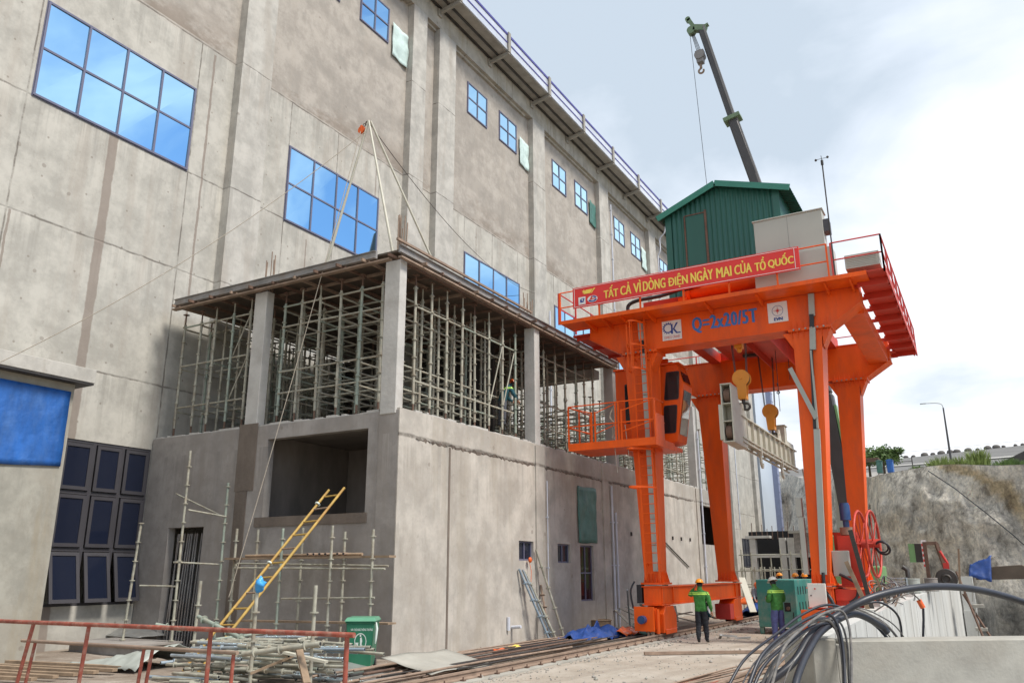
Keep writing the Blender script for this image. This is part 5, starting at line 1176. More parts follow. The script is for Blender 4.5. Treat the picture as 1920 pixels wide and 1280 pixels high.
m = MB(); m.path([Vector(v) for v in ((-2.73, 53.00, 7.55), (-1.48, 52.00, 6.40), (-0.12, 51.00, 4.92), (0.91, 49.50, 3.71), (1.48, 49.00, 2.98))], .03, 5); tag(obj('hose_line', m, 'black_rubber'), 'dark hose running diagonally down the rock face', 'hose')

# ---------------- concrete retaining walls by the pit ----------------
d1 = Vector((.815, .58, 0)).normalized(); n1_ = Vector((-d1.y, d1.x, 0)); A_ = Vector((-2.34, 14.92, 0))
def slab_poly(mb, pts, z0, z1): mb.prism([(p[0], p[1]) for p in pts], 'z', z0, z1)
FW = thing('parapet_wall', 'grey concrete parapet wall in the bottom right foreground', 'wall', (A_.x, A_.y, 0))
m = MB(); slab_poly(m, [A_, A_+d1*14, A_+d1*14+n1_*.66, A_+n1_*.66], -14, .9); slab_poly(m, [A_-d1*.02-n1_*.05, A_+d1*14-n1_*.05, A_+d1*14-n1_*.003, A_-d1*.02-n1_*.003], -.5, -.1)
obj('body', m, 'conc_block', FW, bevel=.02)
m = MB(); B0 = A_-d1*.16; slab_poly(m, [B0-d1*.42-n1_*.04, B0-n1_*.04, B0+n1_*1.1, B0-d1*.42+n1_*1.1], -.1, .93); m.frust((0, 0, 0, 0), (0, 0, 0, 0), 0, 0) if False else None
slab_poly(m, [B0-d1*.62-n1_*.2, B0-n1_*.2, B0+n1_*1.1, B0-d1*.62+n1_*1.1], -.1, .10); slab_poly(m, [B0+d1*.003, A_-d1*.003, A_+n1_*.6-d1*.003, B0+d1*.003+n1_*.6], -.1, .84)
obj('end_block', m, 'conc_block', FW, bevel=.02)
WP = [(-2.80, 16.1, .88), (-2.87, 19.2, .90), (-2.95, 24, .92), (-3.0, 29, .95), (-2.85, 33, 1.02), (-2.6, 36, 1.15), (-2.2, 40, 1.32), (-1.72, 45, 1.5)]
LW = thing('retaining_wall', 'long pale concrete retaining wall running away beside the crane along the pit', 'wall', (-3, 30, 0))
m = MB(); pts = spline([Vector(p) for p in WP], 5)
for a, b in zip(pts[:-1], pts[1:]):
    w_ = .62; m.add([(a.x-w_, a.y, -14), (a.x, a.y, -14), (b.x, b.y, -14), (b.x-w_, b.y, -14), (a.x-w_, a.y, a.z), (a.x, a.y, a.z), (b.x, b.y, b.z), (b.x-w_, b.y, b.z)], [(4, 5, 6, 7), (1, 2, 6, 5), (0, 4, 7, 3)])
a = pts[0]; b = pts[-1]; m.add([(a.x-.62, a.y, -14), (a.x, a.y, -14), (a.x, a.y, a.z), (a.x-.62, a.y, a.z)], [(0, 1, 2, 3)]); m.add([(b.x-.62, b.y, -14), (b.x, b.y, -14), (b.x, b.y, b.z), (b.x-.62, b.y, b.z)], [(3, 2, 1, 0)])
obj('body', m, 'conc_white', LW)
for k in range(2, 34, 2):
    if k >= len(pts): break
    a = pts[k]; m = MB(); m.box(a.x+.001, a.x+.006, a.y-.006, a.y+.006, -3, a.z-.03); obj('joint', m, 'form_steel', LW)
rg = random.Random(4)
for k in range(3, 34):
    if k+1 >= len(pts) or rg.random() < .45: continue
    a = pts[k]; m = MB(); h_ = rg.choice([.05, .08, .14]); m.box(a.x-.6, a.x-rg.uniform(.05, .3), a.y, a.y+rg.uniform(.5, .9), a.z-.1, a.z+h_); obj('coping_block', m, 'conc_white', LW)
# end pier and leaning rusty channels
EP = thing('concrete_pier', 'short white concrete pier at the far end of the pit wall', 'pier', (-1.2, 45.3, 0))
m = MB(); m.box(-1.65, -1.12, 45.05, 45.9, -14, 1.72); m.box(-1.66, -1.10, 44.9, 45.047, -14, .2); obj('body', m, 'conc_white', EP)
m = MB(); m.beam((-1.62, 42.2, 1.95), (-.95, 41.5, -.7), .07, .07); m.beam((-1.50, 42.6, 1.0), (-.6, 41.9, -.9), .07, .07); tag(obj('steel_channel', m, 'rust'), 'two rusty steel channels leaning down the outside of the pit wall', 'steel channel')
m = MB()
for z in (1.2, .45, -.5): m.box(-1.2, -.75, 41.9, 42.6, z, z+.12); m.beam((-1.1, 41.95, z), (-1.15, 41.95, z-.5), .04, .04)
tag(obj('wall_bracket', m, 'conc_block'), 'small working ledges bracketed to the outside of the pit wall', 'bracket')
m = MB(); m.prism([(-1.0, 1.55), (-1.05, 2.05), (-.1, 2.18), (1.0, 2.25), (1.25, 2.1), (1.35, 1.9), (1.32, 1.6)], 'y', 47.2, 50.5); one('plywood_sheet', m, 'plywood', 'brown warped formwork panel jutting out over the pit', 'panel', bevel=.02)
m = MB(); m.grid(lambda u, v: (-1.30+.95*u+.18*v, 46.9+.6*v, 1.75+.95*min(1, v*1.6)*(.55+.45*u)+.12*noise.noise((u*5, v*5, 2))-(.3*u*(1-v))), 12, 12); m.grid(lambda u, v: (-1.25+.95*u, 47.6+.9*v, 2.15+.35*u-.5*v*v+.12*noise.noise((u*5, v*5, 9))), 10, 8)
one('crumpled_tarp', m, 'tarp_navy', 'crumpled blue tarp over the left end of the brown panel by the pit', 'tarp', solid=.01)
# gear standing on the pit wall
def cyl_thing(nm, x, y, z, r, h, mt, lb, cat, grp=None):
    m = MB(); m.tube((x, y, z), (x, y, z+h), r, 18, hollow=0); m.ring((x, y, z+h-.02), r, .018, n=18, k=5); m.ring((x, y, z+h*.5), r, .012, n=18, k=5); m.ring((x, y, z+.03), r, .018, n=18, k=5); return one(nm, m, mt, lb, cat, grp)
cyl_thing('steel_drum', -2.95, 36.2, 1.18, .27, .52, 'tray_grey', 'left one of the two grey drums on the pit wall', 'drum', 'grey drums on the pit wall'); cyl_thing('steel_drum', -2.35, 37.0, 1.22, .24, .50, 'form_steel', 'right one of the two grey drums, beside the green clamp', 'drum', 'grey drums on the pit wall')
m = MB()
for z in (1.16, 1.3, 1.45, 1.6, 1.72):
    for (a, b) in (((-3.75, 35.2), (-3.1, 35.2)), ((-3.1, 35.2), (-3.1, 35.9))): m.tube((*a, z), (*b, z), .018, 5)
for i in range(6): m.tube((-3.75+i*.13, 35.2, 1.14), (-3.75+i*.13, 35.2, 1.74), .018, 5); m.tube((-3.1, 35.2+i*.14, 1.14), (-3.1, 35.2+i*.14, 1.74), .018, 5)
one('wire_crate', m, 'galv', 'galvanised wire cage crate beside the grey drums', 'crate')
m = MB(); p = Vector((-2.47, 38.00, 1.67)); m.beam(p, p+Vector((0, 0, 1.45)), .14, .12); m.beam(p+Vector((.62, .2, .4)), p+Vector((.42, .1, 1.42)), .14, .12); m.beam(p+Vector((0, 0, 1.38)), p+Vector((.45, .1, 1.40)), .1, .14); one('rusty_frame', m, 'rust', 'rusty angular steel frame standing against the rock', 'steel frame')
m = MB(); p = Vector((-1.85, 38.00, 2.14)); m.path(spline([p+Vector((-.1, 0, .62)), p+Vector((.02, 0, .35)), p+Vector((.12, 0, .1)), p+Vector((.05, 0, -.15)), p+Vector((-.12, 0, -.2))], 5), [.05]*21, 8); m.box(p.x-.05, p.x+.16, p.y-.05, p.y+.05, p.z-.1, p.z+.15); one('lifting_clamp', m, 'red_rail', 'red lifting clamp hanging in the rusty frame', 'clamp')
m = MB(); p = Vector((-1.82, 37.50, 1.67)); m.tube(p+Vector((0, -.06, 0)), p+Vector((0, .06, 0)), .36, 20, 0); m.ring(p, .36, .05, (0, 1, 0), 20, 6); m.ring(p-Vector((0, .07, 0)), .15, .05, (0, 1, 0), 12, 5)
one('winch_wheel', m, 'steel_dark', 'dark winch wheel leaning by the rusty frame', 'winch')
m = MB(); m.beam((-1.43, 39.00, 1.45), (-1.30, 39.00, 2.86), .07, .07); one('timber_post', m, 'timber', 'thin upright timber post beside the pier', 'post')
m = MB(); p = Vector((-3.10, 36.40, 1.72)); m.path([p, p+Vector((.0, 0, .3)), p+Vector((-.15, 0, .42))], .09, 8); one('pipe_elbow', m, 'steel_dark', 'black pipe elbow standing behind the wire crate', 'pipe')
# tangled cable heap between reel and crate
rg = random.Random(8); HP = thing('cable_heap', 'tangled heap of grey cables and hoses on the wall beside the cable reel', 'cable heap', (-3.2, 30.5, .95))
for k in range(26):
    c = Vector((-3.25+rg.uniform(-.35, .3), 30.6+rg.uniform(-1.3, 1.2), 1.0)); R_ = rg.uniform(.18, .55); m = MB()
    ax = Vector((rg.uniform(-1, 1), rg.uniform(-1, .3), rg.uniform(.1, 1))); m.ring(c+Vector((0, 0, rg.uniform(.08, .45))), R_, rg.uniform(.014, .03), ax, 18, 5, a0=rg.uniform(0, 3), a1=rg.uniform(4, 7)); obj('cable', m, rg.choice(['cable_grey', 'galv', 'cable_grey', 'rust_light', 'cable_dark']), HP)
for k, (a, b, w_, lb, mt) in enumerate((((-3.15, 25.3, .95), (-3.45, 25.0, 3.1), .12, 'weathered grey plank leaning upright against the cable reel', 'steel_dark'), ((-3.2, 24.9, .95), (-3.62, 24.8, 2.25), .11, 'pale plank leaning on the reel, in front of the darker one', 'timber'), ((-3.0, 27.6, .95), (-3.3, 27.8, 2.0), .06, 'thin pole leaning behind the cable heap', 'timber'))):
    m = MB(); m.beam(a, b, w_, .035, up=(0, 1, 0)); one('plank', m, mt, lb, 'plank')

# ---------------- rails and ground-lying stock ----------------
for xr, lb in ((-9.12, 'left crane rail along the foot of the annex'), (-4.4, 'right crane rail beside the pit wall')):
    R_ = thing('crane_rail', lb, 'rail', (xr, 30, 0), 'crane rails')
    m = MB(); m.prism([(xr-.075, .03), (xr+.075, .03), (xr+.075, .05), (xr+.015, .07), (xr+.015, .13), (xr+.04, .14), (xr+.04, .175), (xr-.04, .175), (xr-.04, .14), (xr-.015, .13), (xr-.015, .07), (xr-.075, .05)], 'y', 2, 100); obj('rail', m, 'rust_light', R_)
    m = MB(); m.box(xr-.42, xr+.30, 2, 100, -.2, .026); obj('plinth', m, 'conc_block', R_)
    for q in range(58 if xr < -5 else 0):
        y = 10+q*.62; m = MB(); m.box(xr+.08, xr+.16, y, y+.08, .028, .055); m.tube((xr+.12, y+.04, .05), (xr+.12, y+.04, .10), .014, 6); obj('clip', m, 'rust', R_)
rg = random.Random(17)
NUM = ['nearest', 'second', 'third', 'fourth', 'fifth', 'sixth', 'seventh', 'eighth', 'ninth', 'tenth', 'eleventh', 'twelfth', 'thirteenth', 'fourteenth', 'fifteenth', 'sixteenth', 'seventeenth', 'eighteenth', 'nineteenth', 'twentieth']+['twenty-'+w for w in ('first', 'second', 'third', 'fourth', 'fifth', 'sixth', 'seventh', 'eighth', 'ninth')]+['thirtieth']+['thirty-'+w for w in ('first', 'second', 'third', 'fourth', 'fifth', 'sixth')]
for k in range(36):
    x = -9.78-1.85*k/36+rg.uniform(-.02, .02); y0 = rg.uniform(11.5, 15.5); L_ = rg.uniform(7, 10.5); z = .06+rg.choice([0, .04, .08])
    m = MB(); m.path([(x, y0, z), (x+rg.uniform(-.1, .1), y0+L_/2, z+.01), (x+rg.uniform(-.15, .15), y0+L_, z)], rg.uniform(.014, .03), 5)
    o = obj('steel_bar', m, rg.choice(['rust', 'rust_light', 'steel_dark', 'rust_light', 'rust'])); tag(o, 'thin rusty steel bar along the annex foot, %s to the left crane rail' % NUM[k], 'steel bar', 'steel bars along the left rail')
for k in range(16):
    a = Vector((-5.5+.066*k, 12.2+rg.uniform(-1, 1), .05+rg.uniform(0, .1))); b = a+Vector((rg.uniform(.3, .7), rg.uniform(4.2, 5.4), 0)); m = MB(); m.path([a, a.lerp(b, .5)+Vector((rg.uniform(-.05, .05), 0, .02)), b], .017, 5)
    tag(obj('reinforcing_bar', m, 'rust_light' if k % 4 else 'rail_rust_red'), 'reddish reinforcing bar on the ground by the foreground cables, %s from the left' % NUM[k].replace('nearest', 'first'), 'steel bar', 'reinforcing bars near the parapet')
m = MB(); a, b = Vector((-7.87, 20.19, 0.05)), Vector((-5.00, 22.36, 0.05)); m.beam(a, b, .12, .07); one('timber_baulk', m, 'rust_light', 'long reddish baulk lying across the ground in front of the two men', 'baulk')
m = MB(); p = Vector((-7.75, 26.30, 0.00)); m.beam(p+Vector((0, 0, .1)), p+Vector((.5, .15, .06)), .08, .06); m.beam(p, p+Vector((.1, -.2, .12)), .08, .05); m.beam(p+Vector((.45, .1, .02)), p+Vector((.9, .2, .05)), .16, .05); one('scrap_metal', m, 'sheet_metal', 'small piece of bent grey scrap metal on the ground between the two men', 'scrap')
# scattered gravel
rg = random.Random(30); m = MB()
for k in range(2600):
    u = rg.random()
    if u < .45: x = rg.uniform(-9, -4.9); y = 11+25*rg.random()**1.3
    elif u < .8: x = rg.uniform(-9.0, -8.5); y = rg.uniform(11, 40)
    else: x = rg.uniform(-12.6, -9.5); y = rg.uniform(14, 45)
    s_ = rg.uniform(.008, .028)*(2.6 if rg.random() < .05 else 1); c = Vector((x, y, s_*.3)); n6 = [Vector((rg.uniform(.6, 1.2)*s_*a, rg.uniform(.6, 1.2)*s_*b, rg.uniform(.5, .9)*s_*d)) for a, b, d in ((1,0,0),(0,1,0),(-1,0,0),(0,-1,0),(0,0,1),(0,0,-1))]
    m.add([c+v for v in n6], [(0,1,4),(1,2,4),(2,3,4),(3,0,4),(1,0,5),(2,1,5),(3,2,5),(0,3,5)], rg.choice([0, 0, 1]))
g_ = obj('gravel', m, ['gravel_grey', 'conc_block'], kind='stuff'); tag(g_, 'small stones and crumbs of concrete scattered over the dusty yard', 'gravel')
# tubes leaning on the annex
for k, (a, b, mt, lb) in enumerate((((-12.05, 23.14, -0.20), (-12.62, 22.31, 2.08), 'tube_blue', 'bluish tube at the left of the tubes leaning on the annex wall'), ((-12.00, 23.29, -0.21), (-12.60, 22.50, 2.06), 'galv', 'grey tube leaning second from the left on the annex wall'), ((-11.90, 23.30, -0.23), (-12.58, 22.60, 2.02), 'scaffold_grey', 'grey tube leaning third from the left on the annex wall'),
        ((-12.10, 23.24, 0.11), (-12.60, 23.67, 1.59), 'rust_light', 'short rusty tube leaning behind the tallest one'), ((-12.00, 24.04, -0.28), (-12.60, 23.38, 2.67), 'scaffold_grey', 'tallest ringed scaffold tube leaning on the annex wall right of the small square window'))):
    m = MB(); a = Vector(a); b = Vector(b); a.z = max(a.z, .03); m.tube(a, b, .038, 8)
    for t in (.1, .33, .56, .8): c = a.lerp(b, t); d = (b-a).normalized(); m.tube(c-d*.012, c+d*.012, .085, 8)
    one('scaffold_tube', m, mt, lb, 'tube')
# tarps, basket and rags at the wall foot
m = MB(); p = Vector((-10.62, 23.86, 0.00)); m.grid(lambda u, v: (p.x-.75+1.1*v+.2*noise.noise((u*4, v*4, 1)), p.y-1.6+3.4*u, .05+.55*max(0, sin(pi*v))*sin(pi*min(1, u*.9+.1))*(.35+.9*abs(noise.noise((u*5, v*4, 0))))+.16*abs(noise.noise((u*11, v*8, 3)))), 44, 18, 0)
one('tarp_heap', m, 'tarp_navy', 'crumpled blue tarp heap on the ground by the left front crane bogie', 'tarp', solid=.01)
m = MB(); m.grid(lambda u, v: (p.x+.0+.55*u, p.y+.6+1.1*v, .10+.22*abs(noise.noise((u*5, v*4, 8)))+.12*sin(pi*u)), 8, 10); one('red_cloth', m, 'helmet_orange', 'red cloth lying on the blue tarp heap', 'cloth', solid=.01)
m = MB(); m.grid(lambda u, v: (p.x-.3+1.0*u, p.y+2.2+2.2*v, .05+.18*abs(noise.noise((u*4, v*4, 5)))+.1*sin(pi*v)), 10, 12); one('green_sheet', m, 'tarp_teal', 'dull green sheet lying behind the blue tarp heap', 'sheet', solid=.01)
p = Vector((-11.87, 26.70, 0.00)); m = MB(); m.tube((p.x-.6, p.y+1.2, 0), (p.x-.6, p.y+1.2, .34), .34, 16, r2=.38); m.ring((p.x-.6, p.y+1.2, .34), .37, .03, n=16, k=5); m.ring((p.x-.6, p.y+1.2, .17), .37, .02, n=16, k=5); one('wicker_basket', m, 'timber', 'round brown basket at the wall foot below the tall dark window', 'basket')
for (u, v, mt, lb) in ((938, 1226, 'helmet_orange', 'orange rag on the ground at the annex wall foot'), (966, 1220, 'banner_yellow', 'small yellow bag on the ground at the annex wall foot')):
    p = {938: Vector((-11.01, 18.50, 0.00)), 966: Vector((-11.10, 19.40, 0.00))}[u]; m = MB(); m.sphere((p.x, p.y, .07), .2, 10, 6, sc=(.9, 1.6, .5)); m.v = [tuple(Vector(v_)+Vector((0, 0, .08*noise.noise(Vector(v_)*6)))) for v_ in m.v]; one('rag', m, mt, lb, 'rag')
m = MB(); p = Vector((-12.60, 22.91, 2.33)); m.sphere(p+Vector((.04, 0, .02)), .09, 8, 5, sc=(.6, 1, 1)); m.path([p, p+Vector((.05, .05, -.3)), p+Vector((.06, 0, -.7))], .01, 4); tag(obj('orange_rag', m, 'helmet_orange'), 'orange rag hanging from the sill of the first small square window', 'rag')
m = MB(); p = Vector((-11.21, 16.71, 0.00)); m.box(p.x-.7, p.x+.55, p.y-.9, p.y+1.0, .03, .13); one('concrete_slab', m, 'conc_block', 'flat pale slab lying at the annex wall foot behind the metal sheets', 'slab')

# white planks under the crane and blue sheet with orange cover beyond
rg = random.Random(44)
for k in range(12):
    c = Vector((-10.9+rg.uniform(-.6, .6), 29.6+rg.uniform(-1.5, 1.8), .1+k*.05)); d = Vector((rg.uniform(-1, 1), rg.uniform(-.6, 1), rg.uniform(-.1, .5))).normalized()*rg.uniform(.5, 1.1); m = MB(); m.beam(c-d, c+d, .14, .03); tag(obj('board_offcut', m, 'conc_block' if k % 3 else 'tray_grey'), 'pale board offcut heaped under the crane sill beam, %s from the bottom' % NUMB[k], 'board', 'board offcuts under the crane')
m = MB(); m.beam((-11.4, 28.0, .1), (-11.0, 26.9, 1.4), .06, .06); one('prop_tube', m, 'galv', 'single grey tube propped at a slant under the crane sill beam', 'tube')
p = Vector((-9.62, 38.13, 0.00)); m = MB(); m.grid(lambda u, v: (p.x-.7+1.7*u, p.y-.5+1.6*v, .05+.62*max(0, sin(pi*u))*sin(pi*min(1, v+.15))+.12*noise.noise((u*6, v*6, 4))), 14, 10); one('tarp_mound', m, 'tarp_navy', 'blue tarp mound left of the teal container', 'tarp', solid=.01)
m = MB(); m.grid(lambda u, v: (p.x-1.1+1.2*u, p.y+.7+1.0*v, .55+.35*sin(pi*u)*sin(pi*v)+.06*noise.noise((u*6, v*6, 4))), 10, 8); one('orange_sheet', m, 'helmet_orange', 'orange sheet lying behind the blue tarp mound', 'sheet', solid=.01)
m = MB(); a = Vector((-10.02, 38.00, 1.31)); m.beam(a+Vector((0, 0, .4)), a+Vector((.7, -1.2, -1.0)), .28, .05); one('leaning_panel', m, 'beam_beige', 'pale panel leaning behind the rear left crane leg', 'panel')

# ---------------- teal steel container ----------------
TC = thing('steel_container', 'worn teal steel container box standing between the crane legs', 'container', (-6.5, 30.3, .05))
m = MB(); m.box(-7.12, -5.86, 28.75, 31.9, .22, 1.72); m.box(-7.12, -6.98, 28.8, 28.95, 0, .218); m.box(-6.0, -5.86, 28.8, 28.95, 0, .218); m.box(-7.12, -6.98, 31.7, 31.85, 0, .218); m.box(-6.0, -5.86, 31.7, 31.85, 0, .218); obj('body', m, 'teal_container', TC, bevel=.015)
m = MB(); m.box(-6.25, -6.05, 28.737, 28.747, .72, 1.0); 
for k in range(5): m.box(-5.857, -5.85, 29.2+k*.5, 29.3+k*.5, .75, 1.0)
for k in range(6): m.box(-5.857, -5.85, 29.1+k*.42, 29.2+k*.42, 1.25, 1.5)
obj('opening', m, 'dark_void', TC)
m = MB(); m.box(-6.0, -5.97, 28.737, 28.747, .45, .7); obj('handle', m, 'dark_void', TC)
m = MB(); m.tube((-6.13, 28.735, .82), (-6.13, 28.70, .82), .06, 10); obj('cap', m, 'rust', TC)
# ================= foreground left: guard rails, tubes, scaffolds, ladder =================
def guard(name, lb, y, x0, z0, x1, z1, posts, r, mt, lean=0):
    R_ = thing(name, lb, 'railing', (x0, y, 0)); m = MB(); m.tube((x0, y, z0), (x1, y, z1), r, 10); obj('top_rail', m, mt, R_)
    for x, lx_ in posts:
        t = (x-x0)/(x1-x0); zt = z0+(z1-z0)*t; m = MB(); m.tube((x, y+.01, zt-r*.7), (x+lx_, y+.01, -.05), r*.92, 9); obj('post', m, 'rail_rust_red', R_)
    return R_
GR = guard('guard_rail', 'red rusty guard rail across the bottom left foreground', 6.0, -14.0, 1.42, -5.10, 1.455, [(-10.05, -.35), (-8.98, -.12), (-6.98, -.0), (-5.19, 0.0)], .024, 'rail_rust_red')
guard('guard_rail', 'lower worn guard rail with a whitish top bar behind the front one', 6.9, -11.75, 1.11, -7.55, 1.13, [(-11.45, -.2), (-9.18, -.12), (-9.02, -.16), (-7.62, -.02)], .023, 'rust_light')
def rtube(m, a, b, r=.038, mt=0, rings=True, rg=random):
    a, b = Vector(a), Vector(b); m.tube(a, b, r, 9, mt, hollow=1)
    if rings:
        L_ = (b-a).length; d = (b-a).normalized(); k = .25
        while k < L_-.1: c = a+d*k; m.tube(c-d*.01, c+d*.008, r*1.9, 9, mt); k += .5
def stile_post(x, y, z1, lb, z0=0, mt='scaffold_grey', lean=(0, 0), grp='loose scaffold posts at the left'):
    m = MB(); m.tube((x, y, z0), (x+lean[0], y+lean[1], z1), .036, 9); k = .3
    while k < z1-z0-.1: t = k/(z1-z0); m.tube((x+lean[0]*t, y+lean[1]*t, z0+k-.012), (x+lean[0]*t, y+lean[1]*t, z0+k+.012), .08, 9); k += .5
    return one('scaffold_post', m, mt, lb, 'post', grp)
def frame_thing(lb, posts, ledg, decks=(), grp='scaffold frames in front of the annex'):
    R_ = thing('access_scaffold', lb, 'scaffold', (posts[0][0], posts[0][1], 0), grp)
    for (x, y, z0, z1, lx_) in posts:
        m = MB(); m.tube((x, y, z0), (x+lx_, y, z1), .034, 8, 0 if int(x*10) % 3 else 2); k = .3
        while k < z1-z0: t = k/(z1-z0); m.tube((x+lx_*t, y, z0+k-.012), (x+lx_*t, y, z0+k+.012), .075, 8, 0); k += .5
        obj('post', m, SC, R_)
    for a, b in ledg: m = MB(); m.tube(a, b, .024, 7, 0); obj('ledger', m, SC, R_)
    for d in decks: m = MB(); m.box(*d, 0); obj('deck', m, ['timber'], R_)
    return R_
def Zp(p): return p
a1, a2 = (-18.91, 15.00, 5.24), (-18.88, 15.00, 0.76); b1, b2 = (-20.11, 14.60, 3.31), (-20.25, 14.60, 1.15); c1, c2 = (-18.32, 15.90, 4.41), (-18.31, 15.90, 0.73)
def ext(p, q): t = p[2]/(p[2]-q[2]); return (p[0]+(q[0]-p[0])*t, p[1], 0)
ea, eb, ec = ext(a1, a2), ext(b1, b2), ext(c1, c2)
frame_thing('tall leaning scaffold frame in front of the dark doorway', [(ea[0], 15.0, 0, a1[2], a1[0]-ea[0]), (eb[0], 14.6, 0, b1[2], b1[0]-eb[0]), (ec[0], 15.9, 0, c1[2], c1[0]-ec[0])],
    [((-19.86, 14.60, 1.67), (-18.88, 15.00, 1.65)), ((-19.13, 15.00, 2.27), (-18.32, 15.90, 2.21)), ((-18.75, 15.00, 3.63), (-18.27, 15.90, 3.48)), ((-18.41, 15.90, 3.49), (-20.74, 16.10, 4.24))])
q1, q2, q3, q4 = (-17.36, 15.50, 3.12), (-15.38, 15.20, 3.06), (-13.75, 15.20, 3.08), (-12.49, 15.20, 2.96)
frame_thing('long low scaffold with a timber deck under the large wall opening', [(q1[0], 15.5, 0, q1[2], 0), (q2[0], 15.2, 0, q2[2], 0), (q3[0], 15.2, 0, q3[2], 0), (q4[0], 15.2, 0, q4[2], 0), (q2[0]-.1, 16.0, 0, q2[2]+.05, 0), (q3[0]-.3, 16.0, 0, q3[2]-.1, 0), (q1[0]+.15, 16.1, 0, q1[2], 0)],
    [((-16.99, 15.20, 2.11), (-12.11, 15.20, 2.07)), ((-17.69, 15.90, 2.23), (-12.57, 15.90, 2.14)), ((-15.27, 15.20, 1.38), (-12.38, 15.20, 1.44)), ((-16.93, 15.20, 2.09), (-17.84, 16.00, 2.20))],
    [(q1[0]-.1, q4[0]+.45, 15.25, 15.5, 2.32, 2.37)])
R_ = thing('tube_stack', 'short row of open-ended tubes lying on the timber scaffold deck', 'tubes', (-13.6, 15.6, 2.4))
for k in range(7):
    m = MB(); m.tube((-14.6+k*.19, 15.3, 2.42), (-14.6+k*.19-.3, 16.1, 2.42), .036, 8, hollow=1); obj('tube', m, ['rust_light', 'dark_void'], R_)
m = MB(); m.tube((-16.9, 15.45, 2.41), (-13.0, 15.45, 2.41), .035, 8); one('long_tube', m, 'timber', 'long brown tube lying along the timber scaffold deck', 'tube')
m = MB(); m.beam((-17.07, 15.60, 0.81), (-12.16, 15.60, 0.87), .3, .04); one('scaffold_board', m, 'timber', 'low board under the scaffold, just above the tube pile', 'board')
stile_post((-11.88, 11.20, 1.83)[0], 11.2, (-11.89, 11.20, 1.88)[2], 'pale upright scaffold post with a blue bag on top, nearest the ladder'); stile_post((-10.82, 11.60, 1.74)[0], 11.6, (-10.80, 11.60, 1.77)[2], 'pale upright scaffold post between the tube pile and the green bin')
stile_post((-15.63, 13.00, 1.00)[0], 13, (-15.66, 13.00, 1.82)[2], 'pale upright scaffold post left of the yellow ladder, rope on its head', lean=(.05, 0))
p = Vector((-11.82, 11.20, 1.79)); m = MB(); m.sphere(p, .10, 20, 14, sc=(.9, .9, 1.3)); m.v = [tuple(Vector(p)+(Vector(v)-Vector(p))*(1+.45*noise.noise(Vector(v)*11)+.25*noise.noise(Vector(v)*31))) for v in m.v]; one('blue_bag', m, 'bag_blue', 'light blue plastic bag tied on top of the scaffold post', 'bag')
# ladder
LA = thing('yellow_ladder', 'long yellow wooden ladder leaning from the ground to the large wall opening', 'ladder', (-16, 13, 0))
l1, l2 = Vector((-15.07, 13.20, 0.87)), Vector((-14.76, 16.10, 4.05)); r1, r2 = Vector((-14.58, 13.20, 0.89)), Vector((-14.24, 16.10, 4.08))
for a, b in ((l1, l2), (r1, r2)):
    f_ = a+(a-b)*(a.z/(b.z-a.z)); m = MB(); m.tube(f_, b, .034, 8); obj('stile', m, 'ladder_yellow', LA)
for k in range(11):
    t = -.1+k*.104; m = MB(); m.tube(l1.lerp(l2, t), r1.lerp(r2, t), .022, 7); obj('rung', m, 'ladder_yellow' if k % 3 else 'rust_light', LA)
for t in (.42, .88): m = MB(); m.ring(l1.lerp(l2, t), .055, .025, (l2-l1), 10, 5); obj('tie', m, 'print_white', LA)
# pile of scaffold tubes
rg = random.Random(12); HEAP = []
for k in range(84):
    lay = k//12; x = -14.7+rg.uniform(0, 2.5)+lay*.05; y = 10.9+rg.uniform(-.2, 1.6)+lay*.12; z = .05+lay*.10
    L_ = rg.uniform(1.2, 2.1); a = rg.gauss(.12, .13)+(.0 if rg.random() < .85 else 1.2)
    p = Vector((x, y, z+rg.uniform(0, .04))); d = Vector((cos(a), sin(a), rg.uniform(-.03, .05)))*L_
    mt, lb = rg.choices([('scaffold_grey', 'pale dusty'), ('galv', 'grey galvanised'), ('scaffold_green', 'greenish'), ('tube_blue', 'bluish')], [7, 3, 1.6, 1])[0]
    m = MB(); rtube(m, p, p+d, .031, 0, rg.random() < .45)
    HEAP.append((lay, x, lb, obj('scaffold_tube', m, [mt, 'dark_void'])))
ORD = ['first', 'second', 'third', 'fourth', 'fifth', 'sixth', 'seventh', 'eighth', 'ninth', 'tenth', 'eleventh', 'twelfth']
for lay in range(7):
    for i, h in enumerate(sorted([q for q in HEAP if q[0] == lay], key=lambda q: q[1])):
        tag(h[3], '%s tube in the %s layer of the heap, %s from the left' % (h[2], ['bottom', 'second', 'third', 'middle', 'fifth', 'sixth', 'top'][lay], ORD[i]), 'tube', 'heap of scaffold tubes')
for (a, b, mt, lb) in (((-16.43, 12.60, 0.89), (-15.94, 12.90, 0.78), 'scaffold_green', 'short green tube sticking out on top of the pile, leftmost'), ((-14.83, 12.40, 1.10), (-12.79, 12.00, 0.68), 'scaffold_green', 'slanting green tube lying on top of the pile below the ladder foot'), ((-11.47, 10.60, 0.65), (-9.99, 10.90, 0.85), 'scaffold_grey', 'long pale tube on top of the pile, pointing at the bin')):
    m = MB(); rtube(m, a, b, .045); tag(obj('scaffold_tube', m, [mt, 'dark_void']), lb, 'tube', 'heap of scaffold tubes')
for k, (a, b, lb) in enumerate((((-11.13, 11.20, 0.65), (-10.28, 11.40, 0.51), 'broken pale timber lying across the right end of the tube pile'), ((-10.57, 11.00, 0.77), (-10.14, 10.80, 0.24), 'short board standing across the tube pile near its right end'), ((-11.66, 11.00, 0.29), (-11.04, 11.50, 0.60), 'pale timber sticking up at a slant out of the tube pile'))):
    m = MB(); m.beam(a, b, .12, .04); one('broken_board', m, 'timber' if k else 'beam_beige', lb, 'board')
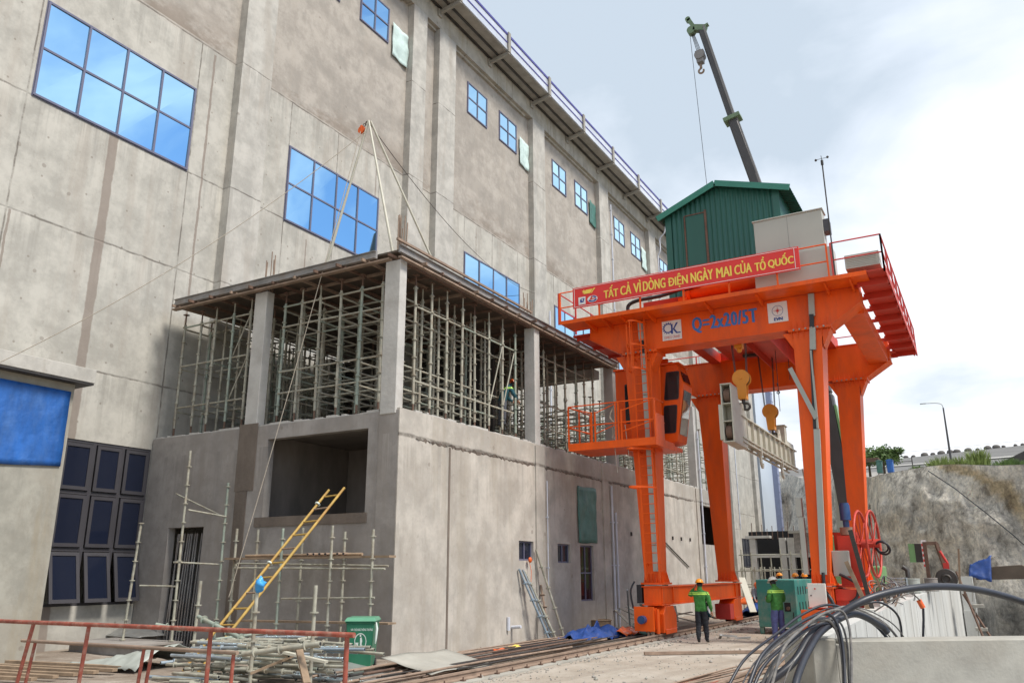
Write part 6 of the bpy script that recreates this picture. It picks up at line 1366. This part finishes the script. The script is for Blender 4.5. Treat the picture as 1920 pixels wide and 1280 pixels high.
# grey sacking at the left end of the pile, dirty sheet, red rebar
m = MB(); p = Vector((-16.87, 12.64, 0.00)); m.grid(lambda u, v: (p.x-1.2+2.4*u, p.y-1.0+1.8*v, .04+.42*u*max(0, sin(pi*v))+.16*abs(noise.noise((u*7, v*6, 2)))), 22, 14); one('grey_sacking', m, 'tray_grey', 'crumpled grey sacking at the left end of the tube pile', 'sacking', solid=.008)
m = MB(); p = Vector((-22.02, 16.11, 0.00)); m.grid(lambda u, v: (p.x-1.5+2.6*u, p.y-.6+1.6*v, .28+.25*sin(pi*u)*sin(pi*v)+.05*noise.noise((u*4, v*4, 1))), 16, 10); one('plastic_sheet', m, 'sheet_metal', 'grey plastic sheet lying over low rubble behind the guard rail', 'sheet', solid=.008)
m = MB(); p = Vector((-16.91, 10.24, 0.00))
for k in range(6): m.beam((p.x-2.5, p.y-1.2+k*.42, .08+.03*(k % 2)), (p.x+.9, p.y-.5+k*.42, .08), .14, .06)
one('timber_pile', m, 'timber', 'low pile of old timbers at the bottom left corner', 'timber')
m = MB(); m.box(-21.5, -18.9, 13.9, 15.2, 0, .22); m.box(-21.6, -18.8, 13.8, 15.3, .223, .27); one('low_plinth', m, 'annex_front', 'low concrete plinth under the dark casement window', 'plinth')
for k in range(7):
    a = Vector((-14.6+k*.1, 10.2+rg.uniform(-.2, .2), .03)); b = a+Vector((2.4, .5+rg.uniform(-.2, .2), .02)); m = MB(); m.tube(a, b, .014, 5); tag(obj('reinforcing_bar', m, 'rust'), 'thin rusty bar on the ground before the tube pile, %s from the front' % ORD[k], 'steel bar', 'reinforcing bars before the tube pile')
# bars standing in the dark doorway
R_ = thing('bar_bundle', 'bundle of long bars standing upright in the dark doorway', 'steel bars', (-20.3, 16.5, 0))
for k in range(11):
    x = -21.0+k*.125; m = MB(); m.tube((x, 16.42, 0), (x+rg.uniform(-.08, .12), 16.50, 3.1), .026, 6); obj('bar', m, 'form_steel', R_)
# metal sheets
m = MB(); p = Vector((-10.81, 14.37, 0.00)); 
m.grid(lambda u, v: (p.x-1.3+1.7*u, p.y-1.7+1.7*v, .04+.18*(1-u)**3*(.5+.5*sin(v*3))+.03*noise.noise((u*3, v*3, 6))), 14, 10); one('metal_sheet', m, 'sheet_metal', 'curled grey metal sheet on the ground below the green bin', 'metal sheet', solid=.006)
m = MB(); m.grid(lambda u, v: (p.x-.25+1.25*u, p.y-.5+2.3*v, .34-.26*u+.03*sin(v*6)+.02*noise.noise((u*3, v*3, 6))), 10, 10); one('metal_sheet', m, 'conc_block', 'flat pale sheet propped on the ground right of the curled metal sheet', 'metal sheet', solid=.008)

# ---------------- green wheelie bin ----------------
bx_, by_ = -12.05, 14.45
BI = thing('wheelie_bin', 'green wheelie bin with white lettering beside the annex corner', 'bin', (bx_, by_, 0))
m = MB(); m.frust((bx_-.29, bx_+.29, by_-.36, by_+.36), (bx_-.37, bx_+.37, by_-.45, by_+.42), .08, .90); m.box(bx_-.40, bx_+.40, by_-.48, by_+.45, .901, .935); obj('body', m, 'bin_green', BI, bevel=.02)
m = MB(); m.frust((bx_-.42, bx_+.42, by_-.51, by_+.47), (bx_-.37, bx_+.37, by_-.40, by_+.40), .938, 1.01); m.box(bx_-.34, bx_+.34, by_+.40, by_+.52, .945, 1.0); obj('lid', m, 'bin_lid', BI, bevel=.012)
for s_ in (-1, 1): m = MB(); m.tube((bx_+s_*.27, by_+.36, .1), (bx_+s_*.33, by_+.36, .1), .1, 14); obj('wheel', m, 'black_rubber', BI)
# printing lies on the sloping front
def on_front(o):
    for v in o.data.vertices: v.co.y += -(v.co.z-.5-.0)*.106+0
tw = text_part('lettering', 'NƠI CHỨA RÁC THÔNG THƯỜNG', 'print_white', BI, bx_-.24, bx_+.34, .76, .82, by_-.41, bold=.02); on_front(tw)
m = MB(); flat_ring(m, bx_+.02, .56, .15, .018, by_-.412); poly(m, [(bx_+.01, .49), (bx_+.05, .49), (bx_+.07, .57), (bx_+.05, .64), (bx_+.01, .63)], by_-.413); poly(m, [(bx_+.0, .65), (bx_+.04, .65), (bx_+.04, .69), (bx_, .69)], by_-.413)
poly(m, [(bx_+.0, .42), (bx_+.03, .42), (bx_+.05, .50), (bx_+.02, .50)], by_-.413); poly(m, [(bx_+.06, .43), (bx_+.09, .43), (bx_+.07, .50), (bx_+.05, .50)], by_-.413); poly(m, [(bx_-.10, .46), (bx_-.04, .46), (bx_-.03, .54), (bx_-.11, .54)], by_-.413)
o = obj('emblem', m, 'print_white', BI); on_front(o)
tw = text_part('lettering', 'MT & CSHT', 'print_white', BI, bx_-.18, bx_+.16, .285, .325, by_-.40); on_front(tw); tw = text_part('lettering', 'NGÀY VỆ SINH', 'print_white', BI, bx_-.18, bx_+.16, .225, .270, by_-.40); on_front(tw)
m = MB(); m.path([(bx_+.42, by_-.42, .92), (bx_+.45, by_-.44, .8), (bx_+.43, by_-.45, .6), (bx_+.42, by_-.45, .52)], [.02, .035, .03, .012], 6); obj('tied_bag', m, 'print_white', BI); BI.rotation_euler = (0, 0, radians(30)); BI.scale = (.80, .80, 1.06)

# ================= cables over the parapet =================
def cab(pts, r, mt, lb, nm='cable', grp='cables draped over the parapet end'):
    m = MB(); m.path(spline(pts, 9), r, 10); o = obj(nm, m, mt); return tag(o, lb, 'cable', grp)
cab([(-3.79, 12.90, 0.02), (-2.98, 13.60, 0.59), (-2.74, 14.30, 1.01), (-2.47, 14.90, 1.25), (-2.00, 15.30, 1.53), (-1.49, 15.90, 1.68), (-0.94, 16.60, 1.73), (-0.32, 17.60, 1.65), (0.42, 18.80, 1.38), (1.37, 20.40, 0.86)], .062, 'cable_dark', 'thick dark cable arching high over the parapet and out to the right', grp=None)
cab([(-2.72, 12.40, 0.23), (-2.70, 12.90, 0.56), (-2.66, 13.70, 0.86), (-2.56, 14.50, 1.10), (-2.21, 15.30, 1.30), (-1.90, 16.00, 1.09), (-1.80, 16.10, 0.97)], .055, 'cable_dark', 'thick black hose rising from the ground over the parapet end block', grp=None)
rg = random.Random(6)
for k in range(6):
    du, dv = rg.uniform(-7, 9), rg.uniform(-5, 6)
    o_ = Vector((rg.uniform(-.22, .22), rg.uniform(-.2, .2), rg.uniform(-.07, .09)))
    P_ = [(-3.27, 12.30, 0.28), (-3.15, 12.80, 0.73), (-2.94, 13.50, 1.01), (-2.69, 14.20, 1.21), (-2.49, 14.70, 1.24), (-2.37, 14.75, 1.04), (-2.32, 14.60, 0.61), (-2.31, 14.20, -0.04)]
    P_ = [Vector(p)+o_*(1.6-i*.17)+Vector((0, 0, .03*(k % 3))) for i, p in enumerate(P_)]
    cab(P_, rg.choice([.017, .021, .025]), rg.choice(['cable_grey', 'cable_grey', 'cable_dark']), '%s of the grey bundled cables hanging down the front of the parapet end block' % ORD[k])
for k in range(6):
    o_ = Vector((rg.uniform(-.38, .3), rg.uniform(-.2, .4), rg.uniform(-.05, .14)))
    P_ = [(-3.24, 12.60, 0.17), (-3.12, 13.20, 0.58), (-2.90, 14.20, 0.89), (-2.66, 15.10, 1.18), (-2.35, 15.70, 1.33), (-2.01, 16.30, 1.15), (-1.82, 16.60, 0.97), (-1.68, 16.80, 0.71)]
    P_ = [Vector(p)+o_*(1.2-.1*i) for i, p in enumerate(P_)]
    cab(P_, rg.choice([.012, .017, .022]), rg.choice(['cable_grey', 'cable_dark']), '%s of the thinner cables looping over the parapet corner towards the pit' % ORD[k])
cab([(-2.33, 16.20, 1.37), (-1.96, 16.50, 1.46), (-1.73, 16.90, 1.28), (-1.69, 17.20, 1.00), (-1.75, 17.30, 0.49)], .02, 'cable_dark', 'single thin cable hooping down into the pit left of the orange connector', grp=None)
cb = thing('cable_connector', 'orange cable connector on a thin cable dropping into the pit', 'connector', (-1.36, 18.00, 1.35))
m = MB(); m.path(spline([(-2.02, 16.50, 1.30), (-1.77, 17.00, 1.47), (-1.51, 17.60, 1.58), (-1.39, 17.90, 1.48), (-1.37, 18.00, 1.42)], 6), .012, 6); obj('thin_cable', m, 'rope_dark', cb)
m = MB(); m.tube((-1.40, 18.00, 1.46), (-1.34, 18.00, 1.31), .05, 10); obj('plug', m, 'helmet_orange', cb)
m = MB(); m.path([(-1.34, 18.00, 1.31), (-1.36, 18.00, 1.11), (-1.46, 18.00, 0.44)], .022, 8); obj('lower_cable', m, 'cable_dark', cb)

# ================= mobile crane behind =================
MC = thing('mobile_crane', 'mobile crane with its long grey telescopic boom raised high behind the green machinery house', 'mobile crane', (-5.2, 42, 0))
bt, bb = Vector((-10.95, 42, 33.3)), Vector((-5.1, 42.0, 4.2)); c1_ = Vector((-9.58, 42.00, 26.80)); c0_ = Vector((-8.57, 42.00, 22.32))
bdir = (c1_-bt).normalized(); foot = Vector((-5.77, 42.00, 4.54))
def bm(a, b, w, h, mt, par=MC, nm='boom_section'):
    m = MB(); m.beam(a, b, w, h, 0, up=(0, 1, 0)); return obj(nm, m, mt, par, bevel=.08)
base_top = Vector((-6.22, 42.00, 10.39))
bm(bt, c1_, .42, .38, 'boom_grey'); bm(c1_, c0_+(c0_-c1_)*.7, .56, .50, 'boom_grey')
bm(c0_+(c0_-c1_)*.69, base_top, .66, .58, 'boom_grey'); bm(base_top, foot, .70, .7, 'boom_grey')
for a, b, w_ in ((bt, c1_, .42), (c1_, c0_+(c0_-c1_)*.7, .56)):
    m = MB(); m.beam(a+Vector((w_*.38, -.21, .1)), b+Vector((w_*.38, -.26, 0)), .12, .03, up=(0, 1, 0)); obj('boom_flank', m, 'boom_light', MC)
m = MB(); m.beam(c1_-bdir*.12, c1_+bdir*.12, .95, .75, 0, up=(0, 1, 0)); obj('collar', m, 'lime_dull', MC)
m = MB(); m.beam(base_top+Vector((.42, -.1, -.6)), foot+Vector((.42, -.1, 0)), .10, .5, 0, up=(0, 1, 0)); obj('boom_plate', m, 'crane_lime', MC)
H_ = MB(); H_.beam(bt+Vector((-.45, 0, .22)), bt+Vector((.25, 0, -.05)), .36, .4, up=(0, 1, 0)); H_.beam(bt+Vector((-.45, 0, .3)), bt+Vector((-.75, 0, .95)), .22, .3, up=(0, 1, 0)); H_.tube(bt+Vector((-.62, -.2, .1)), bt+Vector((-.62, .2, .1)), .25, 14); H_.tube(bt+Vector((-.78, -.15, .95)), bt+Vector((-.78, .15, .95)), .16, 12); H_.beam(bt+Vector((.1, 0, .1)), bt+Vector((.42, 0, .2)), .12, .25, up=(0, 1, 0)); obj('boom_head', H_, 'lime_dull', MC)
hb = Vector((-11.17, 42.00, 31.43)); m = MB()
for dx in (-.3, -.15, 0, .15): m.tube(bt+Vector((-.55+dx*.3, 0, -.1)), hb+Vector((dx*.5, 0, .4)), .018, 4)
obj('rope', m, 'steel_dark', MC)
m = MB(); m.frust((hb.x-.18, hb.x+.18, 41.8, 42.2), (hb.x-.25, hb.x+.25, 41.8, 42.2), hb.z-.4, hb.z+.4); m.tube((hb.x, 41.75, hb.z+.1), (hb.x, 42.25, hb.z+.1), .3, 14); HK = obj('hook_block', m, 'boom_light', MC)
m = MB(); m.tube((hb.x, 42, hb.z-.5), (hb.x, 42, hb.z-.75), .08, 8); m.ring((hb.x, 42, hb.z-.92), .15, .06, (0, 1, 0), 14, 6, a0=-.4, a1=4.6); obj('hook', m, 'rust_light', HK)
m = MB(); m.path([bt+Vector((-.75, 0, .3)), Vector((-11.35, 42.00, 23.19)), Vector((-11.43, 42.00, 20.74))], .015, 4); obj('hoist_line', m, 'steel_dark', MC)
m = MB(); m.tube(Vector((-5.99, 42.00, 6.95)), Vector((-6.12, 42.00, 3.44)), .26, 12); m.tube(Vector((-5.95, 42.00, 8.76)), Vector((-6.00, 42.00, 6.89)), .16, 10); obj('luffing_cylinder', m, 'tray_grey', MC)
m = MB(); m.box(-6.7, -4.6, 41.2, 43.6, 1.1, 2.2); m.box(-6.6, -5.4, 41.4, 43.4, 2.203, 3.6); obj('chassis', m, 'crane_lime', MC, bevel=.05)
m = MB(); m.box(-3.1, -2.78, 41.3, 41.5, 2.35, 3.15); obj('tool_box', m, 'steel_dark', MC); m = MB(); m.box(-3.35, -3.103, 41.3, 41.5, 2.35, 3.15); obj('tool_box_end', m, 'crane_lime', MC)
m = MB()
for k in range(5): m.box(-2.80, -2.62, 41.1, 41.13, 2.15+k*.22, 2.26+k*.22)
obj('warning_strip', m, 'red_rail', MC); m = MB(); m.box(-2.81, -2.61, 41.14, 41.16, 2.1, 3.3); obj('warning_board', m, 'sign_white', MC)
for x in (-6.3, -5.1):
    m = MB(); m.tube((x, 41.0, .55), (x, 41.35, .55), .55, 20); obj('wheel', m, 'black_rubber', MC)

# ================= far end of the yard =================
FE = thing('unfinished_frame', 'unfinished concrete frame with dark openings and brick infill beyond the crane', 'building', (-14, 70, 0))
m = MB()
for x in (-17.6, -15.2, -14.55, -11.6): m.box(x, x+.5, 70, 70.5, -.3, 4.6)
m.box(-17.6, -11, 70.02, 70.48, 3.05, 3.35); m.box(-17.9, -15.9, 69.9, 70.6, 4.6, 4.8); obj('frame', m, 'conc_col', FE)
m = MB(); m.box(-14.04, -11.6, 70.1, 70.4, 3.353, 4.9); obj('brick_infill', m, 'brick', FE)
m = MB(); m.box(-18, -11, 71.5, 71.7, -.3, 5.2); obj('back_wall', m, 'dark_void', FE)
m = MB(); m.box(-12.0, -9, 69.2, 69.4, 2.6, 3.0); m.box(-14.2, -9, 69.0, 69.9, 4.9, 5.1); obj('ledge', m, 'conc_block', FE)
m = MB(); rg = random.Random(2)
for k in range(9): x = -17.4+k*.42; m.tube((x, 70.2, 4.5), (x+rg.uniform(-.05, .05), 70.2, 4.6+rg.uniform(.5, 1.3)), .03, 5)
obj('starter_bars', m, 'rust', FE)
SY = thing('yard_scaffold', 'small scaffold of grey tubes standing in front of the far unfinished frame', 'scaffold', (-14.5, 66, 0))
for k in range(9):
    x = -17.3+k*.75; m = MB(); m.tube((x, 66, 0), (x, 66, 3.6+rg.uniform(-.6, .8)), .05, 6); obj('post', m, 'scaffold_grey', SY)
for z in (1.0, 2.1, 3.2): m = MB(); m.tube((-17.5, 66, z), (-11.3, 66, z), .045, 6); obj('ledger', m, 'scaffold_grey', SY)
SY2 = thing('yard_scaffold', 'scaffold of pale tubes between the rear left crane leg and the teal container', 'scaffold', (-11.2, 44, 0))
for k in range(5):
    for j in range(2):
        x = -11.9+k*.5; y = 44+j*1.2; m = MB(); m.tube((x, y, 0), (x, y, 2.2), .035, 6); obj('post', m, 'scaffold_grey', SY2)
for z in (.5, 1.2, 2.0):
    for y in (44, 45.2): m = MB(); m.tube((-12.1, y, z), (-9.7, y, z), .03, 6); obj('ledger', m, 'scaffold_grey', SY2)

# ================= people =================
def person(loc, yaw, label, J, mats, helmet=None, stripe=None, group=None, helm_tilt=0, scale=1.0, jacket_z=.88, lvl=2):
    """J: joint dict in metres, figure facing +Y before yaw. mats: jacket, trousers, shoe"""
    R = {}
    V = []; E = []; rad = []; tagb = []
    def v(p, r): V.append(Vector(p)); rad.append(r if isinstance(r, tuple) else (r, r)); return len(V)-1
    def e(a, b, t): E.append((a, b)); tagb.append(t)
    pel = v(J['pelvis'], (.185, .135)); ab = v(J['belly'], (.185, .14)); ch = v(J['chest'], (.205, .145)); up_ = v(J['collar'], (.13, .10)); nk = v(J['neck'], .055); hd = v(J['head'], (.078, .09)); tp = v(J['crown'], (.07, .08))
    e(pel, ab, 'j'); e(ab, ch, 'j'); e(ch, up_, 'j'); e(up_, nk, 's'); e(nk, hd, 's'); e(hd, tp, 'h')
    fw = (Vector(J['face'])-Vector(J['head'])).normalized(); sd_ = fw.cross(Vector((0, 0, 1))).normalized()
    ns = v(Vector(J['head'])+fw*.115-Vector((0, 0, .01)), .014); e(hd, ns, 's')
    for s in (-1, 1): er = v(Vector(J['head'])+sd_*.094*s-Vector((0, 0, .01)), .017); e(hd, er, 's')
    for s in 'LR':
        sh, el, wr, hn = J['sh'+s], J['el'+s], J['wr'+s], J['ha'+s]
        a = v(sh, .088); b = v((Vector(sh)+Vector(el))/2, .074); c = v(el, .064); d = v((Vector(el)*.4+Vector(wr)*.6), .055); w_ = v(wr, .030); h = v(hn, (.040, .022))
        e(ch, a, 'j'); e(a, b, 'j'); e(b, c, 'j'); e(c, d, 'j'); e(d, w_, 'a'); e(w_, h, 's')
        D = (Vector(hn)-Vector(wr)).normalized(); C = Vector(J.get('palm'+s, (0, 1, 0))); C = (C-D*C.dot(D)).normalized(); A = D.cross(C)
        for i, (o_, l) in enumerate(((-.032, .070), (-.011, .080), (.011, .076), (.032, .060))):
            p0 = Vector(hn)+A*o_+D*.028; p1 = p0+D*l*.45+C*l*.18; p2 = p1+D*l*.30+C*l*.42
            f0 = v(p0, .010); f1 = v(p1, .0095); f2 = v(p2, .0075); e(h, f0, 's'); e(f0, f1, 's'); e(f1, f2, 's')
        t0 = v(Vector(wr)*.55+Vector(hn)*.45-A*.040+C*.01, .011); t1 = v(Vector(hn)-A*.056+C*.035+D*.02, .010); e(w_, t0, 's'); e(t0, t1, 's')
        hp, kn, an, to = J['hp'+s], J['kn'+s], J['an'+s], J['to'+s]
        a = v(hp, .108); b = v((Vector(hp)+Vector(kn))/2, .100); c = v(kn, .084); d = v((Vector(kn)*.5+Vector(an)*.5), .078); f = v(an, .066); g = v(Vector(an)*.35+Vector(to)*.65-Vector((0, 0, .01)), (.042, .036)); h2 = v(to, (.036, .026))
        e(pel, a, 't'); e(a, b, 't'); e(b, c, 't'); e(c, d, 't'); e(d, f, 't'); e(f, g, 'f'); e(g, h2, 'f')
        hl = v(Vector(an)+(Vector(an)-Vector(to)).normalized()*.05-Vector((0, 0, .045)), .036); e(f, hl, 'f')
    me = bpy.data.meshes.new('p'); me.from_pydata(V, E, []); ob = bpy.data.objects.new('p', me); COL.objects.link(ob)
    sk = ob.modifiers.new('s', 'SKIN'); sk.use_smooth_shade = True; sk.branch_smoothing = .6
    if not me.skin_vertices: 
        bpy.context.view_layer.objects.active = ob
    L_ = me.skin_vertices[0].data if me.skin_vertices else None
    if L_ is None:
        bm_ = __import__('bmesh').new(); bm_.from_mesh(me); bm_.verts.layers.skin.verify(); bm_.to_mesh(me); bm_.free(); L_ = me.skin_vertices[0].data
    for i, r in enumerate(rad): L_[i].radius = r
    L_[pel].use_root = True
    sb = ob.modifiers.new('d', 'SUBSURF'); sb.levels = sb.render_levels = lvl
    dg = bpy.context.evaluated_depsgraph_get(); nm = bpy.data.meshes.new_from_object(ob.evaluated_get(dg)); bpy.data.objects.remove(ob)
    nm.name = 'person'; nm.materials.clear()
    ml = [mats[0], mats[1], 'skin', mats[2], 'hair', 'leaf_yellow' if not stripe else stripe]
    for q in ml: nm.materials.append(MT[q])
    code = {'j': 0, 't': 1, 's': 2, 'f': 3, 'h': 4, 'a': 0}
    for p in nm.polygons:
        c = p.center; best = 9; bt_ = 0
        for (a, b), t in zip(E, tagb):
            A, B = V[a], V[b]; ab_ = B-A; t_ = max(0, min(1, (c-A).dot(ab_)/ab_.length_squared)); dd = (c-A-ab_*t_).length-(rad[a][0]*(1-t_)+rad[b][0]*t_)
            if dd < best: best = dd; bt_ = code[t]
        if bt_ in (0, 1):
            near_arm = min((c-Vector(J['wrL'])).length, (c-Vector(J['wrR'])).length, (c-Vector(J['elL'])).length, (c-Vector(J['elR'])).length) < .16
            if c.z < jacket_z and not near_arm: bt_ = 1
            elif c.z >= jacket_z and bt_ == 1: bt_ = 0
        if bt_ == 2 and (c-Vector(J['head'])).length < .16 and (c-Vector(J['head'])).dot(fw) < .015: bt_ = 4
        p.material_index = bt_; p.use_smooth = True
    for v_ in nm.vertices:
        c = v_.co
        if min((c-Vector(J['haL'])).length, (c-Vector(J['haR'])).length, (c-Vector(J['head'])).length) > .16 and c.z > .12: v_.co = c+v_.normal*(.012*noise.noise(c*9)+.011*noise.noise(Vector((c.x*16, c.y*16, c.z*30)))+.004)
    o = bpy.data.objects.new('person', nm); COL.objects.link(o); o.location = loc; o.rotation_euler = (0, 0, yaw); o.scale = (scale,)*3
    tag(o, label, 'person', group)
    def local(mb, name, mt):
        me2 = bpy.data.meshes.new(name); me2.from_pydata([tuple(v_) for v_ in mb.v], [], mb.f); me2.materials.append(MT[mt]); me2.polygons.foreach_set('use_smooth', mb.sm); o2 = bpy.data.objects.new(name, me2); COL.objects.link(o2); o2.parent = o; return o2
    if helmet:
        m = MB(); hc = Vector(J['head'])*.45+Vector(J['crown'])*.55; upv = (Vector(J['crown'])-Vector(J['neck'])).normalized()
        m.sphere((0, 0, 0), 1, 18, 8, half=True, sc=(.118, .140, .115)); 
        m.grid(lambda u, v_: ((.118+.02*v_+(.035*v_ if 0 else 0))*cos(2*pi*u), (.140+(.018+.05*max(0, sin(2*pi*u))**2)*v_)*sin(2*pi*u), -.006*v_), 28, 1)
        m.sphere((0, 0, .012), 1, 12, 6, half=True, sc=(.02, .135, .112))
        rot = Vector((0, 0, 1)).rotation_difference(upv).to_matrix() @ Matrix.Rotation(math.atan2(-fw.x, fw.y), 3, 'Z')
        m.v = [tuple(rot @ Vector(q)+hc+upv*.005) for q in m.v]; local(m, 'helmet', helmet)
    if stripe:
        m = MB(); c = Vector(J['chest'])*.45+Vector(J['collar'])*.55
        for k, dz in enumerate((.0, .042)):
            n = 40; ring = []
            for i in range(n+1):
                a = 2*pi*i/n; ring.append(Vector((c.x+(.24-.02*k)*cos(a), c.y+(.17-.01*k)*sin(a), c.z-.045+dz)))
            for i in range(n): m.add([ring[i], ring[i+1], ring[i+1]+Vector((0, 0, .024)), ring[i]+Vector((0, 0, .024))], [(0, 1, 2, 3)], 0, True)
        # press the tape onto the jacket
        from mathutils.bvhtree import BVHTree
        bv = BVHTree.FromPolygons([v_.co for v_ in nm.vertices], [tuple(p.vertices) for p in nm.polygons]); nv = []
        for q in m.v:
            cc = Vector((c.x, c.y, q[2])); d_ = (Vector(q)-cc).normalized(); h_ = bv.ray_cast(cc+d_*.6, -d_, .6); nv.append(tuple(h_[0]+d_*.006) if h_[0] else q)
        m.v = nv; local(m, 'reflective_tape', stripe)
    return o
def J0(**k):
    d = dict(pelvis=(0, 0, .95), belly=(0, .0, 1.10), chest=(0, 0, 1.30), collar=(0, -.01, 1.45), neck=(0, .0, 1.53), head=(0, .02, 1.63), crown=(0, .02, 1.70), face=(0, .15, 1.62),
             shL=(-.20, -.005, 1.395), elL=(-.25, -.02, 1.13), wrL=(-.27, .06, .90), haL=(-.27, .08, .82), shR=(.20, -.005, 1.395), elR=(.25, -.02, 1.13), wrR=(.27, .06, .90), haR=(.27, .08, .82), palmL=(1, .2, 0), palmR=(-1, .2, 0),
             hpL=(-.095, 0, .90), knL=(-.11, .02, .49), anL=(-.115, -.01, .085), toL=(-.13, .15, .035), hpR=(.095, 0, .90), knR=(.11, .02, .49), anR=(.115, -.01, .085), toR=(.13, .15, .035))
    d.update(k); return d
MT['jacket_green'] = mat('jacket_green', (.035, .16, .028), .85, var=.2, scale=5, tex='O', bump=.8)
MT['jacket_teal'] = mat('jacket_teal', (.01, .07, .09), .85, var=.2, scale=5, tex='O', bump=.6)
MT['shirt_grey'] = mat('shirt_grey', (.30, .31, .33), .85, var=.15, scale=5, tex='O', bump=.5)
MT['tape'] = mat('tape', (.50, .80, .12), .5, var=.03, tex='O')
# man walking away, left hand at his head
person((-7.68, 24.35, 0.00), radians(4), 'man in green jacket, black trousers and yellow helmet, hand raised to his head',
    J0(elL=(-.33, .10, 1.30), wrL=(-.20, .14, 1.52), haL=(-.145, .13, 1.60), palmL=(1, 0, .2), elR=(.27, -.04, 1.12), wrR=(.30, .04, .88), haR=(.31, .06, .80),
       knL=(-.09, -.02, .49), anL=(-.09, -.14, .12), toL=(-.10, .00, .035), knR=(.10, .07, .49), anR=(.10, .08, .085), toR=(.11, .25, .035)), ('jacket_green', 'trousers_black', 'shoe'), 'helmet_yellow', 'tape', lvl=3)
# man reading his phone
pp = person((-5.69, 25.20, 0.00), radians(52), 'man in a green jacket, blue trousers and white helmet looking down at a phone',
    J0(collar=(0, .03, 1.45), neck=(0, .05, 1.52), head=(0, .09, 1.61), crown=(0, .10, 1.685), face=(0, .20, 1.53), elL=(-.26, .02, 1.12), wrL=(-.12, .25, 1.14), haL=(-.05, .31, 1.18), palmL=(.4, .2, 1), elR=(.26, .02, 1.12), wrR=(.12, .26, 1.14), haR=(.06, .33, 1.19), palmR=(-.4, .2, 1),
       knL=(-.12, .02, .49), anL=(-.16, -.03, .085), toL=(-.19, .13, .035), knR=(.13, .03, .49), anR=(.17, .03, .085), toR=(.22, .18, .035)), ('jacket_green', 'trousers_blue', 'shoe_tan'), 'helmet_white', 'tape', scale=1.04, lvl=3)
M4 = pp.matrix_basis; m = MB(); m.beam((-.035, .37, 1.20), (.045, .42, 1.26), .075, .010); q = one('smartphone', m, 'phone', 'phone held by the man in the white helmet', 'phone', base=(0, 0, 0)); q.location = pp.location; q.rotation_euler = pp.rotation_euler; q.scale = pp.scale
# worker inside the scaffold
person((-13.40, 22.60, 6.54), radians(-30), 'worker in a blue-green jacket with a lime stripe and orange helmet inside the shoring',
    J0(belly=(0, .06, 1.08), chest=(0, .16, 1.24), collar=(0, .26, 1.36), neck=(0, .32, 1.42), head=(0, .40, 1.48), crown=(0, .44, 1.55), face=(0, .50, 1.42), shL=(-.18, .22, 1.30), shR=(.18, .22, 1.30), elL=(-.22, .34, 1.05), wrL=(-.16, .50, .92), haL=(-.15, .56, .87), elR=(.22, .34, 1.05), wrR=(.16, .50, .92), haR=(.15, .56, .87)), ('jacket_teal', 'trousers_grey', 'shoe'), 'helmet_orange', 'tape')
# workers beyond
ST = J0()
for (pt, ya, lb, mj, hm) in (((-6.79, 33.60, 0.05), 2.6, 'worker in a yellow helmet behind the middle of the teal container', 'shirt_grey', 'helmet_yellow'), ((-6.62, 34.40, 0.01), 3.4, 'worker in a yellow helmet between the teal container and the crane leg', 'jacket_teal', 'helmet_yellow'), ((-7.80, 35.50, -0.08), 1.2, 'worker in a yellow helmet directly behind the white-helmeted man', 'shirt_grey', 'helmet_yellow')):
    person((pt[0], pt[1], .14), ya, lb, ST, (mj, 'trousers_grey', 'shoe'), hm)
person((-9.55, 38.5, .0), radians(200), 'bending worker in grey shirt and orange-red cap behind the rear left leg',
    J0(belly=(0, .10, 1.06), chest=(0, .24, 1.20), collar=(0, .36, 1.29), neck=(0, .43, 1.33), head=(0, .52, 1.37), crown=(0, .57, 1.43), face=(0, .60, 1.30), shL=(-.18, .32, 1.22), shR=(.18, .32, 1.22), elL=(-.2, .42, .98), wrL=(-.14, .56, .80), haL=(-.13, .60, .73), elR=(.2, .42, .98), wrR=(.14, .56, .80), haR=(.13, .60, .73)), ('shirt_grey', 'trousers_grey', 'shoe'), 'helmet_orange')
person((-9.9, 31.3, -.35), radians(-60), 'crouching worker in teal behind the rear bogie, under the crane sill beam',
    J0(pelvis=(0, -.15, .62), belly=(0, -.05, .76), chest=(0, .08, .92), collar=(0, .18, 1.04), neck=(0, .23, 1.10), head=(0, .30, 1.18), crown=(0, .32, 1.25), face=(0, .42, 1.15), shL=(-.18, .14, .98), shR=(.18, .14, .98), elL=(-.24, .26, .76), wrL=(-.16, .44, .70), haL=(-.14, .50, .68), elR=(.24, .26, .76), wrR=(.16, .44, .70), haR=(.14, .50, .68),
       hpL=(-.1, -.13, .60), knL=(-.16, .25, .66), anL=(-.14, .0, .43), toL=(-.16, .18, .385), hpR=(.1, -.13, .60), knR=(.16, .25, .66), anR=(.14, .0, .43), toR=(.16, .18, .385)), ('jacket_teal', 'trousers_grey', 'shoe'), None, jacket_z=.66)
